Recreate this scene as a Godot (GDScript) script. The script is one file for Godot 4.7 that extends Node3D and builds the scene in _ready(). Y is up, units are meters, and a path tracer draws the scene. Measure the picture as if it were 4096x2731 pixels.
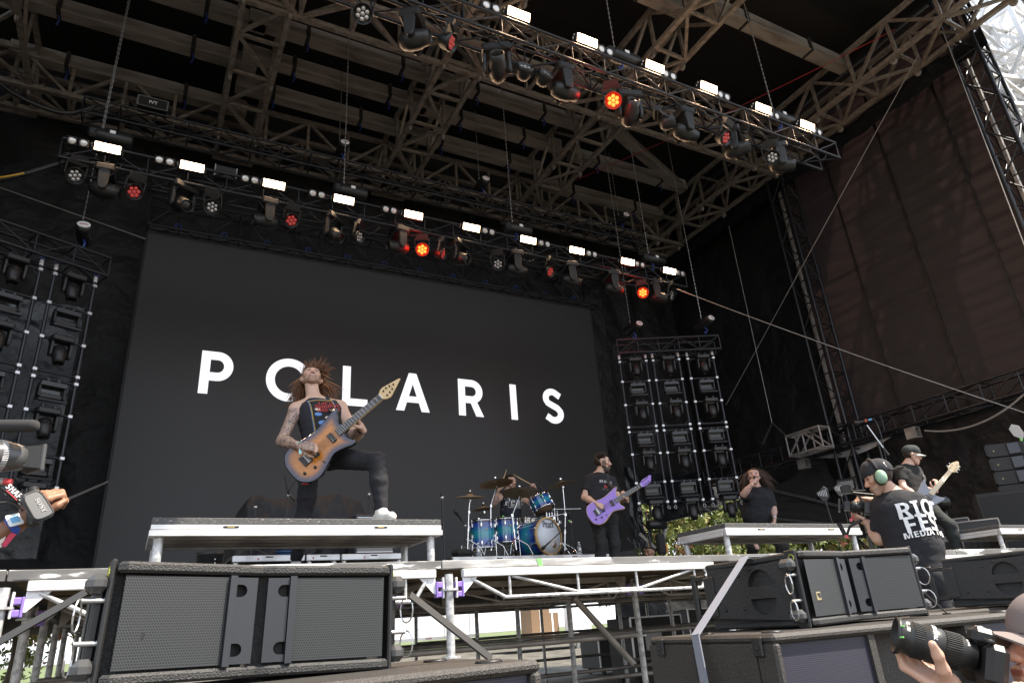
extends Node3D
# Concert stage seen from the photographers' pit. World: x along the stage front, y up, the stage lies towards -z; metres.
var rng := RandomNumberGenerator.new()
var used := {}
var M := {}
var UNIT := {}
var noi := FastNoiseLite.new()
const DECK := 1.45

func _ready():
	rng.seed = 7
	noi.seed = 3
	noi.frequency = 1.0
	camera_sky_sun()
	materials()
	ground_and_park()
	stage()
	roof()
	side_walls()
	light_trusses()
	led_screen()
	light_ladders()
	risers_and_backline()
	drum_kit()
	pit_speakers()
	side_stage()
	people()
	cables()

func camera_sky_sun():
	var cam := Camera3D.new()
	cam.name = "camera"
	var yaw := 0.508388351
	var pitch := 0.396088447
	var roll := -0.072384052
	var fwd := Vector3(sin(yaw) * cos(pitch), sin(pitch), -cos(yaw) * cos(pitch))
	var right := Vector3(cos(yaw), 0, sin(yaw))
	var up := right.cross(fwd)
	var r2 := right * cos(roll) + up * sin(roll)
	var u2 := up * cos(roll) - right * sin(roll)
	cam.transform = Transform3D(Basis(r2, u2, -fwd), Vector3(0, 1.0, 0))
	cam.fov = 53.13
	cam.near = 0.05
	cam.far = 400.0
	add_child(cam)
	cam.current = true
	var sky := ProceduralSkyMaterial.new()
	sky.sky_top_color = Color(0.84, 0.90, 0.98)
	sky.sky_horizon_color = Color(0.98, 0.985, 1.0)
	sky.sky_curve = 0.25
	sky.ground_bottom_color = Color(0.42, 0.40, 0.38)
	sky.ground_horizon_color = Color(0.70, 0.70, 0.70)
	sky.sky_energy_multiplier = 1.0
	var sk := Sky.new()
	sk.sky_material = sky
	var e := Environment.new()
	e.background_mode = Environment.BG_SKY
	e.sky = sk
	e.background_energy_multiplier = SKY_E
	e.tonemap_mode = Environment.TONE_MAPPER_LINEAR
	e.tonemap_exposure = EXPO
	e.sdfgi_enabled = true
	e.ssao_enabled = true
	e.ssil_enabled = true
	var we := WorldEnvironment.new()
	we.name = "world_environment"
	we.environment = e
	add_child(we)
	var sun := DirectionalLight3D.new()
	sun.name = "sun"
	sun.light_energy = 1.6
	sun.light_color = Color(1.0, 0.955, 0.89)
	sun.light_angular_distance = 0.5
	sun.shadow_enabled = true
	add_child(sun)
	sun.look_at_from_position(Vector3(0.50, 1.0, 0.46), Vector3.ZERO)

const SKY_E := 1.0
const EXPO := 2.15

# ------------------------------------------------------------------ names, things, parts
func numbered(n: String) -> String:
	if not used.has(n):
		used[n] = 0
		return n
	used[n] += 1
	return "%s_%03d" % [n, used[n]]

func tag(o: Node, label := "", category := "", group := "", kind := ""):
	for kv in [["label", label], ["category", category], ["group", group], ["kind", kind]]:
		if kv[1] != "":
			o.set_meta(kv[0], kv[1])
	return o

func thing(called: String, label: String, category: String, at := Vector3.ZERO, group := "") -> Node3D:
	var o := Node3D.new()
	o.name = numbered(called)
	add_child(o)
	o.position = at
	return tag(o, label, category, group)

func copy_of(o: Node3D, xf: Transform3D, label: String, group := "") -> Node3D:
	var c: Node3D = o.duplicate()
	c.name = numbered(base_name(o))
	add_child(c)
	c.transform = xf
	c.set_meta("label", label)
	if group != "":
		c.set_meta("group", group)
	return c

func base_name(o: Node) -> String:
	var s := String(o.name)
	var k := s.rfind("_")
	if k > 0 and s.substr(k + 1).is_valid_int():
		return s.substr(0, k)
	return s

func rebase(o: Node3D, at: Vector3):
	for c in o.get_children():
		if c is Node3D:
			c.position -= at
	o.position = at

func part(called: String, m: Mesh, mat: Material, parent: Node, xf := Transform3D()) -> MeshInstance3D:
	var o := MeshInstance3D.new()
	o.mesh = m
	if mat:
		o.material_override = mat
	if parent == self:
		o.name = numbered(called)
		add_child(o)
	else:
		o.name = called
		parent.add_child(o, true)
	o.transform = xf
	return o

func ustr(called: String, m: Mesh, mat: Material, xf := Transform3D()) -> MeshInstance3D:
	var o := part(called, m, mat, self, xf)
	o.set_meta("kind", "structure")
	return o

func unit(kind: String) -> Mesh:
	if not UNIT.has(kind):
		if kind == "box":
			UNIT[kind] = BoxMesh.new()
		elif kind == "cbox":
			UNIT[kind] = rbox(Vector3.ONE, 0.08).commit()
		elif kind == "tube":
			var c := CylinderMesh.new()
			c.top_radius = 0.5
			c.bottom_radius = 0.5
			c.height = 1.0
			c.radial_segments = 10
			c.rings = 1
			UNIT[kind] = c
		elif kind == "ball":
			var s := SphereMesh.new()
			s.radius = 0.5
			s.height = 1.0
			s.radial_segments = 16
			s.rings = 9
			UNIT[kind] = s
	return UNIT[kind]

func along(a: Vector3, b: Vector3, hint := Vector3.UP) -> Basis:   # y axis runs from a to b
	var y := (b - a).normalized()
	var h := hint
	if absf(y.dot(h)) > 0.98:
		h = Vector3.RIGHT if absf(y.x) < 0.9 else Vector3.BACK
	var x := y.cross(h).normalized()
	return Basis(x, y, x.cross(y))

# a straight bar (w x d) or round tube between two points of the parent's space
func bar(called: String, a: Vector3, b: Vector3, w: float, d: float, mat: Material, parent: Node, kind := "box", hint := Vector3.UP) -> MeshInstance3D:
	var bs := along(a, b, hint)
	var l := a.distance_to(b)
	return part(called, unit(kind), mat, parent, Transform3D(Basis(bs.x * w, bs.y * l, bs.z * d), (a + b) * 0.5))

func tube(called: String, a: Vector3, b: Vector3, dia: float, mat: Material, parent: Node) -> MeshInstance3D:
	return bar(called, a, b, dia, dia, mat, parent, "tube")

func box(called: String, c: Vector3, size: Vector3, mat: Material, parent: Node, rot := Basis()) -> MeshInstance3D:
	return part(called, unit("box"), mat, parent, Transform3D(rot * Basis.from_scale(size), c))

# ------------------------------------------------------------------ mesh shapes
func st() -> SurfaceTool:
	var s := SurfaceTool.new()
	s.begin(Mesh.PRIMITIVE_TRIANGLES)
	return s

func done(s: SurfaceTool) -> ArrayMesh:
	s.generate_normals()
	return s.commit()

func tri(s: SurfaceTool, a: Vector3, b: Vector3, c: Vector3):
	s.add_vertex(a); s.add_vertex(b); s.add_vertex(c)

func quad(s: SurfaceTool, a: Vector3, b: Vector3, c: Vector3, d: Vector3):   # clockwise seen from the front
	tri(s, a, b, c); tri(s, a, c, d)

func uquad(s: SurfaceTool, p: Array, uv: Array):
	for i in [0, 1, 2, 0, 2, 3]:
		s.set_uv(uv[i]); s.add_vertex(p[i])

# a box with chamfered edges
func rbox(size: Vector3, b: float, xf := Transform3D(), s: SurfaceTool = null) -> SurfaceTool:
	var made := s == null
	if made:
		s = st()
	s.set_smooth_group(-1)
	var h := size * 0.5
	var ax := [Vector3.RIGHT, Vector3.UP, Vector3.BACK]
	var P := func(sx: float, sy: float, sz: float, f: int) -> Vector3:
		var v := Vector3(sx * h.x, sy * h.y, sz * h.z)
		var k := Vector3(sx, sy, sz) * b
		if f != 0: v.x -= k.x
		if f != 1: v.y -= k.y
		if f != 2: v.z -= k.z
		return xf * v
	var out := func(p: Array, nrm: Vector3):
		var n: Vector3 = (p[1] - p[0]).cross(p[2] - p[0])
		if n.dot(xf.basis * nrm) > 0.0:
			p.reverse()
		for i in range(1, p.size() - 1):
			tri(s, p[0], p[i], p[i + 1])
	for f in 3:
		var u := (f + 1) % 3
		var w := (f + 2) % 3
		for sg in [-1.0, 1.0]:
			var p := []
			for q in [[-1.0, -1.0], [1.0, -1.0], [1.0, 1.0], [-1.0, 1.0]]:
				var c := [0.0, 0.0, 0.0]
				c[f] = sg; c[u] = q[0]; c[w] = q[1]
				p.append(P.call(c[0], c[1], c[2], f))
			out.call(p, ax[f] * sg)
			if f < 3:
				for sg2 in [-1.0, 1.0]:
					var e := []
					for t in [-1.0, 1.0]:
						var c := [0.0, 0.0, 0.0]
						c[f] = sg; c[u] = sg2; c[w] = t
						e.append(c)
					out.call([P.call(e[0][0], e[0][1], e[0][2], f), P.call(e[1][0], e[1][1], e[1][2], f), P.call(e[1][0], e[1][1], e[1][2], u), P.call(e[0][0], e[0][1], e[0][2], u)], ax[f] * sg + ax[u] * sg2)
	for sx in [-1.0, 1.0]:
		for sy in [-1.0, 1.0]:
			for sz in [-1.0, 1.0]:
				out.call([P.call(sx, sy, sz, 0), P.call(sx, sy, sz, 1), P.call(sx, sy, sz, 2)], Vector3(sx, sy, sz))
	if made:
		s.generate_normals()
	return s

func rb(size: Vector3, b := 0.01, xf := Transform3D()) -> ArrayMesh:
	return rbox(size, b, xf).commit()

# turned shape about the local y axis; profile of (radius, y) from the bottom up
func lathe(prof: Array, n := 20, xf := Transform3D(), s: SurfaceTool = null, smooth := true) -> SurfaceTool:
	if s == null:
		s = st()
	s.set_smooth_group(0 if smooth else -1)
	for i in prof.size() - 1:
		for j in n:
			var a0 := TAU * j / n
			var a1 := TAU * (j + 1) / n
			var p := [xf * Vector3(cos(a0) * prof[i].x, prof[i].y, sin(a0) * prof[i].x), xf * Vector3(cos(a1) * prof[i].x, prof[i].y, sin(a1) * prof[i].x), xf * Vector3(cos(a1) * prof[i + 1].x, prof[i + 1].y, sin(a1) * prof[i + 1].x), xf * Vector3(cos(a0) * prof[i + 1].x, prof[i + 1].y, sin(a0) * prof[i + 1].x)]
			if prof[i].x > 0.0001:
				tri(s, p[0], p[1], p[2])
			if prof[i + 1].x > 0.0001:
				tri(s, p[0], p[2], p[3])
	return s

func V(x: float, y: float) -> Vector2:
	return Vector2(x, y)

# a tube along a path; r may be a number or a list of radii
func sweep(pts: Array, r, n := 6, s: SurfaceTool = null) -> SurfaceTool:
	if s == null:
		s = st()
	s.set_smooth_group(0)
	var rings := []
	var x := Vector3.ZERO
	for i in pts.size():
		var d: Vector3 = (pts[mini(i + 1, pts.size() - 1)] - pts[maxi(i - 1, 0)]).normalized()
		if x == Vector3.ZERO:
			x = d.cross(Vector3.UP if absf(d.y) < 0.9 else Vector3.RIGHT).normalized()
		else:
			x = (x - d * x.dot(d)).normalized()
		var y := d.cross(x)
		var rad: float = r[i] if r is Array else r
		var ring := []
		for j in n:
			var a := TAU * j / n
			ring.append(pts[i] + (x * cos(a) + y * sin(a)) * rad)
		rings.append(ring)
	for i in pts.size() - 1:
		for j in n:
			var k := (j + 1) % n
			quad(s, rings[i][j], rings[i + 1][j], rings[i + 1][k], rings[i][k])
	for j in range(1, n - 1):
		tri(s, rings[0][0], rings[0][j], rings[0][j + 1])
		tri(s, rings[-1][0], rings[-1][j + 1], rings[-1][j])
	return s

func curve(pts: Array, n := 6) -> Array:   # Catmull-Rom through the points
	var o := []
	for i in pts.size() - 1:
		var p0: Vector3 = pts[maxi(i - 1, 0)]
		var p3: Vector3 = pts[mini(i + 2, pts.size() - 1)]
		for k in n:
			o.append(pts[i].cubic_interpolate(pts[i + 1], p0, p3, float(k) / n))
	o.append(pts[-1])
	return o

func sag(a: Vector3, b: Vector3, drop: float, n := 10) -> Array:
	var o := []
	for i in n + 1:
		var t := float(i) / n
		o.append(a.lerp(b, t) - Vector3(0, 4.0 * drop * t * (1.0 - t), 0))
	return o

# an outline in the local xy plane pushed out from z0 to z1, with a chamfer at the front (z1) and back
func prism(poly: PackedVector2Array, z0: float, z1: float, bev := 0.0, xf := Transform3D(), s: SurfaceTool = null) -> SurfaceTool:
	if s == null:
		s = st()
	s.set_smooth_group(-1)
	if Geometry2D.is_polygon_clockwise(poly):
		poly = poly.duplicate()
		poly.reverse()
	var face := poly
	if bev > 0.0:
		var n := poly.size()
		face = PackedVector2Array()
		for i in n:
			var d0 := (poly[i] - poly[(i + n - 1) % n]).normalized()
			var d1 := (poly[(i + 1) % n] - poly[i]).normalized()
			var nn := (Vector2(-d0.y, d0.x) + Vector2(-d1.y, d1.x))
			nn = nn.normalized() * minf(1.0 / maxf(0.35, nn.length() * 0.5), 2.0)
			face.append(poly[i] + nn * bev)
	var ix := Geometry2D.triangulate_polygon(face)
	if ix.is_empty():
		face = poly
		ix = Geometry2D.triangulate_polygon(face)
	for i in range(0, ix.size(), 3):
		var a := face[ix[i]]
		var b := face[ix[i + 1]]
		var c := face[ix[i + 2]]
		if (b - a).cross(c - a) > 0.0:
			var t := b
			b = c
			c = t
		for v in [a, b, c]:
			s.set_uv(v)
			s.add_vertex(xf * Vector3(v.x, v.y, z1))
		for v in [a, c, b]:
			s.set_uv(v)
			s.add_vertex(xf * Vector3(v.x, v.y, z0))
	var m := poly.size()
	for i in m:
		var k := (i + 1) % m
		var rows := [[poly, z0 + bev], [poly, z1 - bev]] if bev <= 0.0 else [[face, z0], [poly, z0 + bev], [poly, z1 - bev], [face, z1]]
		for q in rows.size() - 1:
			var A: PackedVector2Array = rows[q][0]
			var B: PackedVector2Array = rows[q + 1][0]
			var za: float = rows[q][1]
			var zb: float = rows[q + 1][1]
			for v in [[A[i], za], [B[i], zb], [B[k], zb], [A[i], za], [B[k], zb], [A[k], za]]:
				s.set_uv(v[0])
				s.add_vertex(xf * Vector3(v[0].x, v[0].y, v[1]))
	return s

func smooth_poly(p: Array, n := 5) -> PackedVector2Array:   # closed Catmull-Rom outline
	var o := PackedVector2Array()
	var m := p.size()
	for i in m:
		for k in n:
			o.append(p[i].cubic_interpolate(p[(i + 1) % m], p[(i + m - 1) % m], p[(i + 2) % m], float(k) / n))
	return o

# ------------------------------------------------------------------ materials
func mat(called: String, lin: Color, rough := 0.6, metal := 0.0, spec := 0.5) -> StandardMaterial3D:
	var m := StandardMaterial3D.new()
	m.resource_name = called
	m.albedo_color = lin.linear_to_srgb()
	m.roughness = rough
	m.metallic = metal
	m.metallic_specular = spec
	M[called] = m
	return m

func noise_tex(freq: float, ramp: Array, seed_ := 1, size := 256, normal := false, strength := 4.0, oct := 4) -> NoiseTexture2D:
	var f := FastNoiseLite.new()
	f.seed = seed_
	f.frequency = freq
	f.noise_type = FastNoiseLite.TYPE_SIMPLEX_SMOOTH
	f.fractal_octaves = oct
	var t := NoiseTexture2D.new()
	t.width = size
	t.height = size
	t.seamless = true
	t.noise = f
	t.as_normal_map = normal
	t.bump_strength = strength
	if ramp.size():
		var g := Gradient.new()
		g.offsets = PackedFloat32Array(ramp.map(func(x): return x[0]))
		g.colors = PackedColorArray(ramp.map(func(x): return x[1].linear_to_srgb()))
		t.color_ramp = g
	return t

func tri_tex(m: StandardMaterial3D, t: Texture2D, per_metre: float, world := true, stretch := Vector3.ONE):
	m.albedo_texture = t
	m.albedo_color = Color.WHITE
	m.uv1_triplanar = true
	m.uv1_world_triplanar = world
	m.uv1_scale = stretch * per_metre
	return m

func relief(m: StandardMaterial3D, t: Texture2D, amount := 1.0):
	m.normal_enabled = true
	m.normal_texture = t
	m.normal_scale = amount
	return m

func grey(v: float, warm := 0.0) -> Color:
	return Color(v * (1.0 + warm), v, v * (1.0 - warm))

func glow(called: String, c: Color, e: float) -> StandardMaterial3D:
	var m := mat(called, Color(0.1, 0.1, 0.1), 0.5)
	m.emission_enabled = true
	m.emission = c
	m.emission_energy_multiplier = e
	return m

func dots(size: int, cell: int, hole: Color, metal: Color, rad: float) -> ImageTexture:   # a perforated sheet, staggered round holes
	var im := Image.create(size, size, false, Image.FORMAT_RGB8)
	for y in size:
		for x in size:
			var row := int(floor(float(y) / cell))
			var off := 0.5 * cell if row % 2 == 1 else 0.0
			var u := fposmod(x + off, cell) / cell - 0.5
			var v := fposmod(float(y), cell) / cell - 0.5
			var d := sqrt(u * u + v * v)
			im.set_pixel(x, y, hole.lerp(metal, smoothstep(rad - 0.08, rad + 0.08, d)).linear_to_srgb())
	im.generate_mipmaps()
	return ImageTexture.create_from_image(im)

func materials():
	var fine := noise_tex(0.09, [], 11, 256, true, 5.0)
	var coarse := noise_tex(0.02, [], 12, 256, true, 7.0)
	# rough paint of the speaker cabinets
	var m := mat("cabinet_paint", grey(0.020), 0.58)
	tri_tex(m, noise_tex(0.05, [[0.3, grey(0.021)], [0.62, grey(0.03, 0.04)], [0.72, grey(0.05, 0.03)], [0.8, grey(0.026)]], 5), 9.0, false)
	relief(m, fine, 0.9)
	m = mat("cabinet_brown", grey(0.03, 0.1), 0.6)
	tri_tex(m, noise_tex(0.05, [[0.3, grey(0.028, 0.12)], [0.62, grey(0.038, 0.12)], [0.74, grey(0.07, 0.1)], [0.82, grey(0.032, 0.1)]], 6), 9.0, false)
	relief(m, fine, 0.9)
	mat("black_plastic", grey(0.013), 0.45)
	mat("panel_plastic", Color(0.026, 0.028, 0.033), 0.38)
	mat("black_metal", grey(0.016), 0.42, 0.0)
	mat("truss_black", Color(0.017, 0.018, 0.022), 0.38, 0.2)
	mat("rubber", grey(0.012), 0.7)
	mat("cable_black", grey(0.012), 0.5)
	m = mat("grille", grey(0.03), 0.55)
	m.albedo_color = Color.WHITE
	m.albedo_texture = dots(128, 16, grey(0.004), Color(0.034, 0.037, 0.040), 0.34)
	m.uv1_scale = Vector3(22, 22, 1)
	m = mat("grille_violet", grey(0.03), 0.55)
	m.albedo_color = Color.WHITE
	m.albedo_texture = dots(128, 16, Color(0.006, 0.006, 0.011), Color(0.042, 0.040, 0.062), 0.34)
	m.uv1_scale = Vector3(22, 22, 1)
	# metals
	m = mat("galvanised", grey(0.5), 0.42, 0.35)
	tri_tex(m, noise_tex(0.03, [[0.25, grey(0.30)], [0.45, grey(0.5)], [0.7, grey(0.62)], [0.85, grey(0.36)]], 21), 1.6)
	m = mat("aluminium", grey(0.62), 0.38, 0.3)
	tri_tex(m, noise_tex(0.012, [[0.2, grey(0.50, 0.01)], [0.5, grey(0.66)], [0.8, grey(0.72)], [0.95, grey(0.5, 0.03)]], 22), 0.9)
	m = mat("aluminium_dull", grey(0.3, 0.08), 0.5, 0.3)
	tri_tex(m, noise_tex(0.012, [[0.2, grey(0.20, 0.1)], [0.5, grey(0.29, 0.08)], [0.8, grey(0.34, 0.08)]], 23), 0.9)
	m = mat("roof_alloy", grey(0.3, 0.14), 0.5, 0.25)
	tri_tex(m, noise_tex(0.02, [[0.2, grey(0.17, 0.16)], [0.5, grey(0.26, 0.13)], [0.75, grey(0.31, 0.12)], [0.9, grey(0.2, 0.2)]], 24), 0.8)
	m = mat("roof_beam", grey(0.3, 0.12), 0.6, 0.15)
	tri_tex(m, noise_tex(0.014, [[0.15, grey(0.16, 0.15)], [0.4, grey(0.24, 0.12)], [0.65, grey(0.30, 0.10)], [0.8, grey(0.27, 0.13)], [0.9, grey(0.33, 0.1)]], 25), 0.5, true, Vector3(0.35, 1.6, 1.6))
	mat("chrome", grey(0.75), 0.12, 1.0)
	mat("steel", grey(0.5), 0.3, 0.8)
	mat("wire", grey(0.36, 0.05), 0.45, 0.4)
	m = mat("white_alloy", grey(0.7), 0.45, 0.1)
	mat("clamp_violet", Color(0.26, 0.17, 0.52), 0.45)
	# stage boards
	m = mat("deck_edge", grey(0.1), 0.7)
	tri_tex(m, noise_tex(0.016, [[0.0, grey(0.085, 0.02)], [0.55, grey(0.12, 0.02)], [0.66, grey(0.2)], [0.685, grey(0.62)], [1.0, grey(0.7)]], 31, 512, false, 4.0, 5), 0.8, true, Vector3(0.35, 1.6, 1.0))
	m = mat("deck_edge_pale", grey(0.2), 0.75)
	tri_tex(m, noise_tex(0.016, [[0.0, grey(0.14, 0.03)], [0.5, grey(0.30, 0.02)], [0.66, grey(0.42)], [0.72, grey(0.6)], [1.0, grey(0.65)]], 32, 512, false, 4.0, 5), 0.8, true, Vector3(0.3, 2.2, 1.0))
	m = mat("deck_top", grey(0.06), 0.7)
	tri_tex(m, noise_tex(0.02, [[0.3, grey(0.045)], [0.6, grey(0.07)], [0.8, grey(0.1)]], 33), 0.7)
	m = mat("plywood", Color(0.13, 0.10, 0.06), 0.8)
	tri_tex(m, noise_tex(0.02, [[0.2, Color(0.07, 0.055, 0.03)], [0.5, Color(0.13, 0.10, 0.06)], [0.8, Color(0.19, 0.15, 0.09)]], 34), 0.6, true, Vector3(0.3, 1, 2.5))
	# cloth
	m = mat("backdrop", grey(0.0085), 0.62)
	tri_tex(m, noise_tex(0.01, [[0.2, grey(0.006)], [0.6, grey(0.0095)], [0.9, grey(0.013)]], 41), 0.3)
	relief(m, coarse, 0.5)
	m = mat("tarp", Color(0.022, 0.016, 0.015), 0.62)
	relief(m, coarse, 0.15)
	m = mat("vinyl", Color(0.008, 0.010, 0.013), 0.3)
	relief(m, coarse, 0.25)
	m.uv1_triplanar = true
	m.uv1_world_triplanar = true
	m.uv1_scale = Vector3(0.9, 0.9, 0.9)
	mat("roof_skin", grey(0.012), 0.75)
	mat("grey_cloth", grey(0.09), 0.8)
	mat("dark_cloth", grey(0.022), 0.85)
	# lamps
	glow("strobe_glow", Color(1.0, 0.83, 0.66), 9.0)
	glow("red_glow", Color(1.0, 0.13, 0.03), 5.0)
	glow("red_core", Color(1.0, 0.30, 0.08), 4.5)
	glow("red_dim", Color(1.0, 0.14, 0.06), 0.14)
	m = mat("lens", grey(0.35), 0.08, 0.6)
	mat("lens_pale", grey(0.55, 0.04), 0.2, 0.5)
	mat("lens_dark", grey(0.012), 0.05)
	mat("label_white", grey(0.75), 0.5)
	mat("blue_hook", Color(0.02, 0.05, 0.25), 0.4)
	mat("tape_green", Color(0.2, 0.62, 0.15), 0.6)
	mat("strap_grey", Color(0.21, 0.22, 0.26), 0.6)
	mat("strap_black", grey(0.022), 0.55)
	mat("rope", Color(0.42, 0.36, 0.22), 0.8)
	# screen
	m = mat("screen", grey(0.030), 0.55)
	tri_tex(m, noise_tex(0.2, [[0.2, grey(0.031)], [0.8, grey(0.036)]], 51), 6.0)
	mat("screen_edge", grey(0.012), 0.6)
	glow("screen_letter", Color(0.97, 0.97, 1.0), 0.52)
	# people
	mat("jeans", Color(0.012, 0.0125, 0.017), 0.8)
	mat("tee_black", Color(0.011, 0.0115, 0.016), 0.82)
	mat("black_gloss", grey(0.01), 0.12)
	mat("maple", Color(0.62, 0.44, 0.22), 0.4)
	mat("rosewood", Color(0.02, 0.017, 0.015), 0.45)
	mat("flight_case", grey(0.02), 0.5)
	mat("white_paint", grey(0.75), 0.5)

const ORD := ["first", "second", "third", "fourth", "fifth", "sixth", "seventh", "eighth", "ninth", "tenth", "eleventh", "twelfth"]

func nth(i: int, n: int, end := "left") -> String:
	if i == 0:
		return "leftmost"
	if i == n - 1:
		return "rightmost"
	return ORD[i] if i < ORD.size() else "one"

# ------------------------------------------------------------------ ground, park
func ground_and_park():
	var m := mat("ground_soil", Color(0.17, 0.15, 0.11), 0.95)
	tri_tex(m, noise_tex(0.02, [[0.2, Color(0.05, 0.045, 0.035)], [0.5, Color(0.09, 0.08, 0.06)], [0.8, Color(0.13, 0.115, 0.09)]], 61), 0.25)
	var p := PlaneMesh.new()
	p.size = Vector2(500, 500)
	ustr("ground", p, m)
	var g := mat("grass", Color(0.09, 0.12, 0.03), 0.9)
	tri_tex(g, noise_tex(0.05, [[0.2, Color(0.05, 0.08, 0.02)], [0.6, Color(0.11, 0.14, 0.04)], [0.85, Color(0.17, 0.17, 0.07)]], 62), 0.3)
	var gp := PlaneMesh.new()
	gp.size = Vector2(400, 180)
	ustr("park_grass", gp, g, Transform3D(Basis(), Vector3(20, 0.004, -125)))
	mat("bark", Color(0.07, 0.05, 0.035), 0.9)
	var lm := mat("leaf", Color(0.1, 0.14, 0.03), 0.6)
	lm.vertex_color_use_as_albedo = true
	lm.albedo_color = Color.WHITE
	lm.backlight_enabled = true
	lm.backlight = Color(0.30, 0.36, 0.08)
	# the leaf meshes: a small spray of five bent leaves
	var spray := st()
	spray.set_smooth_group(-1)
	for i in 5:
		var b := Basis(Vector3.UP, TAU * i / 5.0 + rng.randf()) * Basis(Vector3.RIGHT, rng.randf_range(-0.5, 0.9))
		var l := rng.randf_range(0.16, 0.26)
		var w := l * 0.32
		quad(spray, b * Vector3(0, 0, 0), b * Vector3(-w, 0.03, l * 0.45), b * Vector3(0, 0.0, l), b * Vector3(w, 0.03, l * 0.45))
	var leaf := done(spray)
	var spots := [
		[-9.0, -36.0, 8.5, 4.3, "broad green tree seen under the backdrop at far left, cut by the frame", 0.0], [-4.2, -40.0, 8.0, 4.0, "yellow-green tree seen under the backdrop left of the video screen", 0.15], [-1.2, -33.0, 6.2, 2.6, "smaller tree with reddish leaves beside the lower left corner of the screen", 0.55],
		[24.5, -38.0, 12.0, 5.0, "pale green tree seen right behind the guitarist in purple guitar's legs", 0.1], [32.0, -42.0, 11.5, 5.2, "tree with a forked dark trunk behind the gap between curtain and low platform", 0.2], [39.5, -38.0, 12.0, 5.2, "hazy green tree behind the left end of the singer's platform", 0.05],
		[47.0, -36.0, 10.5, 4.8, "tree seen below the grey scrim behind the singer", 0.3], [54.0, -34.0, 10.0, 4.8, "rightmost tree seen under the singer's platform", 0.2]]
	var k := 0
	for s in spots:
		tree(Vector3(s[0], 0, s[1]), s[2], s[3], s[4], s[5], leaf, k)
		k += 1
	truck_and_freight()

func tree(at: Vector3, h: float, r: float, label: String, autumn: float, leaf: Mesh, k: int):
	var o := thing("tree", label, "tree", at, "trees in the park behind the stage")
	var R := RandomNumberGenerator.new()
	R.seed = 100 + k
	var s := st()
	var fork := h * 0.3
	sweep(curve([Vector3(0, 0, 0), Vector3(0.08, fork * 0.5, 0.05), Vector3(-0.05, fork, 0)], 3), [0.34, 0.3, 0.28, 0.26, 0.25, 0.24, 0.22], 8, s)
	var tips := []
	for i in 9:
		var a := TAU * i / 9.0 + R.randf() * 0.5
		var out := r * R.randf_range(0.45, 0.85)
		var top := Vector3(cos(a) * out, h * R.randf_range(0.5, 0.88), sin(a) * out)
		var mid := Vector3(cos(a) * out * 0.4, fork + (top.y - fork) * 0.45, sin(a) * out * 0.4)
		var c := curve([Vector3(0, fork - 0.1, 0), mid, top], 4)
		var rad := []
		for q in c.size():
			rad.append(lerpf(0.14, 0.025, float(q) / (c.size() - 1)))
		sweep(c, rad, 5, s)
		tips.append(top)
		tips.append(mid.lerp(top, 0.5))
	part("trunk", done(s), M["bark"], o)
	var spots := []
	for t in tips:
		for q in 5:
			spots.append([t + Vector3(R.randfn(), R.randfn() * 0.7, R.randfn()) * r * 0.28, r * R.randf_range(0.13, 0.24)])
	var mm := MultiMesh.new()
	mm.transform_format = MultiMesh.TRANSFORM_3D
	mm.use_colors = true
	mm.mesh = leaf
	var N := 5200
	mm.instance_count = N
	for i in N:
		var c: Array = spots[R.randi() % spots.size()]
		var p: Vector3 = c[0] + Vector3(R.randfn(), R.randfn() * 0.75, R.randfn()) * c[1]
		var b := Basis(Quaternion.from_euler(Vector3(R.randf() * TAU, R.randf() * TAU, R.randf() * TAU))) * Basis.from_scale(Vector3.ONE * R.randf_range(0.8, 1.5))
		mm.set_instance_transform(i, Transform3D(b, p))
		var v := R.randf_range(0.75, 1.35)
		var col := Color(0.13, 0.17, 0.045).lerp(Color(0.22, 0.20, 0.05), R.randf() * 0.7)
		if R.randf() < autumn * 0.6:
			col = Color(0.28, 0.11, 0.06)
		mm.set_instance_color(i, Color(col.r * v, col.g * v, col.b * v))
	var mi := MultiMeshInstance3D.new()
	mi.name = "crown"
	mi.multimesh = mm
	mi.material_override = M["leaf"]
	mi.set_meta("kind", "stuff")
	o.add_child(mi)

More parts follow.
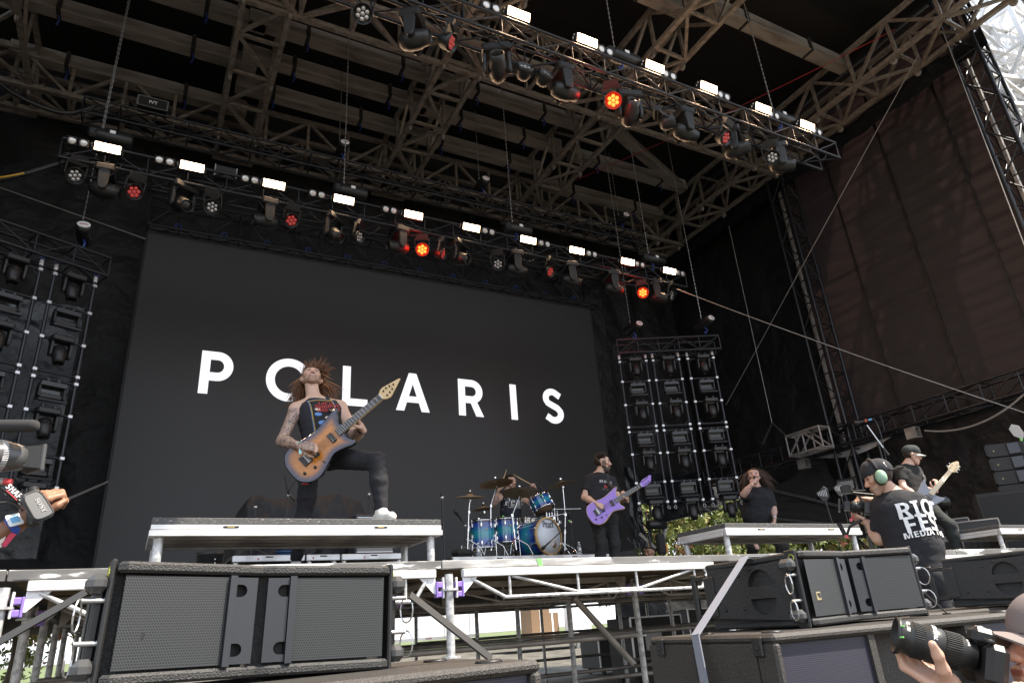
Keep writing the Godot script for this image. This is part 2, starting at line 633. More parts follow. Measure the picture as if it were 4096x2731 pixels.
func truck_and_freight():
	# white trailers parked behind the stage, seen through the scaffolding under the deck
	var white := mat("trailer_white", grey(0.72), 0.5)
	var o := thing("box_trailer", "long white box trailer parked behind the stage, seen through the scaffolding under the deck", "trailer", Vector3(11.5, 0, -36))
	box("body", Vector3(0, 2.2, 0), Vector3(9.0, 2.7, 2.5), white, o)
	for i in 7:
		box("rib", Vector3(-4.2 + i * 1.4, 2.2, 1.27), Vector3(0.06, 2.6, 0.03), M["white_alloy"], o)
	box("sill", Vector3(0, 0.78, 1.2), Vector3(9.0, 0.14, 0.16), M["steel"], o)
	for i in 5:
		box("marker", Vector3(-3.8 + i * 1.9, 0.8, 1.31), Vector3(0.3, 0.09, 0.02), glow("tail_red", Color(0.5, 0.03, 0.02), 0.2), o)
	for x in [-3.4, -2.3]:
		part("wheel", lathe([V(0, -0.15), V(0.3, -0.15), V(0.5, -0.12), V(0.5, 0.12), V(0.3, 0.15), V(0, 0.15)], 18).commit(), M["rubber"], o, Transform3D(Basis(Vector3.RIGHT, PI / 2), Vector3(x, 0.5, 1.0)))
	var card := mat("cardboard", Color(0.16, 0.10, 0.055), 0.9)
	var freight := [[16.6, 0.35, -29.5, 1.0, 1.7, 1.0, "cardboard", "tall brown cardboard carton on the loading ramp under the stage"], [17.9, 0.35, -30.5, 0.7, 1.2, 0.7, "cardboard", "smaller brown carton behind the tall carton on the loading ramp"], [19.2, 0.35, -30.0, 1.0, 1.6, 0.8, "trailer_white", "stack of pale boxes on the loading ramp, right of the cartons"]]
	var ramp := thing("loading_ramp", "pale loading ramp running level behind the scaffolding under the deck", "ramp", Vector3(19, 0, -29))
	box("plate", Vector3(0, 0.3, 0), Vector3(9.5, 0.1, 3.5), M["trailer_white"], ramp)
	for x in [-4.4, -1.5, 1.5, 4.4]:
		box("leg", Vector3(x, 0.12, 1.5), Vector3(0.12, 0.25, 0.12), M["steel"], ramp)
	for f in freight:
		var b := thing("freight_box", f[7], "box", Vector3(f[0], f[1], f[2]))
		part("carton", rb(Vector3(f[3], f[4], f[5]), 0.02), M[f[6]], b, Transform3D(Basis(), Vector3(0, f[4] / 2, 0)))
		box("tape", Vector3(0, f[4] / 2, f[5] / 2 + 0.003), Vector3(0.08, f[4] - 0.06, 0.004), M["label_white"], b)
	var uc := thing("under_stage_curtain", "black cloth closing the right half of the space under the stage", "curtain", Vector3(17, 0, -14.8))
	part("drape", cloth(Vector3(-6.4, 1.36, 0), Vector3(15, 0, 0), Vector3(0, -1.34, 0), 50, 6, 0.08, 16, 2, 31), M["backdrop"], uc)
	# cases under the stage
	var cases := [[9.2, -13.0, 1.3, 0.75, 0.7, "black flight case with a white paper label under the middle of the stage"], [8.1, -10.5, 1.1, 0.9, 0.7, "black flight case without label under the stage, left of the labelled one"], [12.0, -13.5, 1.2, 1.0, 0.8, "tall black flight case under the right half of the stage"]]
	for c in cases:
		var b := thing("flight_case", c[5], "flight case", Vector3(c[0], 0.12, c[1]))
		part("body", rb(Vector3(c[2], c[3], c[4]), 0.015), M["flight_case"], b, Transform3D(Basis(), Vector3(0, c[3] / 2, 0)))
		for sx in [-1, 1]:
			box("edge_trim", Vector3(sx * c[2] / 2, c[3] / 2, c[4] / 2), Vector3(0.025, c[3], 0.025), M["steel"], b)
			for sz in [-1, 1]:
				part("castor", lathe([V(0, -0.02), V(0.06, -0.02), V(0.06, 0.02), V(0, 0.02)], 12).commit(), M["rubber"], b, Transform3D(Basis(Vector3.BACK, PI / 2), Vector3(sx * c[2] * 0.4, -0.06, sz * c[4] * 0.35)))
		box("top_trim", Vector3(0, c[3], c[4] / 2), Vector3(c[2], 0.025, 0.025), M["steel"], b)
		if c[5].contains("label under"):
			box("paper_label", Vector3(-0.1, c[3] * 0.62, c[4] / 2 + 0.004), Vector3(0.36, 0.36, 0.004), M["label_white"], b)

# ------------------------------------------------------------------ stage deck and its scaffold
func stage():
	var o := thing("concert_stage", "long scaffold stage with scuffed grey deck edge, bright alloy beams and violet clamps", "stage", Vector3(4.5, 0, -4.5))
	var W := 2.467
	var X0 := -0.578
	# front edge boards: lengths and paint differ
	var cuts := [-5.5, -3.05, -0.58, 1.84, 3.25, 5.05, 6.35, 7.72, 9.2, 11.6, 14.0]
	var paint := ["deck_edge", "deck_edge", "deck_edge", "deck_edge_pale", "deck_edge_grey", "deck_edge", "deck_edge_grey", "deck_edge", "deck_edge_pale", "deck_edge"]
	var mm := mat("deck_edge_grey", grey(0.13), 0.7)
	tri_tex(mm, noise_tex(0.013, [[0.0, grey(0.125, 0.02)], [0.62, grey(0.16, 0.02)], [0.72, grey(0.18)], [0.735, grey(0.6)], [1.0, grey(0.7)]], 37, 512, false, 4.0, 5), 0.8, true, Vector3(0.4, 1.4, 1.0))
	for i in paint.size():
		var a: float = cuts[i] + 0.004
		var b: float = cuts[i + 1] - 0.004
		part("edge_board", rb(Vector3(b - a, 0.052, 0.09), 0.004), M[paint[i]], o, Transform3D(Basis(), Vector3((a + b) / 2, DECK - 0.026 + 0.0015 * (i % 2), -4.545)))
	# planks behind the edge, then plain panels
	var pl := rb(Vector3(W - 0.012, 0.045, 0.318), 0.005)
	for r in 11:
		for c in 6:
			part("deck_plank", pl, M["plywood"], o, Transform3D(Basis(), Vector3(X0 + W * (c + 0.5), DECK - 0.0255 + rng.randf_range(-0.002, 0.002), -4.755 - r * 0.326)))
	for c in 8:
		for r in 2:
			box("deck_panel", Vector3(X0 + W * (c - 0.5), DECK - 0.0255, -9.55 - r * 2.9), Vector3(W - 0.01, 0.045, 2.88), M["plywood"], o)
	for c in [-1.5, 6.5]:
		box("deck_panel", Vector3(X0 + W * (c + 0.0) - (0.5 * W if c < 0 else -0.5 * W) * 0.0, DECK - 0.0255, -6.35), Vector3(W * 2.0 if c < 0 else W, 0.045, 3.45), M["plywood"], o)
	box("deck_cover", Vector3(4.6, DECK + 0.0015, -9.3), Vector3(19.0, 0.003, 9.3), M["deck_top"], o)
	# rows of posts and lattice ledgers
	var rows := [-4.5, -5.73, -6.96, -8.19, -9.42, -11.88]
	for ri in rows.size():
		var z: float = rows[ri]
		var pm: Material = M["galvanised"]
		for c in 8:
			var x := X0 + W * c
			tube("post", Vector3(x, 0, z), Vector3(x, 1.362, z), 0.056, pm, o)
			if ri < 2 or (c > 0 and c < 6 and ri < 4):
				for y in [0.35, 0.85, 1.262]:
					part("rosette", lathe([V(0.028, -0.006), V(0.062, -0.006), V(0.062, 0.006), V(0.028, 0.006)], 12).commit(), pm, o, Transform3D(Basis(), Vector3(x, y, z)))
		for c in 7:
			if ri < 3:
				lattice(o, X0 + W * c, X0 + W * (c + 1), z, ri)
			else:
				tube("ledger", Vector3(X0 + W * c, 1.3, z), Vector3(X0 + W * (c + 1), 1.3, z), 0.048, pm, o)
			if ri > 0:
				for y in [0.42, 0.86]:
					if (c + ri) % 3 != 0:
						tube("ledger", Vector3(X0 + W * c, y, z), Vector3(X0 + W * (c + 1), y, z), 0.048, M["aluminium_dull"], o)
	for c in 8:
		var x := X0 + W * c
		for ri in 5:
			tube("cross_ledger", Vector3(x, 1.335, rows[ri]), Vector3(x, 1.335, rows[ri + 1]), 0.048, M["aluminium_dull"], o)
	tube("diagonal_brace", Vector3(4.2, 0.62, -5.68), Vector3(3.62, 1.22, -5.68), 0.06, M["aluminium_dull"], o)
	rebase(o, Vector3(4.5, 0, -4.5))

func lattice(o: Node3D, xa: float, xb: float, z: float, row: int):
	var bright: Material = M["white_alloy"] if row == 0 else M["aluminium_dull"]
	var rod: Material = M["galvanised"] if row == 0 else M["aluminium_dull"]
	var a := xa + 0.1
	var b := xb - 0.1
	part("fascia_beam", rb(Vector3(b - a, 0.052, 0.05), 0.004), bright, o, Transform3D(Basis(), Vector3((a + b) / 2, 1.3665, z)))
	var lo := 1.2
	var q := [a + 0.36, a + 0.93, a + 1.47, a + 2.06]
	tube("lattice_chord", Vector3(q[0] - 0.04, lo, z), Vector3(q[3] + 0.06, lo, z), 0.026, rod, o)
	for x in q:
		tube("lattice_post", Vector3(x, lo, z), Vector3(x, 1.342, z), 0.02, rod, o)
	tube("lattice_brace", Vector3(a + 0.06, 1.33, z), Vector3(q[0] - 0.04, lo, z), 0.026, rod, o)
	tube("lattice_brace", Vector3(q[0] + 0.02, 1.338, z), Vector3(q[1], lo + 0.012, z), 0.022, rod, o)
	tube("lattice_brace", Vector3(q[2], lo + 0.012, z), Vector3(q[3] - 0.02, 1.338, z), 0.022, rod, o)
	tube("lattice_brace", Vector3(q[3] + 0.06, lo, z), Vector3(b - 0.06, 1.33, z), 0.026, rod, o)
	tube("lattice_chord", Vector3(q[1], lo + 0.018, z), Vector3(q[2], lo + 0.018, z), 0.018, rod, o)
	for e in [[a, 1.0], [b, -1.0]]:
		var x: float = e[0]
		var d: float = e[1]
		part("gusset", prism(PackedVector2Array([V(0, 0), V(0.11 * d, 0), V(0.012 * d, -0.1), V(0, -0.1)]), -0.006, 0.006).commit(), bright, o, Transform3D(Basis(), Vector3(x, 1.3395, z)))
		if row < 2:
			part("wedge_clamp", clamp_mesh(), M["clamp_violet"], o, Transform3D(Basis.from_scale(Vector3(d, 1, 1)), Vector3(x - 0.035 * d, 1.265, z)))
			part("wedge", rb(Vector3(0.012, 0.13, 0.022), 0.003), bright, o, Transform3D(Basis(), Vector3(x - 0.052 * d, 1.275, z + 0.012)))

var _clamp: ArrayMesh
func clamp_mesh() -> ArrayMesh:
	if _clamp == null:
		var s := st()
		rbox(Vector3(0.05, 0.036, 0.042), 0.005, Transform3D(Basis(), Vector3(0, 0.03, 0)), s)
		rbox(Vector3(0.05, 0.036, 0.042), 0.005, Transform3D(Basis(), Vector3(0, -0.03, 0)), s)
		rbox(Vector3(0.012, 0.1, 0.05), 0.003, Transform3D(Basis(), Vector3(0.029, 0, 0)), s)
		_clamp = done(s)
	return _clamp

# ------------------------------------------------------------------ trusses
# chords and braces of a box truss between the centre points a and b; w across, h high, bays of about `bay`
func truss(o: Node3D, a: Vector3, b: Vector3, w: float, h: float, chord: float, brace: float, bay: float, m: Material, kind := "box", up := Vector3.UP, rich := true):
	var d := (b - a).normalized()
	var side := d.cross(up).normalized()
	var u := side.cross(d)
	var n := maxi(1, roundi(a.distance_to(b) / bay))
	var C := func(t: float, sx: float, sy: float) -> Vector3:
		return a.lerp(b, t) + side * (sx * w / 2) + u * (sy * h / 2)
	for sx in [-1.0, 1.0]:
		for sy in [-1.0, 1.0]:
			bar("chord", C.call(0.0, sx, sy), C.call(1.0, sx, sy), chord, chord, m, o, kind, u)
	for i in n + 1:
		var t := float(i) / n
		for sx in [-1.0, 1.0]:
			bar("post", C.call(t, sx, -1.0), C.call(t, sx, 1.0), brace, brace, m, o, kind, d)
		bar("strut", C.call(t, -1.0, -1.0), C.call(t, 1.0, -1.0), brace, brace, m, o, kind, d)
		if rich:
			bar("strut", C.call(t, -1.0, 1.0), C.call(t, 1.0, 1.0), brace, brace, m, o, kind, d)
		if i < n:
			var t2 := float(i + 1) / n
			var f := 1.0 if i % 2 == 0 else -1.0
			for sx in [-1.0, 1.0]:
				bar("brace", C.call(t, sx, -f), C.call(t2, sx, f), brace, brace, m, o, kind, side)
			bar("lacing", C.call(t, -f, -1.0), C.call(t2, f, -1.0), brace, brace, m, o, kind, u)
			if rich:
				bar("lacing", C.call(t, f, 1.0), C.call(t2, -f, 1.0), brace, brace, m, o, kind, u)

func roof():
	var lo := 10.65
	var tops := 11.5
	var o := thing("roof_canopy", "black canopy skin stretched over the stage roof", "roof", Vector3(5, 12.2, -7))
	box("skin", Vector3(4.6, 12.3, -7.25), Vector3(17.8, 0.05, 13.9), M["roof_skin"], o)
	box("rear_skin", Vector3(4.6, 11.7, -14.15), Vector3(17.8, 1.2, 0.05), M["roof_skin"], o)
	box("wing_skin", Vector3(14.4, 12.1, -10.2), Vector3(1.8, 0.05, 7.0), M["roof_skin"], o)
	rebase(o, Vector3(5, 12.2, -7))
	var xs := [[-3.5, -2.77, "leftmost tan box truss of the roof, running upstage at the left edge"], [0.43, 1.15, "second tan box truss from the left, above the guitarist on the riser"], [3.88, 4.6, "third tan box truss of the roof, above the middle of the video screen"], [7.3, 8.02, "fourth tan box truss of the roof, above the right end of the rear lamps"], [11.75, 12.5, "rightmost tan box truss, along the right eave over the black valance"]]
	for x in xs:
		var t := thing("roof_truss", x[2], "truss", Vector3.ZERO, "tan box trusses running upstage under the roof")
		var cx: float = (x[0] + x[1]) / 2
		truss(t, Vector3(cx, (lo + tops) / 2, -0.6), Vector3(cx, (lo + tops) / 2, -13.2), x[1] - x[0], tops - lo, 0.085, 0.055, 0.9, M["roof_alloy"], "box", Vector3.UP, false)
		for k in 7:
			for sx in [-1, 1]:
				part("pulley", lathe([V(0, -0.03), V(0.05, -0.03), V(0.065, -0.02), V(0.05, 0), V(0.065, 0.02), V(0.05, 0.03), V(0, 0.03)], 12).commit(), M["aluminium_dull"], t, Transform3D(Basis(Vector3.BACK, PI / 2), Vector3(cx + sx * (x[1] - x[0]) / 2, lo - 0.1, -1.6 - k * 1.8)))
		rebase(t, Vector3(cx, lo, -7))
	var zs := [[-8.82, -8.12, "wide tan roof truss crossing the stage in front of the rear lighting truss"], [-12.98, -12.3, "rearmost tan roof truss crossing the stage behind the lamps"], [-2.2, -1.5, "front tan roof truss crossing above the stage front"]]
	for z in zs:
		var t := thing("cross_truss", z[2], "truss", Vector3.ZERO, "tan box trusses running across the roof")
		var cz: float = (z[0] + z[1]) / 2
		truss(t, Vector3(-3.9, (lo + tops) / 2 - 0.045, cz), Vector3(12.6, (lo + tops) / 2 - 0.045, cz), z[1] - z[0], tops - lo - 0.03, 0.09, 0.055, 0.86, M["roof_alloy"], "box", Vector3.UP, false)
		rebase(t, Vector3(4.5, lo, cz))
	# purlins: deep grey-brown alloy beams across the bays
	var P := [[-3.2, 0.9, -9.95, 0], [0.6, 4.3, -9.9, 0], [4.1, 7.7, -9.92, 0], [-3.2, 0.9, -11.0, 1], [0.6, 4.3, -10.75, 1], [4.1, 7.7, -10.8, 1], [-3.2, 0.9, -12.35, 2], [0.6, 4.3, -11.65, 2], [4.1, 7.7, -11.7, 2], [8.0, 11.9, -12.2, 0], [8.0, 11.6, -10.9, 1], [-3.2, 0.9, -8.3, 3], [0.6, 4.3, -6.6, 3], [4.3, 7.7, -6.5, 3], [8.1, 11.9, -6.2, 2], [-3.2, 0.9, -5.6, 3], [0.6, 4.3, -4.6, 3], [4.3, 7.7, -3.9, 3], [8.1, 11.9, -3.4, 3]]
	var names := ["front beam", "second beam", "rear beam", "forward beam"]
	var bays := ["far left bay", "bay left of centre", "bay right of centre", "right bay"]
	for p in P:
		var bay: int = 0 if p[1] < 1.5 else 1 if p[1] < 5.0 else 2 if p[1] < 8.0 else 3
		var t := thing("roof_beam", "weathered grey-brown roof beam, %s in the %s of the roof, %d metres upstage" % [names[p[3]], bays[bay], int(-p[2])], "beam", Vector3((p[0] + p[1]) / 2, 11.42, p[2]), "weathered beams between the roof trusses")
		var L: float = p[1] - p[0]
		part("web", rb(Vector3(L, 0.27, 0.2), 0.012), M["roof_beam"], t)
		part("flange", rb(Vector3(L, 0.035, 0.25), 0.006), M["roof_beam"], t, Transform3D(Basis(), Vector3(0, -0.152, 0)))
		for q in 2:
			var sx := -L * 0.27 + q * L * 0.5 + rng.randf_range(-0.2, 0.2)
			part("sling", rb(Vector3(0.07, 0.34, 0.28), 0.01), M["dark_cloth"], t, Transform3D(Basis(), Vector3(sx, -0.01, 0)))
			if p[2] < -8.0:
				part("sling_hook", sweep(curve([Vector3(sx, -0.19, 0), Vector3(sx + 0.03, -0.3, 0.02), Vector3(sx, -0.42, 0)], 4), 0.016, 6).commit(), M["blue_hook"], t)
	# the diagonal beam in the right bay
	var dg := thing("roof_beam", "diagonal weathered beam crossing the right bay of the roof", "beam", Vector3(9.8, 11.3, -10.0), "weathered beams between the roof trusses")
	bar("web", Vector3(8.03 - 9.8, 0, 0.5), Vector3(11.4 - 9.8, 0, -0.85), 0.25, 0.2, M["roof_beam"], dg, "cbox")
	# valance under the right eave
	var s := st()
	for i in 60:
		var za := -13.6 + i * 0.16
		var zb := za + 0.16
		var f := func(z: float, y: float) -> Vector3:
			return Vector3(12.62 + 0.03 * sin(z * 5.3 + y * 3.0) + 0.02 * sin(z * 13.0), y, z)
		for r in 3:
			var y0 := 10.62 - r * 0.13
			quad(s, f.call(za, y0), f.call(zb, y0), f.call(zb, y0 - 0.13), f.call(za, y0 - 0.13))
	var v := part("valance", done(s), M["vinyl"], self)
	tag(v, "narrow black vinyl valance hanging along the right roof eave", "valance")

# cloth: a grid sheet in the plane o + u*a + v*b with noise folds along its normal
func cloth(o: Vector3, u: Vector3, v: Vector3, nu: int, nv: int, amp: float, su: float, sv: float, seed_ := 1, edge = null) -> ArrayMesh:
	noi.seed = seed_
	var n := v.cross(u).normalized()
	var P := []
	for j in nv + 1:
		for i in nu + 1:
			var a := float(i) / nu
			var b := float(j) / nv
			var p := o + u * a + v * b
			if edge != null:
				p = edge.call(p, a, b)
			P.append(p + n * amp * (noi.get_noise_2d(a * su, b * sv) + 0.5 * noi.get_noise_2d(a * su * 2.3 + 9.0, b * sv * 2.7)))
	var s := st()
	s.set_smooth_group(0)
	for j in nv:
		for i in nu:
			var k := j * (nu + 1) + i
			var q := [P[k], P[k + 1], P[k + nu + 2], P[k + nu + 1]]
			for e in [0, 1, 2, 0, 2, 3]:
				s.set_uv(Vector2((i + [0, 1, 1, 0][e]) / float(nu), (j + [0, 0, 1, 1][e]) / float(nv)))
				s.add_vertex(q[e])
	s.generate_normals()
	return s.commit()

func side_walls():
	# rear backdrop
	var o := thing("backdrop", "matte black backdrop closing the rear of the stage behind the screen", "backdrop", Vector3(3, 2.2, -13.5))
	part("drape", cloth(Vector3(-5.2, 12.0, -13.5), Vector3(14.7, 0, 0), Vector3(0, -9.83, 0), 60, 24, 0.12, 14, 1.5, 5), M["backdrop"], o)
	part("drape", cloth(Vector3(9.4, 12.0, -13.55), Vector3(4.2, 0, 0), Vector3(0, -8.4, 0), 24, 20, 0.1, 6, 1.5, 6), M["backdrop"], o)
	box("hem", Vector3(-2.6, 2.21, -13.46), Vector3(5.2, 0.12, 0.02), M["grey_cloth"], o)
	rebase(o, Vector3(3, 2.2, -13.5))
	# left wall
	o = thing("left_wall_cloth", "black cloth wall closing the left side of the stage", "curtain", Vector3(-4.3, 2.2, -8))
	part("drape", cloth(Vector3(-4.3, 12.0, -4.5), Vector3(0, 0, -9), Vector3(0, -9.8, 0), 40, 24, 0.1, 10, 1.5, 7), M["backdrop"], o)
	rebase(o, Vector3(-4.3, 2.2, -8))
	o = thing("vinyl_sheet", "crumpled glossy black vinyl sheet hanging behind the left light ladders", "curtain", Vector3(-2.6, 2.3, -11.4))
	part("sheet", cloth(Vector3(-4.2, 6.1, -11.5), Vector3(3.0, 0, -0.1), Vector3(0, -3.8, 0), 60, 70, 0.02, 7, 16, 8), M["vinyl"], o)
	rebase(o, Vector3(-2.6, 2.3, -11.4))
	# right wall
	var scr := mat("scrim", Color(0.016, 0.013, 0.0125), 0.8)
	scr.backlight_enabled = true
	scr.backlight = Color(0.010, 0.006, 0.0055).linear_to_srgb()
	o = thing("right_wall_scrim", "tall brownish-black mesh scrim wall with creases on the right side of the stage", "curtain", Vector3(13.1, 4.3, -9))
	part("scrim", cloth(Vector3(13.12, 12.25, -13.6), Vector3(0, 0, 9.3), Vector3(0, -8.15, 0), 90, 150, 0.05, 3.0, 30, 9), M["scrim"], o)
	part("black_drape", cloth(Vector3(13.02, 12.2, -13.6), Vector3(0, 0, 4.45), Vector3(0, -8.0, 0), 30, 24, 0.03, 5, 2, 19), M["backdrop"], o)
	for z in [-7.9, -6.6, -5.3]:
		box("seam", Vector3(13.09, 7.8, z), Vector3(0.012, 7.2, 0.05), M["backdrop"], o)
	rebase(o, Vector3(13.1, 4.3, -9))
	o = thing("right_wing_cloth", "deep black cloth hanging low in the right wing behind the bassist", "curtain", Vector3(13.6, 1.5, -7))
	part("drape", cloth(Vector3(13.5, 4.35, -9.4), Vector3(0.6, 0, 6.4), Vector3(0, -2.95, 0), 40, 20, 0.08, 9, 2, 10), M["backdrop"], o)
	rebase(o, Vector3(13.6, 1.5, -7))
	var gs := mat("grey_scrim", grey(0.03), 0.85)
	gs.backlight_enabled = true
	gs.backlight = grey(0.012).linear_to_srgb()
	o = thing("grey_scrim", "grey scrim sagging below the side rail behind the singer", "curtain", Vector3(13, 2.6, -10.5))
	part("upper_swag", cloth(Vector3(13.0, 3.96, -12.4), Vector3(0, 0.05, 2.6), Vector3(0.1, -0.75, 0.1), 30, 14, 0.06, 3, 5, 11, func(p: Vector3, a: float, b: float) -> Vector3: return p + Vector3(0, -0.35 * sin(PI * clampf(a * 1.15, 0, 1)) * (1.0 - b * 0.3), 0)), gs, o)
	part("lower_panel", cloth(Vector3(13.05, 3.55, -12.6), Vector3(0, -0.75, 3.6), Vector3(0.05, -0.72, 0.15), 34, 14, 0.05, 3, 6, 12), gs, o)
	var ws := st()
	for q in [[-13.4, 3.66, -12.6, 3.6], [-12.6, 3.6, -11.65, 2.95], [-11.65, 2.95, -10.4, 2.7], [-10.4, 2.7, -8.7, 2.3], [-8.7, 2.3, -4.6, 1.5]]:
		quad(ws, Vector3(13.32, 4.5, q[0]), Vector3(13.32, 4.5, q[2]), Vector3(13.3, q[3], q[2]), Vector3(13.3, q[1], q[0]))
	part("black_backing", done(ws), M["backdrop"], o)
	bar("edge_band", Vector3(13.0, 3.62, -11.5), Vector3(13.0, 2.86, -9.6), 0.05, 0.06, M["grey_cloth"], o)
	bar("edge_band", Vector3(13.0, 2.98, -11.7), Vector3(13.0, 2.55, -9.9), 0.06, 0.05, M["grey_cloth"], o)
	rebase(o, Vector3(13, 2.6, -10.5))
	o = thing("hanging_flap", "black vinyl flap with a grey hem hanging beside the right light ladders", "curtain", Vector3(12, 3.1, -13.3))
	part("flap", cloth(Vector3(10.9, 4.3, -13.3), Vector3(2.1, 0, 0), Vector3(0.15, -1.1, 0), 24, 16, 0.05, 5, 4, 13, func(p: Vector3, a: float, b: float) -> Vector3: return p + Vector3(0, b * (a * 0.38 - 0.12), 0)), M["vinyl"], o)
	bar("hem", Vector3(11.05, 3.07, -13.26), Vector3(13.2, 3.46, -13.26), 0.09, 0.02, M["grey_cloth"], o)
	rebase(o, Vector3(12, 3.1, -13.3))
	o = thing("hanging_flap", "slanting black vinyl flap right beside the guitarist with the purple guitar", "curtain", Vector3(10.2, 2.6, -13.2))
	part("flap", cloth(Vector3(9.35, 4.4, -13.2), Vector3(1.2, 0, 0), Vector3(0.8, -1.9, 0), 18, 20, 0.06, 4, 4, 14, func(p: Vector3, a: float, b: float) -> Vector3: return p + Vector3(-a * b * 0.75, 0, 0)), M["vinyl"], o)
	bar("hem", Vector3(9.45, 4.0, -13.17), Vector3(10.15, 2.55, -13.17), 0.07, 0.02, M["grey_cloth"], o)
	rebase(o, Vector3(10.2, 2.6, -13.2))
	o = thing("white_swag", "pale grey crescent-shaped swag of cloth lashed under the side rail by the tower", "banner", Vector3(12.7, 3.8, -8.8))
	var cs := st()
	var up := []
	var dn := []
	for i in 17:
		var t := i / 16.0
		up.append(Vector3(12.72, 3.93 + 0.02 * t - 0.06 * sin(PI * t) * 0.2, lerpf(-9.75, -7.85, t)))
		dn.append(Vector3(12.7, 3.93 + 0.02 * t - 0.17 * sin(PI * t), lerpf(-9.75, -7.85, t)))
	for i in 16:
		quad(cs, up[i], up[i + 1], dn[i + 1], dn[i])
	part("swag", done(cs), mat("swag_grey", grey(0.42), 0.7), o)
	rebase(o, Vector3(12.7, 3.8, -8.8))
	# towers
	var tw := [[12.72, -8.92, 11.6, "black lattice roof tower rising behind the singer, nearest the scrim wall"], [12.72, -4.35, 12.4, "black lattice roof tower at the right edge of the frame"], [-4.0, -13.1, 11.6, "dark lattice roof tower at the far upper left corner"]]
	for t in tw:
		var q := thing("roof_tower", t[3], "tower", Vector3.ZERO, "lattice towers carrying the stage roof")
		truss(q, Vector3(t[0], 0.0, t[1]), Vector3(t[0], t[2], t[1]), 0.42, 0.42, 0.066, 0.03, 0.55, M["truss_black"], "tube", Vector3.BACK)
		box("ladder_rail", Vector3(t[0] + 0.05, t[2] / 2, t[1] - 0.12), Vector3(0.07, t[2] - 0.3, 0.05), M["aluminium_dull"], q)
		rebase(q, Vector3(t[0], 0, t[1]))
	var fl := thing("floodlight", "small switched-off floodlight with white glass clamped to the lattice tower", "floodlight", Vector3(12.42, 3.2, -9.0))
	var fb := Basis(Vector3.UP, -0.9) * Basis(Vector3.RIGHT, 0.5)
	part("housing", rb(Vector3(0.34, 0.22, 0.09), 0.02), M["black_metal"], fl, Transform3D(fb, Vector3.ZERO))
	box("glass", fb * Vector3(0, 0, 0.046), Vector3(0.28, 0.16, 0.006), mat("flood_glass", grey(0.35), 0.2), fl, fb)
	tube("bracket", Vector3(0.0, -0.05, -0.03), Vector3(0.12, -0.05, 0.08), 0.03, M["black_metal"], fl)
	# rail truss along the right side
	var r := thing("side_rail_truss", "black box truss running level along the right wall below the scrim", "truss")
	truss(r, Vector3(12.5, 4.13, -13.4), Vector3(12.5, 4.13, -4.1), 0.36, 0.36, 0.05, 0.028, 0.62, M["truss_black"], "tube")
	rebase(r, Vector3(12.5, 4.0, -8.7))
	var cor := thing("corner_truss_block", "bare alloy truss section joined into the side rail at the tower", "truss")
	truss(cor, Vector3(12.05, 4.13, -9.75), Vector3(12.05, 4.13, -8.9), 0.3, 0.42, 0.055, 0.04, 0.42, M["aluminium_dull"], "tube")
	rebase(cor, Vector3(12.05, 4.0, -9.3))
	var ends := [[-9.72, "left"], [-6.98, "middle"], [-5.2, "right"]]
	for i in 3:
		var z: float = [-9.85, -7.35, -5.25][i]
		var b := thing("pipe_socket", "square grey alloy socket hanging under the side rail, %s of three" % ["leftmost", "middle one", "rightmost"][i], "bracket", Vector3(12.4, 3.8, z), "alloy sockets under the side rail")
		for sx in [-1, 1]:
			box("cheek", Vector3(sx * 0.075, 0, 0), Vector3(0.02, 0.2, 0.2), M["aluminium_dull"], b)
			box("plate", Vector3(0, sx * 0.09, 0), Vector3(0.13, 0.02, 0.2), M["aluminium_dull"], b)
		box("core", Vector3(0, 0, -0.03), Vector3(0.12, 0.15, 0.1), M["black_metal"], b)
	# white outrigger trusses of the PA wing, outside to the right
	for i in 3:
		var w := thing("outrigger_truss", ["bright white alloy truss outside the roof in the upper right corner, upper one", "bright white alloy truss outside the roof at the right edge, lower one", "bright white alloy truss standing upright at the upper right edge"][i], "truss", Vector3.ZERO, "white trusses of the PA wing")
		var ab: Array = [[Vector3(13.6, 11.6, -5.0), Vector3(18.5, 13.0, -5.0)], [Vector3(13.6, 10.1, -5.0), Vector3(18.5, 11.2, -4.6)], [Vector3(15.6, 7.0, -4.6), Vector3(15.6, 14.5, -4.6)]][i]
		truss(w, ab[0], ab[1], 0.7, 0.7, 0.09, 0.06, 0.9, M["white_alloy"], "box", Vector3.UP if i < 2 else Vector3.BACK)
		rebase(w, ab[0])

# ------------------------------------------------------------------ stage lamps
func lens7(o: Node3D, r: float, state: String):
	var ring := [Vector3.ZERO]
	for i in 6:
		ring.append(Vector3(cos(TAU * i / 6.0 + 0.4), sin(TAU * i / 6.0 + 0.4), 0) * r * 0.62)
	var m: Material = {"off": M["lens_pale"], "dim": M["red_dim"], "red": M["red_core"], "dark": M["lens"]}[state]
	if not UNIT.has("lens"):
		UNIT["lens"] = lathe([V(0.5, -0.1), V(0.48, 0.06), V(0.36, 0.18), V(0.18, 0.25), V(0, 0.27)], 14, Transform3D(Basis(Vector3.RIGHT, PI / 2), Vector3.ZERO)).commit()
		var mm := UNIT["lens"] as ArrayMesh
		var s := st()
		lathe([V(0.5, -0.1), V(0.48, 0.06), V(0.36, 0.18), V(0.18, 0.25), V(0, 0.27)], 14, Transform3D(Basis(Vector3.RIGHT, PI / 2), Vector3.ZERO), s)
		UNIT["lens"] = done(s)
	for c in ring:
		part("lens", UNIT["lens"], m, o, Transform3D(Basis.from_scale(Vector3.ONE * r * 0.56), c + Vector3(0, 0, 0.004)))

func rot_to(dir: Vector3) -> Basis:   # +z looks along dir
	var z := dir.normalized()
	var x := Vector3.UP.cross(z)
	if x.length() < 0.01:
		x = Vector3.RIGHT
	x = x.normalized()
	return Basis(x, z.cross(x), z)

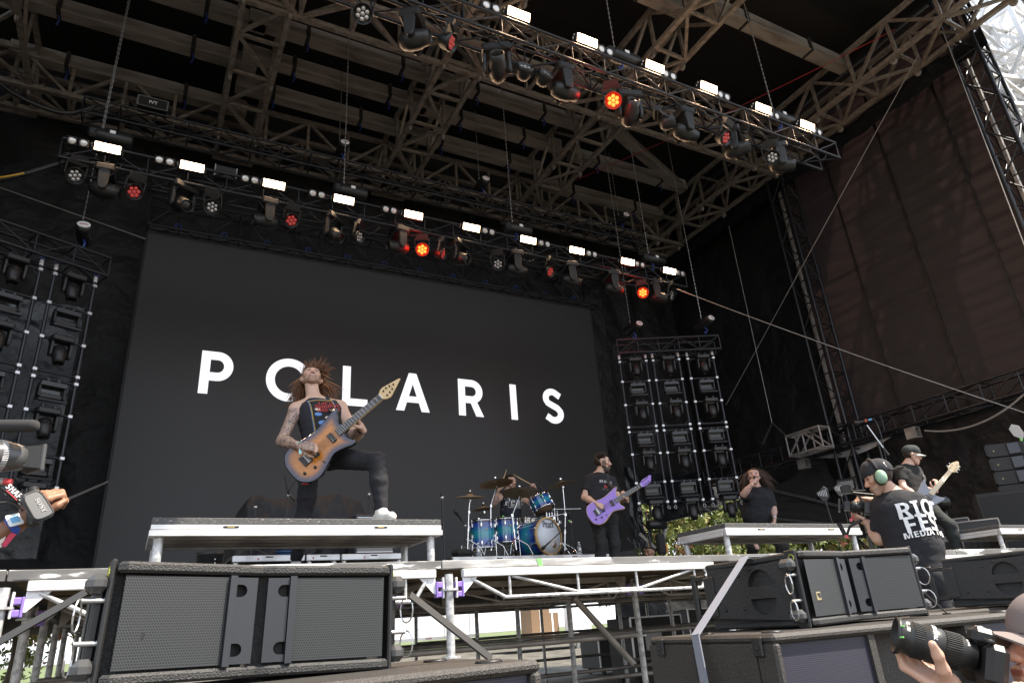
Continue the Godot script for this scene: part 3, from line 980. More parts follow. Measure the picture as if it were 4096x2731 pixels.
func make_strobe(at: Vector3, label: String, lit := true, dir := Vector3(0, -0.34, 1)) -> Node3D:
	var o := thing("strobe_lamp", label, "stage lamp", at, "lit strobe panels on the lighting trusses")
	o.basis = rot_to(dir)
	part("housing", rb(Vector3(0.335, 0.145, 0.12), 0.012), M["black_plastic"], o, Transform3D(Basis(), Vector3(0, 0, -0.064)))
	box("led_panel", Vector3(0, 0, 0.0), Vector3(0.305, 0.112, 0.008), M["strobe_glow"], o)
	for s in [-1, 1]:
		box("yoke_arm", Vector3(s * 0.178, 0.0, -0.07), Vector3(0.012, 0.1, 0.03), M["black_metal"], o)
		for k in 2:
			box("barn_label", Vector3(-0.19 - 0.0 * s, 0.03 - 0.035 * k, -0.03 - 0.02 * k), Vector3(0.004, 0.022, 0.014), M["label_white"], o)
			if s > 0:
				break
	tube("clamp", Vector3(0, 0.0, -0.12), Vector3(0, 0.0, -0.2), 0.05, M["black_metal"], o)
	var l := AreaLight3D.new()
	l.name = "strobe_light"
	l.area_size = Vector2(0.3, 0.11)
	l.light_color = Color(1.0, 0.83, 0.66)
	l.light_energy = STROBE_E
	l.area_range = 40.0
	l.shadow_enabled = true
	l.transform = Transform3D(Basis(Vector3.UP, PI), Vector3(0, 0, 0.012))
	o.add_child(l)
	return o

const STROBE_E := 1.3

func make_twin(at: Vector3, label: String) -> Node3D:
	var o := thing("twin_blinder", label, "stage lamp", at, "unlit twin blinders on the lighting trusses")
	o.basis = rot_to(Vector3(0, -0.34, 1))
	for s in [-1, 1]:
		part("lamp_box", rb(Vector3(0.125, 0.125, 0.1), 0.012), M["black_plastic"], o, Transform3D(Basis(), Vector3(s * 0.066, 0, -0.05)))
		part("reflector", lathe([V(0.052, 0.012), V(0.05, 0.0), V(0.03, 0.006), V(0, 0.008)], 18, Transform3D(Basis(Vector3.RIGHT, PI / 2), Vector3.ZERO)).commit(), M["lens_pale"], o, Transform3D(Basis(), Vector3(s * 0.066, 0, 0.002)))
		part("rim", ring_mesh(0.052, 0.006), M["black_metal"], o, Transform3D(Basis(), Vector3(s * 0.066, 0, 0.006)))
	tube("clamp", Vector3(0, -0.02, -0.1), Vector3(0, -0.06, -0.2), 0.04, M["black_metal"], o)
	return o

var _rings := {}
func ring_mesh(r: float, t: float) -> ArrayMesh:   # a torus facing +z
	var key := "%.4f_%.4f" % [r, t]
	if not _rings.has(key):
		var p := []
		for i in 21:
			p.append(Vector3(cos(TAU * i / 20.0), sin(TAU * i / 20.0), 0) * r)
		_rings[key] = done(sweep(p, t, 6))
	return _rings[key]

var _mv := {}
func make_mover(at: Vector3, pan: float, tilt: float, label: String, group: String, lit := false) -> Node3D:
	if _mv.is_empty():
		var s := st()
		lathe([V(0.0, -0.17), V(0.05, -0.17), V(0.095, -0.13), V(0.118, -0.04), V(0.118, 0.05), V(0.098, 0.12), V(0.088, 0.2), V(0.08, 0.2), V(0.074, 0.17)], 20, Transform3D(Basis(Vector3.RIGHT, PI / 2), Vector3.ZERO), s)
		_mv["head"] = done(s)
		_mv["glass"] = done(lathe([V(0.076, 0.0), V(0.05, 0.014), V(0, 0.022)], 18, Transform3D(Basis(Vector3.RIGHT, PI / 2), Vector3.ZERO)))
		_mv["base"] = rb(Vector3(0.36, 0.11, 0.24), 0.02)
		_mv["arm"] = prism(smooth_poly([V(-0.06, 0.0), V(0.06, 0.0), V(0.065, -0.12), V(0.05, -0.26), V(0.0, -0.3), V(-0.05, -0.26), V(-0.065, -0.12)], 3), -0.022, 0.022, 0.008).commit()
		_mv["fin"] = rb(Vector3(0.16, 0.012, 0.01), 0.003)
	var o := thing("moving_head_lamp", label, "stage lamp", at, group)
	o.basis = Basis(Vector3.UP, pan)
	part("base", _mv["base"], M["black_plastic"], o, Transform3D(Basis(), Vector3(0, 0.27, 0)))
	for s in [-1, 1]:
		part("yoke_arm", _mv["arm"], M["black_plastic"], o, Transform3D(Basis(Vector3.UP, PI / 2), Vector3(s * 0.15, 0.22, 0)))
		box("clamp", Vector3(s * 0.09, 0.355, 0), Vector3(0.035, 0.07, 0.05), M["black_metal"], o)
	var hb := Basis(Vector3.RIGHT, tilt)
	var h := part("head", _mv["head"], M["black_plastic"], o, Transform3D(hb, Vector3.ZERO))
	part("front_lens", _mv["glass"], M["lens_dark"], h, Transform3D(Basis(), Vector3(0, 0, 0.172)))
	part("vent_fin", _mv["fin"], M["black_metal"], h, Transform3D(Basis(), Vector3(0, 0.118, -0.03)))
	return o

func make_par(at: Vector3, dir: Vector3, state: String, label: String) -> Node3D:
	var o := thing("par_lamp", label, "stage lamp", at, "seven-lens LED pars under the lighting trusses")
	o.basis = rot_to(dir)
	if not UNIT.has("par"):
		UNIT["par"] = done(lathe([V(0, -0.15), V(0.06, -0.15), V(0.095, -0.1), V(0.105, -0.02), V(0.112, 0.03), V(0.104, 0.03), V(0.1, 0.0), V(0, 0.0)], 22, Transform3D(Basis(Vector3.RIGHT, PI / 2), Vector3.ZERO)))
	part("body", UNIT["par"], M["black_plastic"], o)
	lens7(o, 0.088, state)
	for s in [-1, 1]:
		bar("yoke_arm", Vector3(s * 0.118, 0, -0.05), Vector3(s * 0.118, 0.16, -0.09), 0.012, 0.03, M["black_metal"], o)
	box("yoke_top", Vector3(0, 0.165, -0.09), Vector3(0.25, 0.03, 0.05), M["black_metal"], o)
	box("driver_box", Vector3(0, 0.22, -0.1), Vector3(0.2, 0.08, 0.1), M["black_plastic"], o)
	if state == "red":
		var l := OmniLight3D.new()
		l.name = "red_light"
		l.light_color = Color(1.0, 0.14, 0.04)
		l.light_energy = 0.16
		l.light_size = 0.08
		l.omni_range = 30.0
		l.omni_attenuation = 2.0
		l.shadow_enabled = true
		l.position = Vector3(0, 0, 0.12)
		o.add_child(l)
	return o

func chain(a: Vector3, b: Vector3) -> ArrayMesh:
	var n := int(a.distance_to(b) / 0.045)
	var p := []
	var r := []
	for i in n + 1:
		p.append(a.lerp(b, float(i) / n))
		r.append(0.013 if i % 2 == 0 else 0.004)
	return done(sweep(p, r, 5))

# a chain hoist hanging at `at` with its chain up to the roof
func hoist(at: Vector3, top: float, label: String, lying := false):
	var o := thing("chain_hoist", label, "chain hoist", at, "chain hoists of the lighting rig")
	var ax := Basis(Vector3.BACK, PI / 2) if lying else Basis(Vector3.RIGHT, PI / 2)
	part("motor", done(lathe([V(0, -0.23), V(0.08, -0.23), V(0.1, -0.2), V(0.1, 0.2), V(0.08, 0.23), V(0, 0.23)], 18)), M["black_plastic"], o, Transform3D(ax, Vector3(0.1 if lying else 0.0, 0, 0)))
	part("gear_box", rb(Vector3(0.2, 0.16, 0.16), 0.03), M["black_plastic"], o, Transform3D(Basis(), Vector3(-0.12 if lying else 0.0, 0.0, 0)))
	if lying:
		box("rating_label", Vector3(0.08, 0.03, 0.098), Vector3(0.07, 0.05, 0.008), M["label_white"], o)
	else:
		part("rating_label", done(lathe([V(0.082, 0.0), V(0.07, 0.008), V(0, 0.008)], 18, Transform3D(Basis(Vector3.RIGHT, PI / 2), Vector3.ZERO))), M["label_white"], o, Transform3D(Basis.from_scale(Vector3(1, 0.6, 1)), Vector3(0, 0.01, 0.232)))
		box("label_stripe", Vector3(0, 0.01, 0.2425), Vector3(0.1, 0.012, 0.003), M["red_mark"], o)
	part("hook", sweep(curve([Vector3(0, -0.1, 0), Vector3(0.03, -0.17, 0.02), Vector3(0, -0.24, 0.0), Vector3(-0.03, -0.2, 0)], 4), 0.014, 6).commit(), M["blue_hook"], o)
	part("chain", chain(Vector3(-0.05, 0.06, 0), Vector3(-0.05, top - at.y, 0)), M["steel"], o)

func light_trusses():
	mat("red_mark", Color(0.4, 0.02, 0.02), 0.5)
	var T := [[Vector3(-1.55, 7.25, -9.25), Vector3(9.2, 7.25, -9.25), 0.34, 0.3, 0.045, "rear lighting truss", "black lighting truss carrying ten lit strobes across the stage"], [Vector3(0.6, 7.76, -5.5), Vector3(9.25, 7.76, -5.5), 0.34, 0.3, 0.045, "front lighting truss", "black lighting truss in the upper right carrying six lit strobes"], [Vector3(-1.63, 9.09, -10.6), Vector3(9.55, 9.09, -10.6), 0.3, 0.3, 0.042, "upstage truss", "bare black truss above and behind the rear row of lamps"], [Vector3(-0.56, 8.48, -12.4), Vector3(9.35, 8.48, -12.4), 0.34, 0.6, 0.045, "screen truss", "black truss along the top of the video screen"]]
	for t in T:
		var o := thing("lighting_truss", t[6], "truss", Vector3.ZERO, "black trusses hung across the stage")
		truss(o, t[0], t[1], t[2], t[3], t[4], 0.022, 0.52, M["truss_black"], "tube")
		rebase(o, (t[0] + t[1]) / 2)
	var SA := [-1.022, 0.024, 1.143, 2.196, 3.344, 4.386, 5.499, 6.531, 7.696, 8.726]
	for i in SA.size():
		make_strobe(Vector3(SA[i], 7.34, -9.0), "%s lit warm-white strobe on the rear lighting truss" % nth(i, 10))
	var SB := [3.392, 4.412, 5.538, 6.532, 7.63, 8.609]
	for i in SB.size():
		make_strobe(Vector3(SB[i], 8.03, -5.3), "%s lit warm-white strobe on the front lighting truss, upper right" % nth(i, 6))
	var TA := [-1.37, -0.33, 0.805, 1.785, 2.945, 4.72, 5.845, 6.875, 8.0, 9.02]
	for i in TA.size():
		make_twin(Vector3(TA[i], 7.35, -9.02), "%s unlit twin-lens blinder on the rear lighting truss" % nth(i, 10))
	var TB := [3.015, 4.715, 5.805, 6.83, 7.865, 8.83]
	for i in TB.size():
		make_twin(Vector3(TB[i], 8.0, -5.32), "%s unlit twin-lens blinder on the front lighting truss" % nth(i, 6))
	var MA := [-1.0, -0.05, 1.11, 2.08, 3.16, 4.22, 5.29, 6.44, 7.39, 8.48]
	for i in MA.size():
		make_mover(Vector3(MA[i], 6.8, -9.2), [1.5, 0.5, -1.5, 0.6, -1.45, 0.5, 1.5, 1.4, 1.4, 0.9][i], [0.1, 0.5, 0.1, 0.7, 0.15, 0.4, 0.1, 0.2, 0.1, 0.3][i], "%s dark moving head hanging under the rear lighting truss" % nth(i, 10), "moving heads under the lighting trusses")
	var MB := [2.07, 3.14, 4.07, 5.12, 6.06, 7.05, 7.98]
	for i in MB.size():
		make_mover(Vector3(MB[i], 7.22, -5.5), [0.9, -0.5, 1.5, -0.3, 1.5, 0.6, 0.9][i], [0.0, -0.3, 0.05, -0.5, 0.1, 0.0, 0.2][i], "%s dark moving head hanging under the front lighting truss" % nth(i, 7), "moving heads under the lighting trusses")
	var PA := [[-1.34, 6.9, "off", 0.2], [-0.64, 6.83, "dim", 0.25], [0.35, 6.83, "off", -0.2], [1.45, 6.87, "dim", 0.1], [2.49, 6.81, "off", 0.9], [3.54, 6.81, "red", -0.3], [3.9, 6.8, "dim", 1.0], [4.93, 6.81, "off", -0.4], [5.99, 6.87, "dim", 0.4], [8.08, 6.81, "red", -0.6], [8.8, 6.87, "off", 0.6]]
	for i in PA.size():
		var p: Array = PA[i]
		var txt: String = {"off": "unlit", "dim": "faintly red-glowing", "red": "brightly lit red"}[p[2]]
		var aim := Vector3(p[3], -0.6, 0.75)
		if p[2] == "red":
			aim = (Vector3(0, 1.0, 0) - Vector3(p[0], p[1], -9.15)).normalized()
		make_par(Vector3(p[0], p[1], -9.15), aim, p[2], "%s seven-lens par under the rear lighting truss, %s" % [txt, nth(i, 11)])
	var PB := [[1.45, 7.24, "off", 0.0], [2.49, 7.27, "dim", 0.8], [3.47, 7.28, "dark", -0.1], [3.76, 7.29, "dark", 0.1], [4.78, 7.24, "red", -0.5], [5.74, 7.23, "dark", 0.9], [6.76, 7.27, "dim", 0.2], [7.68, 7.2, "off", -0.5]]
	for i in PB.size():
		var p: Array = PB[i]
		var txt: String = {"off": "unlit", "dark": "dark", "dim": "faintly red-glowing", "red": "brightly lit red"}[p[2]]
		var aim := Vector3(p[3], -0.55, 0.6)
		if p[2] in ["red", "off"]:
			aim = (Vector3(0, 1.0, 0) - Vector3(p[0], p[1], -5.4)).normalized()
		elif p[2] == "dark":
			aim = Vector3(p[3], 0.35, 0.7)
		make_par(Vector3(p[0], p[1], -5.4), aim, p[2], "%s seven-lens par under the front lighting truss, %s" % [txt, nth(i, 8)])
	var HA := [-1.09, 2.283, 5.36, 8.479]
	for i in 4:
		hoist(Vector3(HA[i], 7.66, -9.2), 11.2, "%s chain hoist lying over the rear lighting truss" % nth(i, 4), true)
	for i in 2:
		hoist(Vector3([5.043, 8.119][i], 8.15, -5.45), 11.2, "%s chain hoist lying over the front lighting truss" % ["left", "right"][i], true)
	for i in 3:
		hoist(Vector3([2.511, 5.448, 9.039][i], 9.58, -10.6), 11.5, "%s chain hoist with white label above the bare upstage truss" % nth(i, 3))
	var pc := thing("power_case", "small black case with alloy edges and the letters P/T on the upstage truss", "equipment case", Vector3(-0.68, 9.4, -10.5))
	part("body", rb(Vector3(0.44, 0.19, 0.2), 0.01), M["black_plastic"], pc)
	for s in [-1, 1]:
		box("edge_trim", Vector3(s * 0.22, 0, 0.1), Vector3(0.02, 0.2, 0.02), M["steel"], pc)
		box("rail_trim", Vector3(0, s * 0.096, 0.1), Vector3(0.42, 0.012, 0.018), M["steel"], pc)
	part("lettering", words("P/T", 0.06), M["label_white"], pc, Transform3D(Basis(), Vector3(0.0, 0.01, 0.102)))
	var dc := thing("dimmer_box", "small black box with alloy corners behind the third strobe of the rear truss", "equipment case", Vector3(0.48, 7.55, -9.35))
	part("body", rb(Vector3(0.3, 0.2, 0.2), 0.01), M["black_plastic"], dc)
	for s in [-1, 1]:
		box("edge_trim", Vector3(s * 0.15, 0, 0.1), Vector3(0.016, 0.2, 0.016), M["steel"], dc)
	# bundles of cable along the trusses
	for c in [[[Vector3(-3.2, 9.6, -10.4), Vector3(-2.6, 9.05, -10.5), Vector3(-1.9, 8.9, -10.55), Vector3(-1.5, 9.2, -10.6)], "black cable looping down to the left end of the upstage truss"], [[Vector3(-3.6, 7.2, -10.5), Vector3(-3.0, 6.75, -9.8), Vector3(-2.2, 6.75, -9.4), Vector3(-1.5, 7.15, -9.25)], "thick cable bundle looping to the left end of the rear lighting truss"]]:
		var cb := part("cable_bundle", sweep(curve(c[0], 8), 0.035, 7).commit(), M["cable_black"], self)
		tag(cb, c[1], "cable")
	var yc := part("yellow_cable", sweep(curve([Vector3(-3.5, 7.12, -10.3), Vector3(-2.9, 6.7, -9.7), Vector3(-2.2, 6.72, -9.3), Vector3(-1.9, 6.85, -9.25)], 8), 0.012, 6).commit(), mat("yellow_rubber", Color(0.55, 0.3, 0.02), 0.5), self)
	tag(yc, "yellow cable in the bundle at the far left lamps", "cable")
	var rng2 := RandomNumberGenerator.new()
	rng2.seed = 21
	for q in 2:
		for i in 14:
			var x := -1.2 + i * 0.72 if q == 0 else 1.4 + i * 0.55
			var y := 7.1 if q == 0 else 7.62
			var z := -9.1 if q == 0 else -5.35
			var d := rng2.randf_range(0.08, 0.22)
			var w := part("lamp_cable", sweep(sag(Vector3(x, y, z), Vector3(x + rng2.randf_range(0.25, 0.5), y + rng2.randf_range(-0.05, 0.15), z + 0.02), d, 8), 0.008, 5).commit(), M["cable_black"], self)
			tag(w, "thin black lamp cable drooping under the %s lighting truss" % ["rear", "front"][q], "cable", "cables drooping under the %s lighting truss" % ["rear", "front"][q])

# ------------------------------------------------------------------ lettering
func words(t: String, h: float, font := "Droid Sans", bold := true, depth := 0.002) -> Mesh:
	var m := TextMesh.new()
	var f := SystemFont.new()
	f.font_names = PackedStringArray([font])
	if bold:
		f.font_weight = 700
	m.font = f
	m.text = t
	m.font_size = 64
	m.pixel_size = h / 46.0
	m.depth = depth
	m.curve_step = 4.0
	return m

func stroke(pts: Array, w: float, closed := false) -> PackedVector2Array:   # a band of constant width along a polyline
	var l := PackedVector2Array()
	var r := PackedVector2Array()
	for i in pts.size():
		var d0: Vector2 = (pts[i] - pts[i - 1]).normalized() if i > 0 else (pts[1] - pts[0]).normalized()
		var d1: Vector2 = (pts[i + 1] - pts[i]).normalized() if i < pts.size() - 1 else d0
		if i == 0:
			d0 = d1
		var n := Vector2(-d0.y, d0.x) + Vector2(-d1.y, d1.x)
		n = n.normalized() / maxf(0.5, n.length() * 0.5)
		l.append(pts[i] + n * w / 2)
		r.append(pts[i] - n * w / 2)
	r.reverse()
	l.append_array(r)
	return l

func band(s: SurfaceTool, raw: Array, w: float, z0: float, z1: float):   # the same band as a strip of little boxes, for round letters
	var pts := []
	for q in raw:
		if pts.is_empty() or pts[-1].distance_to(q) > 0.001:
			pts.append(q)
	for i in pts.size() - 1:
		var q := stroke([pts[i], pts[i + 1]], w)
		var e0: Vector2 = (pts[i] - pts[i - 1]).normalized() if i > 0 else (pts[1] - pts[0]).normalized()
		var e1: Vector2 = (pts[i + 1] - pts[i]).normalized()
		var e2: Vector2 = (pts[i + 2] - pts[i + 1]).normalized() if i + 2 < pts.size() else e1
		var n0 := (Vector2(-e0.y, e0.x) + Vector2(-e1.y, e1.x)).normalized()
		var n1 := (Vector2(-e2.y, e2.x) + Vector2(-e1.y, e1.x)).normalized()
		prism(PackedVector2Array([pts[i] + n0 * w / 2, pts[i + 1] + n1 * w / 2, pts[i + 1] - n1 * w / 2, pts[i] - n0 * w / 2]), z0, z1, 0.0, Transform3D(), s)

func arc(c: Vector2, rx: float, ry: float, a0: float, a1: float, n := 20) -> Array:
	var o := []
	for i in n + 1:
		var a := lerpf(a0, a1, float(i) / n)
		o.append(c + Vector2(cos(a) * rx, sin(a) * ry))
	return o

func led_screen():
	var o := thing("video_screen", "huge dark LED video screen behind the band showing white letters", "screen", Vector3(4.34, 2.1, -12.5))
	part("panel", rb(Vector3(9.74, 6.1, 0.1), 0.004), M["screen"], o, Transform3D(Basis(), Vector3(0, 3.05, 0)))
	box("header", Vector3(0, 6.13, 0.0), Vector3(9.74, 0.07, 0.16), M["screen_edge"], o)
	for s in [-1, 1]:
		box("side_frame", Vector3(s * 4.885, 3.05, -0.03), Vector3(0.03, 6.1, 0.12), M["screen_edge"], o)
	box("side_drape", Vector3(5.25, 3.2, -0.3), Vector3(0.55, 7.2, 0.05), M["backdrop"], o)
	for i in 12:
		part("shackle", ring_mesh(0.05, 0.012), M["blue_hook"], o, Transform3D(Basis(), Vector3(-4.4 + i * 0.8, 6.25, 0.08)))
	var w := 0.155
	var lets := {}
	var z0 := 0.0
	var z1 := 0.006
	# P
	var s := st()
	band(s, [V(0.6775, 5.13), V(0.6775, 5.93)], w, z0, z1)
	var bowl := [V(0.755, 5.8525), V(0.88, 5.8525)]
	bowl.append_array(arc(V(0.88, 5.655), 0.1825, 0.1975, PI / 2, -PI / 2, 14))
	bowl.append(V(0.755, 5.4575))
	band(s, bowl, w, z0, z1)
	lets["letter_p"] = s
	s = st()
	band(s, arc(V(2.125, 5.53), 0.335, 0.345, 0.3, 0.3 + TAU, 40), w, z0, z1)
	lets["letter_o"] = s
	s = st()
	prism(PackedVector2Array([V(3.125, 5.93), V(3.125, 5.13), V(3.62, 5.13), V(3.62, 5.275), V(3.28, 5.275), V(3.28, 5.93)]), z0, z1, 0.0, Transform3D(), s)
	lets["letter_l"] = s
	s = st()
	prism(PackedVector2Array([V(4.2, 5.12), V(4.37, 5.12), V(4.443, 5.30), V(4.667, 5.30), V(4.74, 5.12), V(4.91, 5.12), V(4.635, 5.925), V(4.475, 5.925), V(4.443, 5.83), V(4.555, 5.73), V(4.625, 5.43), V(4.487, 5.43), V(4.555, 5.73), V(4.443, 5.83)]), z0, z1, 0.0, Transform3D(), s) if false else null
	prism(PackedVector2Array([V(4.2, 5.12), V(4.37, 5.12), V(4.63, 5.925), V(4.475, 5.925)]), z0, z1, 0.0, Transform3D(), s)
	prism(PackedVector2Array([V(4.74, 5.12), V(4.91, 5.12), V(4.635, 5.925), V(4.555, 5.694)]), z0, z1, 0.0, Transform3D(), s)
	prism(PackedVector2Array([V(4.428, 5.30), V(4.681, 5.30), V(4.637, 5.43), V(4.471, 5.43)]), z0, z1, 0.0, Transform3D(), s)
	lets["letter_a"] = s
	s = st()
	band(s, [V(5.6375, 5.12), V(5.6375, 5.92)], w, z0, z1)
	bowl = [V(5.715, 5.8425), V(5.87, 5.8425)]
	bowl.append_array(arc(V(5.87, 5.66), 0.175, 0.1825, PI / 2, -PI / 2, 14))
	bowl.append(V(5.715, 5.4775))
	band(s, bowl, w, z0, z1)
	prism(PackedVector2Array([V(5.83, 5.42), V(5.99, 5.42), V(6.13, 5.12), V(5.955, 5.12)]), z0, z1, 0.0, Transform3D(), s)
	lets["letter_r"] = s
	s = st()
	band(s, [V(6.867, 5.12), V(6.867, 5.92)], w, z0, z1)
	lets["letter_i"] = s
	s = st()
	var c := [V(8.065, 5.745)]
	c.append_array(arc(V(7.86, 5.69), 0.165, 0.155, 0.75, PI * 1.0, 10))
	c.append_array([V(7.70, 5.64), V(7.74, 5.575), V(7.85, 5.525), V(7.97, 5.47), V(8.04, 5.40)])
	c.append_array(arc(V(7.875, 5.335), 0.178, 0.155, 0.1, -PI * 0.62, 12))
	c.append(V(7.685, 5.27))
	band(s, c, w * 0.97, z0, z1)
	lets["letter_s"] = s
	for k in lets:
		part(k, done(lets[k]), M["screen_letter"], o, Transform3D(Basis(), Vector3(-4.34, -2.1, 0.0525)))

# ------------------------------------------------------------------ ladders of lamps at the sides
func light_ladders():
	var rungs := [5.68, 5.265, 4.79, 4.35, 4.255, 3.825, 3.29, 2.925]
	for side in [1, -1]:
		var a: float = deg_to_rad(25.0) * side
		var u := Vector3(cos(a), 0, sin(a))
		var base := Vector3(7, 0, -10.5) if side > 0 else Vector3(-1.07, 0, -9.84)
		var wd := "right" if side > 0 else "left"
		var t := thing("ladder_truss", "short black truss holding the %s group of lamp ladders" % wd, "truss", Vector3.ZERO, "trusses holding the lamp ladders")
		var s0 := 1.05 if side > 0 else -2.5
		var s1 := 3.12 if side > 0 else 0.21
		truss(t, base + u * s0 + Vector3(0, 5.96, 0), base + u * s1 + Vector3(0, 5.96, 0), 0.3, 0.28, 0.045, 0.02, 0.42, M["truss_black"], "tube")
		rebase(t, base + u * (s0 + s1) / 2 + Vector3(0, 5.8, 0))
		var cols := [[1.09, 1.62], [1.76, 2.28], [2.46, 2.98]] if side > 0 else [[-1.72, -1.2], [-1.06, -0.54], [-0.37, 0.12]]
		var cname := ["inner", "middle", "outer"] if side > 0 else ["outer", "middle", "inner"]
		for ci in 3:
			var c: Array = cols[ci]
			var cc: float = (c[0] + c[1]) / 2
			var pos: Vector3 = base + u * cc
			var o := thing("lamp_ladder", "%s black pipe ladder of lamps in the %s group beside the screen" % [cname[ci], wd], "lamp ladder", pos, "pipe ladders of lamps")
			o.basis = Basis(Vector3.UP, -a)
			var hw: float = (c[1] - c[0]) / 2
			for sx in [-1, 1]:
				tube("pipe", Vector3(sx * hw, 2.85, 0), Vector3(sx * hw, 5.8, 0), 0.045, M["truss_black"], o)
				tube("coupler", Vector3(sx * hw, 5.74, 0), Vector3(sx * hw, 5.82, 0), 0.05, M["label_white"], o)
				part("hook", ring_mesh(0.022, 0.006), M["blue_hook"], o, Transform3D(Basis(), Vector3(sx * hw, 5.86, 0)))
				part("ring_bolt", ring_mesh(0.025, 0.005), M["steel"], o, Transform3D(Basis(), Vector3(sx * (hw + 0.01), 2.82, 0.02)))
			for ri in rungs.size():
				var y: float = rungs[ri]
				tube("rung", Vector3(-hw, y, 0), Vector3(hw, y, 0), 0.036, M["truss_black"], o)
				for sx in [-1, 1]:
					part("clamp", rb(Vector3(0.06, 0.05, 0.06), 0.008), M["steel"], o, Transform3D(Basis(), Vector3(sx * hw, y, 0.0)))
				if ri in [0, 3, 4, 7]:
					for sx in [-1, 1]:
						var dy: float = -0.1 if ri in [0, 4] else 0.1
						tube("corner_brace", Vector3(sx * hw, y + dy, 0), Vector3(sx * (hw - 0.1), y, 0), 0.016, M["truss_black"], o)
			var my := [5.49, 4.59, 3.63, 2.72]
			for k in 4:
				if side < 0 and ci == 0 and k > 1:
					continue
				var mh := make_mover(pos + Vector3(0, my[k] - 0.0, 0.06), -a, 1.35, "%s moving head from the top on the %s ladder of the %s group" % [ORD[k], cname[ci], wd], "moving heads on the lamp ladders")
				mh.scale = Vector3.ONE * 0.72
			var sy := [5.08, 4.08, 3.12]
			for k in 3:
				if side < 0 and ci == 0 and k > 0:
					continue
				dark_strobe(pos + Vector3(0, sy[k], 0.04), -a, "%s switched-off strobe from the top on the %s ladder of the %s group" % [ORD[k], cname[ci], wd])
		if side > 0:
			hoist(Vector3(8.416, 6.47, -10.0), 11.2, "chain hoist over the left end of the right ladder truss")
			hoist(Vector3(9.75, 6.51, -9.35), 11.2, "chain hoist with an oval label over the right end of the right ladder truss")
		else:
			hoist(Vector3(-1.19, 6.45, -9.85), 11.2, "chain hoist with an oval label over the left ladder truss")

var _ds := {}
func dark_strobe(at: Vector3, yaw: float, label: String):
	if _ds.is_empty():
		_ds["hood"] = done(prism(PackedVector2Array([V(-0.14, 0.0), V(0.14, 0.0), V(0.155, -0.065), V(-0.155, -0.065)]), -0.07, 0.05, 0.006))
		_ds["foot"] = rb(Vector3(0.33, 0.035, 0.17), 0.008)
		_ds["cheek"] = rb(Vector3(0.03, 0.15, 0.1), 0.008)
		_ds["bank"] = rb(Vector3(0.26, 0.06, 0.06), 0.008)
	var o := thing("dark_strobe", label, "stage lamp", at, "switched-off strobes on the lamp ladders")
	o.basis = Basis(Vector3.UP, yaw)
	part("hood", _ds["hood"], M["panel_plastic"], o, Transform3D(Basis(), Vector3(0, 0.13, 0)))
	for s in [-1, 1]:
		part("cheek", _ds["cheek"], M["black_plastic"], o, Transform3D(Basis(), Vector3(s * 0.14, 0.0, -0.02)))
		box("clamp", Vector3(s * 0.06, 0.155, -0.02), Vector3(0.03, 0.05, 0.04), M["black_metal"], o)
	part("lamp_bank", _ds["bank"], M["black_plastic"], o, Transform3D(Basis(), Vector3(0, -0.045, -0.03)))
	box("glass", Vector3(0, 0.02, -0.04), Vector3(0.25, 0.07, 0.01), M["lens_dark"], o)
	part("foot_flap", _ds["foot"], M["panel_plastic"], o, Transform3D(Basis(Vector3.RIGHT, 0.25), Vector3(0, -0.11, 0.02)))

# ------------------------------------------------------------------ risers, backline
func platform(o: Node3D, x0: float, x1: float, z0: float, z1: float, top: float):   # z0 front edge, z1 rear edge; world coordinates
	var cx = (x0 + x1) / 2
	var cz = (z0 + z1) / 2
	var w = x1 - x0
	var d = z0 - z1
	part("deck_board", rb(Vector3(w, 0.04, d), 0.004), M["riser_board"], o, Transform3D(Basis(), Vector3(cx, top - 0.02, cz)))
	for f in [[0.0, 0.0]]:
		for s in [1.0, -1.0]:
			var z = cz + s * (d / 2 - 0.014)
			part("upper_rail", rb(Vector3(w + 0.004, 0.03, 0.03), 0.003), M["aluminium"], o, Transform3D(Basis(), Vector3(cx, top - 0.0565, z)))
			part("lower_rail", rb(Vector3(w + 0.016, 0.036, 0.036), 0.003), M["aluminium"], o, Transform3D(Basis(), Vector3(cx, top - 0.093, z + s * 0.004)))
			var x = cx + s * (w / 2 - 0.014)
			part("end_rail", rb(Vector3(0.03, 0.03, d - 0.07), 0.003), M["aluminium"], o, Transform3D(Basis(), Vector3(x, top - 0.057, cz)))
			part("end_rail", rb(Vector3(0.036, 0.036, d - 0.08), 0.003), M["aluminium"], o, Transform3D(Basis(), Vector3(x + s * 0.004, top - 0.0935, cz)))
	for k in 3:
		part("joist", rb(Vector3(w - 0.09, 0.05, 0.05), 0.004), M["aluminium_dull"], o, Transform3D(Basis(), Vector3(cx, top - 0.088, z0 - d * (0.25 + 0.25 * k))))
	for q in [0.24, 0.76]:
		part("latch_slot", rb(Vector3(0.095, 0.014, 0.01), 0.004), M["rubber"], o, Transform3D(Basis(), Vector3(x0 + w * q, top - 0.0565, z0 + 0.0)))
		part("latch_bolt", rb(Vector3(0.045, 0.007, 0.012), 0.002), M["brass"], o, Transform3D(Basis(), Vector3(x0 + w * q, top - 0.0565, z0 + 0.001)))
	for sx in [x0 + 0.05, x1 - 0.06]:
		for z in [z0 - 0.06, z1 + 0.06]:
			tube("leg", Vector3(sx, DECK + 0.006, z), Vector3(sx, top - 0.112, z), 0.056, M["galvanised"], o)

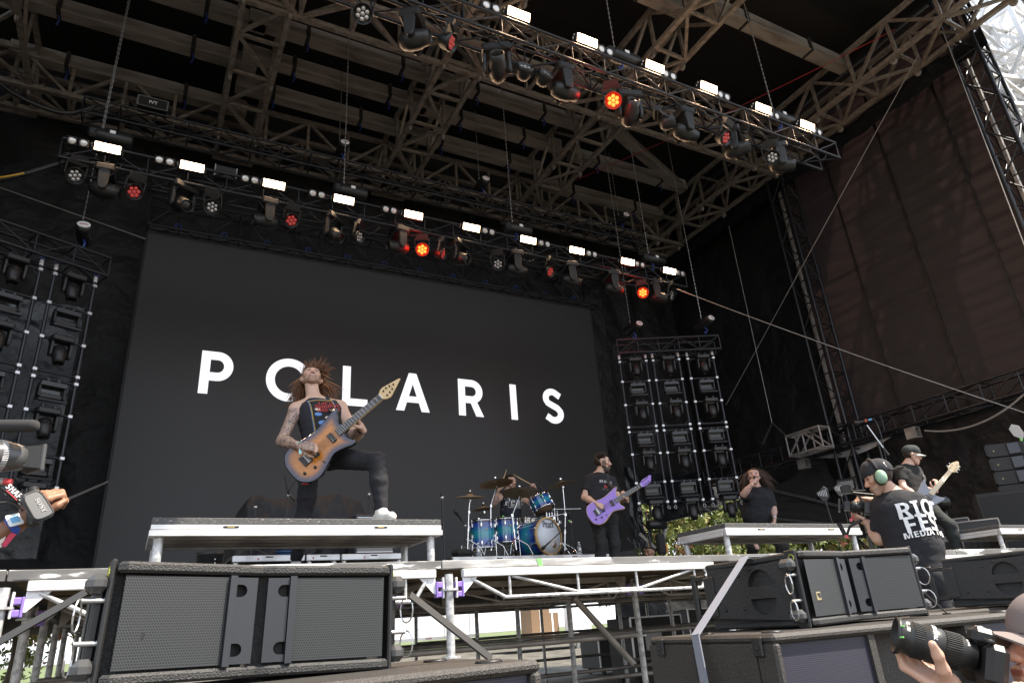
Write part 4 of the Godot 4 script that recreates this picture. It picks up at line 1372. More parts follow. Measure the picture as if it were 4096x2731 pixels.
func risers_and_backline():
	var rm = mat("riser_board", grey(0.06), 0.7)
	tri_tex(rm, noise_tex(0.05, [[0.0, grey(0.05)], [0.6, grey(0.075)], [0.8, grey(0.10)], [0.86, grey(0.3)], [1.0, grey(0.4)]], 71, 512), 1.4, true, Vector3(0.8, 2.0, 0.8))
	mat("brass", Color(0.5, 0.36, 0.12), 0.35, 0.8)
	var R = [[0.06, 1.93, -4.715, -5.4, "low alloy stage riser with the guitarist's foot on it, nearest the left speaker"], [4.77, 6.66, -4.79, -5.46, "low alloy stage riser in front of the singer"], [9.25, 11.1, -4.79, -5.5, "low alloy stage riser at the right edge beside the bassist"]]
	for r in R:
		var o = thing("stage_riser", r[4], "riser", Vector3.ZERO, "low risers along the stage front")
		platform(o, r[0], r[1], r[2], r[3], DECK + 0.308)
		rebase(o, Vector3((r[0] + r[1]) / 2, DECK, (r[2] + r[3]) / 2))
	# rolling risers at the back left
	var ro = thing("rolling_riser", "low white-edged rolling riser carrying the covered amplifiers behind the guitarist", "riser", Vector3(1.6, DECK, -7.6))
	var xs = [0.79, 1.46, 1.80, 2.47]
	for i in 3:
		var a: float = xs[i]
		var b: float = xs[i + 1] - 0.02
		part("edge_beam", rb(Vector3(b - a, 0.055, 0.05), 0.004), M["aluminium"], ro, Transform3D(Basis(), Vector3((a + b) / 2, 1.7525, -7.0)))
		part("latch_slot", rb(Vector3(0.07, 0.012, 0.006), 0.003), M["rubber"], ro, Transform3D(Basis(), Vector3((a + b) / 2, 1.765, -6.974)))
		box("deck", Vector3((a + b) / 2, 1.7725, -7.7), Vector3(b - a, 0.025, 1.34), M["riser_board"], ro)
		box("maker_mark", Vector3((a + b) / 2 - 0.1, 1.748, -6.9735), Vector3(0.012, 0.016, 0.002), M["red_mark"], ro)
		for x in [a + 0.04, b - 0.04]:
			tube("leg", Vector3(x, 1.57, -7.05), Vector3(x, 1.73, -7.05), 0.05, M["steel"], ro)
			part("castor", lathe([V(0, -0.025), V(0.055, -0.025), V(0.055, 0.025), V(0, 0.025)], 14).commit(), M["white_alloy"], ro, Transform3D(Basis(Vector3.BACK, PI / 2), Vector3(x, 1.51, -7.05)))
	rebase(ro, Vector3(1.6, DECK, -7.6))
	var dr = thing("drum_riser", "long low riser with pale alloy edge under the drum kit", "riser", Vector3(4.9, DECK, -9.6))
	part("edge_beam", rb(Vector3(2.55, 0.06, 0.05), 0.004), M["aluminium"], dr, Transform3D(Basis(), Vector3(4.94, 1.872, -8.6)))
	box("deck", Vector3(4.94, 1.893, -9.62), Vector3(2.55, 0.025, 2.0), M["riser_board"], dr)
	for x in [4.35, 5.55]:
		part("latch_slot", rb(Vector3(0.09, 0.013, 0.006), 0.003), M["rubber"], dr, Transform3D(Basis(), Vector3(x, 1.875, -8.5735)))
	for x in [3.75, 4.9, 6.1]:
		for z in [-8.7, -10.4]:
			tube("leg", Vector3(x, DECK, z), Vector3(x, 1.85, z), 0.05, M["steel"], dr)
	rebase(dr, Vector3(4.94, DECK, -9.6))
	# covered amplifiers: sheet draped over cabinets
	var top = [V(0.86, 1.80), V(0.92, 2.28), V(1.0, 2.48), V(1.06, 2.53), V(1.15, 2.54), V(1.25, 2.49), V(1.35, 2.50), V(1.5, 2.52), V(1.65, 2.51), V(1.79, 2.54), V(1.99, 2.575), V(2.14, 2.56), V(2.24, 2.51), V(2.33, 2.32), V(2.38, 1.80)]
	var s = st()
	s.set_smooth_group(0)
	noi.seed = 33
	var G = []
	for i in 85:
		var t = i / 84.0 * (top.size() - 1)
		var k = mini(int(t), top.size() - 2)
		var q: Vector2 = top[k].lerp(top[k + 1], t - k)
		var row = []
		for j in 26:
			var v = j / 25.0
			var p: Vector3
			if v < 0.7:
				var b = v / 0.7
				p = Vector3(q.x + (q.x - 1.6) * 0.05 * (1 - b), lerpf(1.79, q.y, b), lerpf(-7.75, -8.0, b * b))
			else:
				p = Vector3(q.x, q.y - 0.02 * (v - 0.7), lerpf(-8.0, -8.7, (v - 0.7) / 0.3))
			var f = noi.get_noise_2d(q.x * 5.0 + p.y * 1.2, p.y * 1.6) * 0.10 + absf(noi.get_noise_2d(q.x * 3.0 - p.y * 2.5, p.y * 2.0 + 4.0)) * 0.12 + noi.get_noise_2d(q.x * 11.0 + p.y * 5.0, p.y * 4.0) * 0.03
			row.append(p + Vector3(0, 0, f * (0.4 + 0.6 * (1.0 - v))))
		G.append(row)
	for i in 84:
		for j in 25:
			quad(s, G[i][j], G[i][j + 1], G[i + 1][j + 1], G[i + 1][j])
	var cv = thing("amplifier_cover", "crumpled black cover draped over amplifiers behind the guitarist", "cover", Vector3(1.6, 1.78, -8.1))
	part("sheet", done(s), M["cover_cloth"] if M.has("cover_cloth") else mat("cover_cloth", Color(0.012, 0.012, 0.014), 0.7), cv)
	rebase(cv, Vector3(1.6, 1.78, -8.1))
	var am = thing("guitar_amplifier", "small black combo amplifier with woven grey speaker cloth at the riser's right end", "amplifier", Vector3(2.205, 1.79, -7.35))
	part("cabinet", rb(Vector3(0.43, 0.42, 0.26), 0.012), M["amp_tolex"] if M.has("amp_tolex") else mat("amp_tolex", Color(0.022, 0.027, 0.034), 0.55), am, Transform3D(Basis(), Vector3(0, 0.21, 0)))
	var gc = mat("amp_cloth", grey(0.2), 0.8)
	gc.albedo_color = Color.WHITE
	gc.albedo_texture = dots(64, 8, grey(0.04), grey(0.26, 0.05), 0.3)
	gc.uv1_scale = Vector3(5, 4, 1)
	var q4 = st()
	uquad(q4, [Vector3(-0.19, 0.38, 0.134), Vector3(0.19, 0.38, 0.134), Vector3(0.19, 0.04, 0.134), Vector3(-0.19, 0.04, 0.134)], [V(0, 0), V(1, 0), V(1, 1), V(0, 1)])
	part("speaker_cloth", done(q4), gc, am)
	for y in [0.035, 0.385]:
		box("trim", Vector3(0, y, 0.133), Vector3(0.385, 0.008, 0.008), M["steel"], am)
	# cable heaps on the deck and riser
	var loop = []
	for i in 60:
		var a = i * 0.42
		loop.append(Vector3(0.78 + cos(a) * (0.17 + 0.01 * sin(i * 1.3)), DECK + 0.02 + 0.0016 * i, -5.75 + sin(a) * 0.12))
	tag(part("cable_coil", sweep(curve(loop, 2), 0.016, 6).commit(), M["cable_black"], self), "coil of thick black cable on the deck beside the guitarist's rear foot", "cable")
	loop = []
	for i in 50:
		var a = i * 0.45
		loop.append(Vector3(1.36 + cos(a) * 0.13, 1.80 + 0.0022 * i, -7.3 + sin(a) * 0.1))
	tag(part("cable_coil", sweep(curve(loop, 2), 0.012, 6).commit(), mat("blue_rubber", Color(0.015, 0.05, 0.12), 0.5), self), "coil of blue cable on the rolling riser behind the guitarist's leg", "cable")
	var pail = thing("black_bucket", "black bucket with two white dots on the deck left of the rolling riser", "bucket", Vector3(0.55, DECK, -6.4))
	part("shell", done(lathe([V(0, 0.0), V(0.085, 0.0), V(0.105, 0.26), V(0.115, 0.27), V(0.115, 0.29), V(0.1, 0.29), V(0.09, 0.02), V(0, 0.02)], 20)), M["black_plastic"], pail)
	for y in [0.2, 0.23]:
		part("dot", unit("ball"), M["label_white"], pail, Transform3D(Basis.from_scale(Vector3.ONE * 0.012), Vector3(0.03, y, 0.1)))
	# microphone stands
	mic_stand(Vector3(1.29, 1.79, -7.4), Vector3(1.33, 2.42, -7.4), Vector3(1.27, 2.62, -7.35), "boom microphone stand in front of the black cover, left of the guitarist's leg", false)
	mic_stand(Vector3(0.99, 1.79, -7.3), Vector3(1.0, 2.28, -7.3), Vector3(1.0, 2.31, -7.28), "short microphone stand in the shade of the cover's left end", false)
	mic_stand(Vector3(2.28, 1.79, -7.75), Vector3(2.29, 2.52, -7.75), Vector3(2.34, 2.36, -7.7), "small clip microphone on a stand at the cover's right end", true)
	mic_stand(Vector3(2.69, DECK, -6.5), Vector3(2.68, 2.26, -6.5), Vector3(2.66, 2.3, -6.48), "tall straight black microphone stand left of the drum kit", false)

func mic_stand(foot: Vector3, joint: Vector3, tip: Vector3, label: String, mic: bool):
	var o = thing("microphone_stand", label, "microphone stand")
	for i in 3:
		var a = TAU * i / 3.0 + 0.5
		tube("leg", foot + Vector3(cos(a) * 0.2, 0.008, sin(a) * 0.2), foot + Vector3(0, 0.1, 0), 0.014, M["black_metal"], o)
	tube("mast", foot + Vector3(0, 0.04, 0), joint, 0.018, M["black_metal"], o)
	tube("clutch", foot.lerp(joint, 0.5), foot.lerp(joint, 0.6), 0.03, M["black_plastic"], o)
	part("joint", unit("ball"), M["steel"], o, Transform3D(Basis.from_scale(Vector3.ONE * 0.04), joint))
	tube("boom", joint, tip, 0.014, M["black_metal"], o)
	if mic:
		var d = (tip - joint).normalized()
		part("microphone", done(lathe([V(0, 0), V(0.01, 0.0), V(0.014, 0.1), V(0.024, 0.12), V(0.026, 0.15), V(0.016, 0.175), V(0, 0.18)], 12, Transform3D(along(tip - d * 0.05, tip + d * 0.1), tip - d * 0.05))), M["black_metal"], o)
	rebase(o, foot)

# ------------------------------------------------------------------ drums
func shell_mesh(r: float, h: float) -> ArrayMesh:   # lacquer that fades from violet-blue rims to a turquoise middle
	var s = st()
	s.set_smooth_group(0)
	var ring = 10
	var n = 28
	for i in ring:
		for j in n:
			var q = []
			for e in [[i, j], [i, j + 1], [i + 1, j + 1], [i + 1, j]]:
				var t = float(e[0]) / ring
				var a = TAU * e[1] / n
				q.append([Vector3(cos(a) * r, (t - 0.5) * h, sin(a) * r), lacquer(t)])
			for k in [0, 1, 2, 0, 2, 3]:
				s.set_color(q[k][1])
				s.add_vertex(q[k][0])
	return done(s)

func lacquer(t: float) -> Color:
	var k = clampf(1.0 - absf(t - 0.5) * 2.0, 0, 1)
	return Color(0.025, 0.01, 0.09).lerp(Color(0.02, 0.07, 0.34), smoothstep(0.02, 0.35, k)).lerp(Color(0.02, 0.27, 0.33), smoothstep(0.35, 0.95, k))

func drum(called: String, label: String, c: Vector3, axis: Vector3, r: float, h: float, lugs: int, head: Material) -> Node3D:
	var o = thing(called, label, "drum", c)
	o.basis = along(Vector3.ZERO, axis, Vector3(0.3, 0, 1))
	part("shell", shell_mesh(r, h), M["drum_lacquer"], o)
	for s in [-1, 1]:
		part("hoop", done(lathe([V(r + 0.002, -0.012), V(r + 0.014, -0.012), V(r + 0.014, 0.014), V(r + 0.002, 0.014)], 28)), M["chrome"], o, Transform3D(Basis(), Vector3(0, s * (h / 2 + 0.004), 0)))
		part("drumhead", done(lathe([V(r, -0.002), V(r, 0.002), V(0, 0.004)], 28)), head, o, Transform3D(Basis.from_scale(Vector3(1, s, 1)), Vector3(0, s * (h / 2 + 0.006), 0)))
		for i in lugs:
			var a = TAU * i / lugs
			var d = Vector3(cos(a), 0, sin(a))
			part("lug", rb(Vector3(0.02, 0.05, 0.022), 0.004), M["chrome"], o, Transform3D(Basis(Vector3.UP, -a), d * (r + 0.012) + Vector3(0, s * (h / 2 - 0.06), 0)))
			tube("tension_rod", d * (r + 0.016) + Vector3(0, s * (h / 2 - 0.05), 0), d * (r + 0.016) + Vector3(0, s * (h / 2 + 0.02), 0), 0.007, M["chrome"], o)
	return o

func cymbal(label: String, c: Vector3, r: float, nrm: Vector3, foot: Vector3, knee: Vector3):
	var o = thing("cymbal", label, "cymbal")
	var b = along(Vector3.ZERO, nrm, Vector3(0, 0, 1))
	part("plate", done(lathe([V(r, -0.028), V(r * 0.7, -0.012), V(r * 0.35, 0.0), V(r * 0.22, 0.004), V(r * 0.16, 0.022), V(0.006, 0.03)], 36)), M["cymbal_bronze"], o, Transform3D(b, c))
	part("wing_nut", rb(Vector3(0.03, 0.03, 0.012), 0.004), M["chrome"], o, Transform3D(b, c + b.y * 0.065))
	tube("rod", c - b.y * 0.06, c + b.y * 0.06, 0.011, M["chrome"], o)
	part("felt", done(lathe([V(0, -0.012), V(0.022, -0.012), V(0.022, 0.012), V(0, 0.012)], 12)), M["dark_cloth"], o, Transform3D(b, c + b.y * 0.04))
	rebase(o, c)
	var t = thing("cymbal_stand", "chrome tripod stand under the " + label.substr(0, label.find(" cymbal")) + " cymbal", "cymbal stand")
	part("tilter", rb(Vector3(0.03, 0.04, 0.035), 0.006), M["chrome"], t, Transform3D(b, c - b.y * 0.07))
	tube("boom", c - b.y * 0.06, knee, 0.016, M["chrome"], t)
	part("tilter", rb(Vector3(0.035, 0.05, 0.035), 0.006), M["chrome"], t, Transform3D(Basis(), knee))
	var low = Vector3(foot.x, foot.y + 0.1, foot.z)
	tube("mast", knee, knee.lerp(low, 0.45), 0.02, M["chrome"], t)
	tube("mast", knee.lerp(low, 0.42), low, 0.026, M["chrome"], t)
	tube("collar", knee.lerp(low, 0.42), knee.lerp(low, 0.5), 0.042, M["chrome"], t)
	for i in 3:
		var a = TAU * i / 3.0 + 0.35
		var e = foot + Vector3(cos(a) * 0.24, 0.01, sin(a) * 0.24)
		tube("leg", low + Vector3(0, 0.16, 0), low.lerp(e, 0.5) + Vector3(0, 0.1, 0) + Vector3(cos(a), 0, sin(a)) * 0.05, 0.014, M["chrome"], t)
		tube("leg", low.lerp(e, 0.5) + Vector3(0, 0.1, 0) + Vector3(cos(a), 0, sin(a)) * 0.05, e, 0.014, M["chrome"], t)
		part("rubber_foot", unit("ball"), M["rubber"], t, Transform3D(Basis.from_scale(Vector3(0.03, 0.03, 0.03)), e))
	rebase(t, foot)

func drum_kit():
	var dl = mat("drum_lacquer", Color.WHITE, 0.12)
	dl.vertex_color_use_as_albedo = true
	dl.albedo_color = Color.WHITE
	dl.clearcoat_enabled = true
	dl.clearcoat = 0.7
	dl.clearcoat_roughness = 0.06
	var cb = mat("cymbal_bronze", Color(0.34, 0.25, 0.13), 0.36, 0.45)
	mat("head_white", Color(0.74, 0.77, 0.82), 0.45)
	mat("head_brown", Color(0.25, 0.15, 0.09), 0.4)
	mat("hoop_maple", Color(0.55, 0.36, 0.16), 0.35)
	var up = Vector3(0, 1, 0)
	drum("floor_tom", "leftmost floor drum, blue to turquoise lacquer, standing on the drum riser", Vector3(4.31, 2.235, -9.0), up, 0.175, 0.36, 8, M["head_white"])
	drum("floor_tom", "second floor drum with an oval badge, standing between the left one and the bass drum", Vector3(4.74, 2.30, -9.1), up, 0.165, 0.32, 8, M["head_white"])
	drum("rack_tom", "small tilted drum with brown underside hanging above the bass drum", Vector3(5.5, 2.74, -9.3), Vector3(-0.22, 1, -0.42), 0.16, 0.2, 6, M["head_brown"])
	drum("snare_drum", "shallow chrome snare drum behind the bass drum", Vector3(5.4, 2.5, -9.6), Vector3(0.0, 1, 0.1), 0.165, 0.12, 8, M["head_white"]).get_child(0).material_override = M["chrome"]
	for t in [[Vector3(4.31, 2.235, -9.0), 0.175], [Vector3(4.74, 2.30, -9.1), 0.165]]:
		pass
	# bass drum
	var c = Vector3(5.25, 2.185, -8.76)
	var ax = Vector3(0.28, 0.03, 1.0).normalized()
	var r = 0.262
	var o = thing("bass_drum", "big bass drum with white front head, maple hoop and a dark round port", "drum", c)
	o.basis = along(Vector3.ZERO, ax, Vector3.UP)
	part("shell", shell_mesh(r - 0.012, 0.42), M["drum_lacquer"], o, Transform3D(Basis(), Vector3(0, -0.24, 0)))
	for y in [0.0, -0.47]:
		part("hoop", done(lathe([V(r - 0.016, -0.022), V(r + 0.006, -0.022), V(r + 0.006, 0.022), V(r - 0.016, 0.022)], 40)), M["hoop_maple"] if y == 0.0 else M["chrome"], o, Transform3D(Basis(), Vector3(0, y, 0)))
	part("front_head", done(lathe([V(r - 0.014, -0.006), V(r - 0.014, 0.004), V(0, 0.008)], 40)), M["head_white"], o)
	for k in [[0.055, 0.003, M["lens_dark"], "port"]]:
		# the axes of the head: x and z of the drum; find screen right/down in the head plane
		var rightv = (o.basis.inverse() * Vector3(0.96, 0, -0.27)).normalized()
		var downv = (o.basis.inverse() * Vector3(0, -1, 0)).normalized()
		var pc = rightv * 0.095 + downv * 0.115 + Vector3(0, 0.006, 0)
		part("port", done(lathe([V(0.052, -0.001), V(0.052, 0.003), V(0, 0.003)], 24)), M["head_brown"], o, Transform3D(Basis(), pc))
		part("port_ring", done(lathe([V(0.05, 0), V(0.058, 0), V(0.058, 0.005), V(0.05, 0.005)], 24)), M["hoop_maple"], o, Transform3D(Basis(), pc))
		var tb = Basis(rightv, -downv, rightv.cross(-downv))
		part("lettering", words("Pearl", 0.075, "Droid Serif", false), M["lens_dark"], o, Transform3D(tb * Basis.from_scale(Vector3(0.9, 1.1, 1)), rightv * 0.0 - downv * 0.165 + Vector3(0, 0.0105, 0)))
		part("underline", unit("box"), M["lens_dark"], o, Transform3D(tb * Basis.from_scale(Vector3(0.1, 0.004, 0.002)), rightv * 0.01 - downv * 0.118 + Vector3(0, 0.0095, 0)))
	for i in 8:
		var a = TAU * (i + 0.5) / 8
		var d = Vector3(cos(a), 0, sin(a))
		for y in [-0.03, -0.43]:
			part("claw", rb(Vector3(0.03, 0.06, 0.03), 0.005), M["chrome"], o, Transform3D(Basis(Vector3.UP, -a), d * (r + 0.008) + Vector3(0, y, 0)))
		tube("tension_rod", d * (r + 0.012) + Vector3(0, -0.02, 0), d * (r + 0.012) + Vector3(0, -0.13, 0), 0.008, M["chrome"], o)
	for s in [-1.0, 1.0]:
		var e = o.basis.inverse() * (Vector3(s * 0.33, 1.915 - c.y, 0.03))
		tube("spur", o.basis.inverse() * Vector3(s * 0.24, -0.02, -0.1), e, 0.016, M["chrome"], o)
	# legs of the floor drums
	for f in o.get_parent().get_children():
		if String(f.name).begins_with("floor_tom"):
			for i in 3:
				var a = TAU * i / 3.0 + 1.1
				var rr = 0.19
				tube("leg", Vector3(cos(a) * rr, 0.0, sin(a) * rr), Vector3(cos(a) * (rr + 0.01), 1.91 - f.position.y, sin(a) * (rr + 0.01)), 0.012, M["chrome"], f)
				part("leg_bracket", rb(Vector3(0.03, 0.05, 0.03), 0.006), M["chrome"], f, Transform3D(Basis(Vector3.UP, -a), Vector3(cos(a) * 0.185, -0.03, sin(a) * 0.185)))
			part("badge", done(lathe([V(0.02, 0), V(0, 0.003)], 16, Transform3D(Basis(Vector3.RIGHT, PI / 2), Vector3.ZERO))), M["brass"], f, Transform3D(Basis.from_scale(Vector3(1, 0.6, 1)), Vector3(-0.06, 0.06, 0.165)))
	cymbal("far left low dark cymbal, tilted flat, beside the drummer", Vector3(4.05, 2.745, -8.8), 0.23, Vector3(0.0, 1, 0.12), Vector3(4.0, 1.905, -8.85), Vector3(4.03, 2.52, -8.82))
	cymbal("upper left large bronze cymbal, partly hiding the drummer's face", Vector3(4.545, 2.985, -8.95), 0.255, Vector3(-0.04, 1, -0.1), Vector3(4.36, 1.905, -8.85), Vector3(4.4, 2.62, -8.87))
	cymbal("lower middle large bronze cymbal, in front of the drummer's chest", Vector3(4.88, 2.845, -8.85), 0.27, Vector3(0.07, 1, -0.12), Vector3(4.72, 1.905, -8.78), Vector3(4.7, 2.48, -8.8))
	cymbal("right high tilted bronze cymbal, beside the small hanging drum", Vector3(5.97, 3.11, -9.4), 0.26, Vector3(-0.17, 1, -0.08), Vector3(5.9, 1.905, -9.4), Vector3(5.98, 2.6, -9.4))
	cymbal("small pair-like hi-hat cymbal, low and left of the drummer", Vector3(4.52, 2.685, -9.35), 0.19, Vector3(-0.05, 1, 0.02), Vector3(4.2, 1.905, -9.3), Vector3(4.4, 2.5, -9.3))
	cymbal("small far right splash cymbal, half hidden by the hanging drum", Vector3(5.75, 2.80, -9.6), 0.15, Vector3(-0.1, 1, 0.0), Vector3(5.75, 1.905, -9.55), Vector3(5.75, 2.5, -9.6))
	# more chrome pipework right of the bass drum
	var rack = thing("drum_hardware", "cluster of chrome pipes and clamps right of the small hanging drum", "drum hardware")
	for i in 5:
		var x = 5.62 + i * 0.075
		tube("pipe", Vector3(x, 1.92, -9.35 - 0.05 * i), Vector3(x - 0.02, 2.72 - 0.04 * (i % 3), -9.35 - 0.04 * i), 0.022, M["chrome"], rack)
		part("clamp", rb(Vector3(0.05, 0.06, 0.05), 0.01), M["chrome"], rack, Transform3D(Basis(), Vector3(x, 2.45 + 0.05 * (i % 3), -9.34 - 0.04 * i)))
	tube("arm", Vector3(5.5, 2.66, -9.3), Vector3(6.22, 2.68, -9.3), 0.016, M["chrome"], rack)
	tube("arm", Vector3(5.6, 2.55, -9.35), Vector3(6.0, 2.62, -9.4), 0.02, M["chrome"], rack)
	rebase(rack, Vector3(5.8, 1.905, -9.4))
	var ped = thing("bass_drum_pedal", "chrome double foot pedal lying right behind the bass drum", "pedal")
	for i in 4:
		tube("frame_rod", Vector3(5.55 + i * 0.08, 1.92, -9.0 - i * 0.05), Vector3(5.75 + i * 0.09, 2.0 + 0.05 * (i % 2), -9.25), 0.018, M["chrome"], ped)
	part("footboard", rb(Vector3(0.1, 0.015, 0.3), 0.004), M["steel"], ped, Transform3D(Basis(Vector3.RIGHT, 0.2), Vector3(5.75, 1.96, -9.2)))
	rebase(ped, Vector3(5.7, 1.905, -9.1))
	# microphones at the kit
	mic_stand(Vector3(5.3, 1.905, -8.2), Vector3(5.33, 2.3, -8.25), Vector3(5.08, 2.05, -8.5), "short black boom stand aiming a microphone at the bass drum's port", true)
	mic_stand(Vector3(3.93, 1.905, -8.75), Vector3(3.95, 2.33, -8.78), Vector3(3.86, 2.44, -8.76), "small microphone with a green clip at the far left of the drum kit", true)
	for m in [[Vector3(5.42, 2.86, -9.15), "tall clip-on microphone above the hanging drum's rim", 0.12], [Vector3(4.63, 2.5, -8.95), "clip-on microphone at the rim between the two floor drums", 0.1], [Vector3(5.98, 2.5, -9.3), "clip-on microphone with a green clip right of the chrome pipes", 0.12]]:
		var k = thing("clip_microphone", m[1], "microphone", m[0])
		part("body", done(lathe([V(0, 0), V(0.012, 0), V(0.014, m[2] * 0.6), V(0.024, m[2] * 0.7), V(0.024, m[2]), V(0, m[2] + 0.01)], 12)), M["black_metal"], k)
		part("clip", rb(Vector3(0.03, 0.025, 0.03), 0.005), M["tape_green"], k, Transform3D(Basis(), Vector3(0, -0.01, 0)))
		tube("gooseneck", Vector3(0, -0.02, 0), Vector3(0.03, -0.11, 0.0), 0.008, M["black_metal"], k)
	bottle(Vector3(4.07, 1.905, -8.65), "clear water bottle standing at the left front of the drum riser")
	bottle(Vector3(5.69, 1.905, -8.65), "clear water bottle standing right of the bass drum by the guitarist's leg")
	var cl = part("drum_cloth", cloth(Vector3(5.6, 2.35, -9.9), Vector3(0.9, -0.25, 0.2), Vector3(0.12, -0.42, 0.8), 24, 18, 0.08, 6, 4, 15), M["cover_cloth"], self)
	tag(cl, "black cloth heaped behind and right of the bass drum", "cover")
	var seat = thing("drum_stool", "round black drum stool under the drummer", "stool", Vector3(5.29, 1.905, -9.95))
	part("cushion", done(lathe([V(0, 0.46), V(0.16, 0.46), V(0.18, 0.5), V(0.16, 0.54), V(0, 0.55)], 24)), M["dark_cloth"], seat)
	tube("column", Vector3(0, 0.05, 0), Vector3(0, 0.47, 0), 0.04, M["chrome"], seat)
	for i in 3:
		tube("leg", Vector3(cos(TAU * i / 3.0) * 0.24, 0.01, sin(TAU * i / 3.0) * 0.24), Vector3(0, 0.22, 0), 0.02, M["chrome"], seat)
	var bg = thing("soft_bag", "small black bag and crumpled plastic on the deck left of the drum riser", "bag", Vector3(3.78, 1.905, -8.75))
	part("sack", rb(Vector3(0.3, 0.1, 0.2), 0.04), M["dark_cloth"], bg, Transform3D(Basis(Vector3.UP, 0.4), Vector3(0.1, 0.06, 0)))

func bottle(at: Vector3, label: String):
	var o = thing("water_bottle", label, "bottle", at, "water bottles on the drum riser")
	var g: StandardMaterial3D = M.get("bottle_plastic")
	if g == null:
		g = mat("bottle_plastic", Color(0.85, 0.9, 0.95), 0.08)
		g.transparency = BaseMaterial3D.TRANSPARENCY_ALPHA
		g.albedo_color.a = 0.25
	part("body", done(lathe([V(0, 0), V(0.028, 0), V(0.032, 0.01), V(0.03, 0.05), V(0.032, 0.055), V(0.03, 0.1), V(0.031, 0.12), V(0.013, 0.155), V(0.013, 0.17)], 16)), g, o)
	part("cap", done(lathe([V(0, 0.165), V(0.015, 0.165), V(0.015, 0.182), V(0, 0.182)], 14)), M["label_white"], o)
	part("band", done(lathe([V(0.0312, 0.06), V(0.0312, 0.095)], 16)), M["lens_pale"], o)

# ------------------------------------------------------------------ speakers in the pit
func plate_with_holes(outline: PackedVector2Array, holes: Array, split: float, t: float) -> ArrayMesh:   # outline in xy, thickness from -t to 0
	var s = st()
	var big = 10.0
	for half in [PackedVector2Array([V(-big, -big), V(split, -big), V(split, big), V(-big, big)]), PackedVector2Array([V(split, -big), V(big, -big), V(big, big), V(split, big)])]:
		for p in Geometry2D.intersect_polygons(outline, half):
			var list = [p]
			for h in holes:
				var nx = []
				for q in list:
					nx.append_array(Geometry2D.clip_polygons(q, h))
				list = nx
			for q in list:
				prism(q, -t, 0.0, 0.0, Transform3D(), s)
	return done(s)

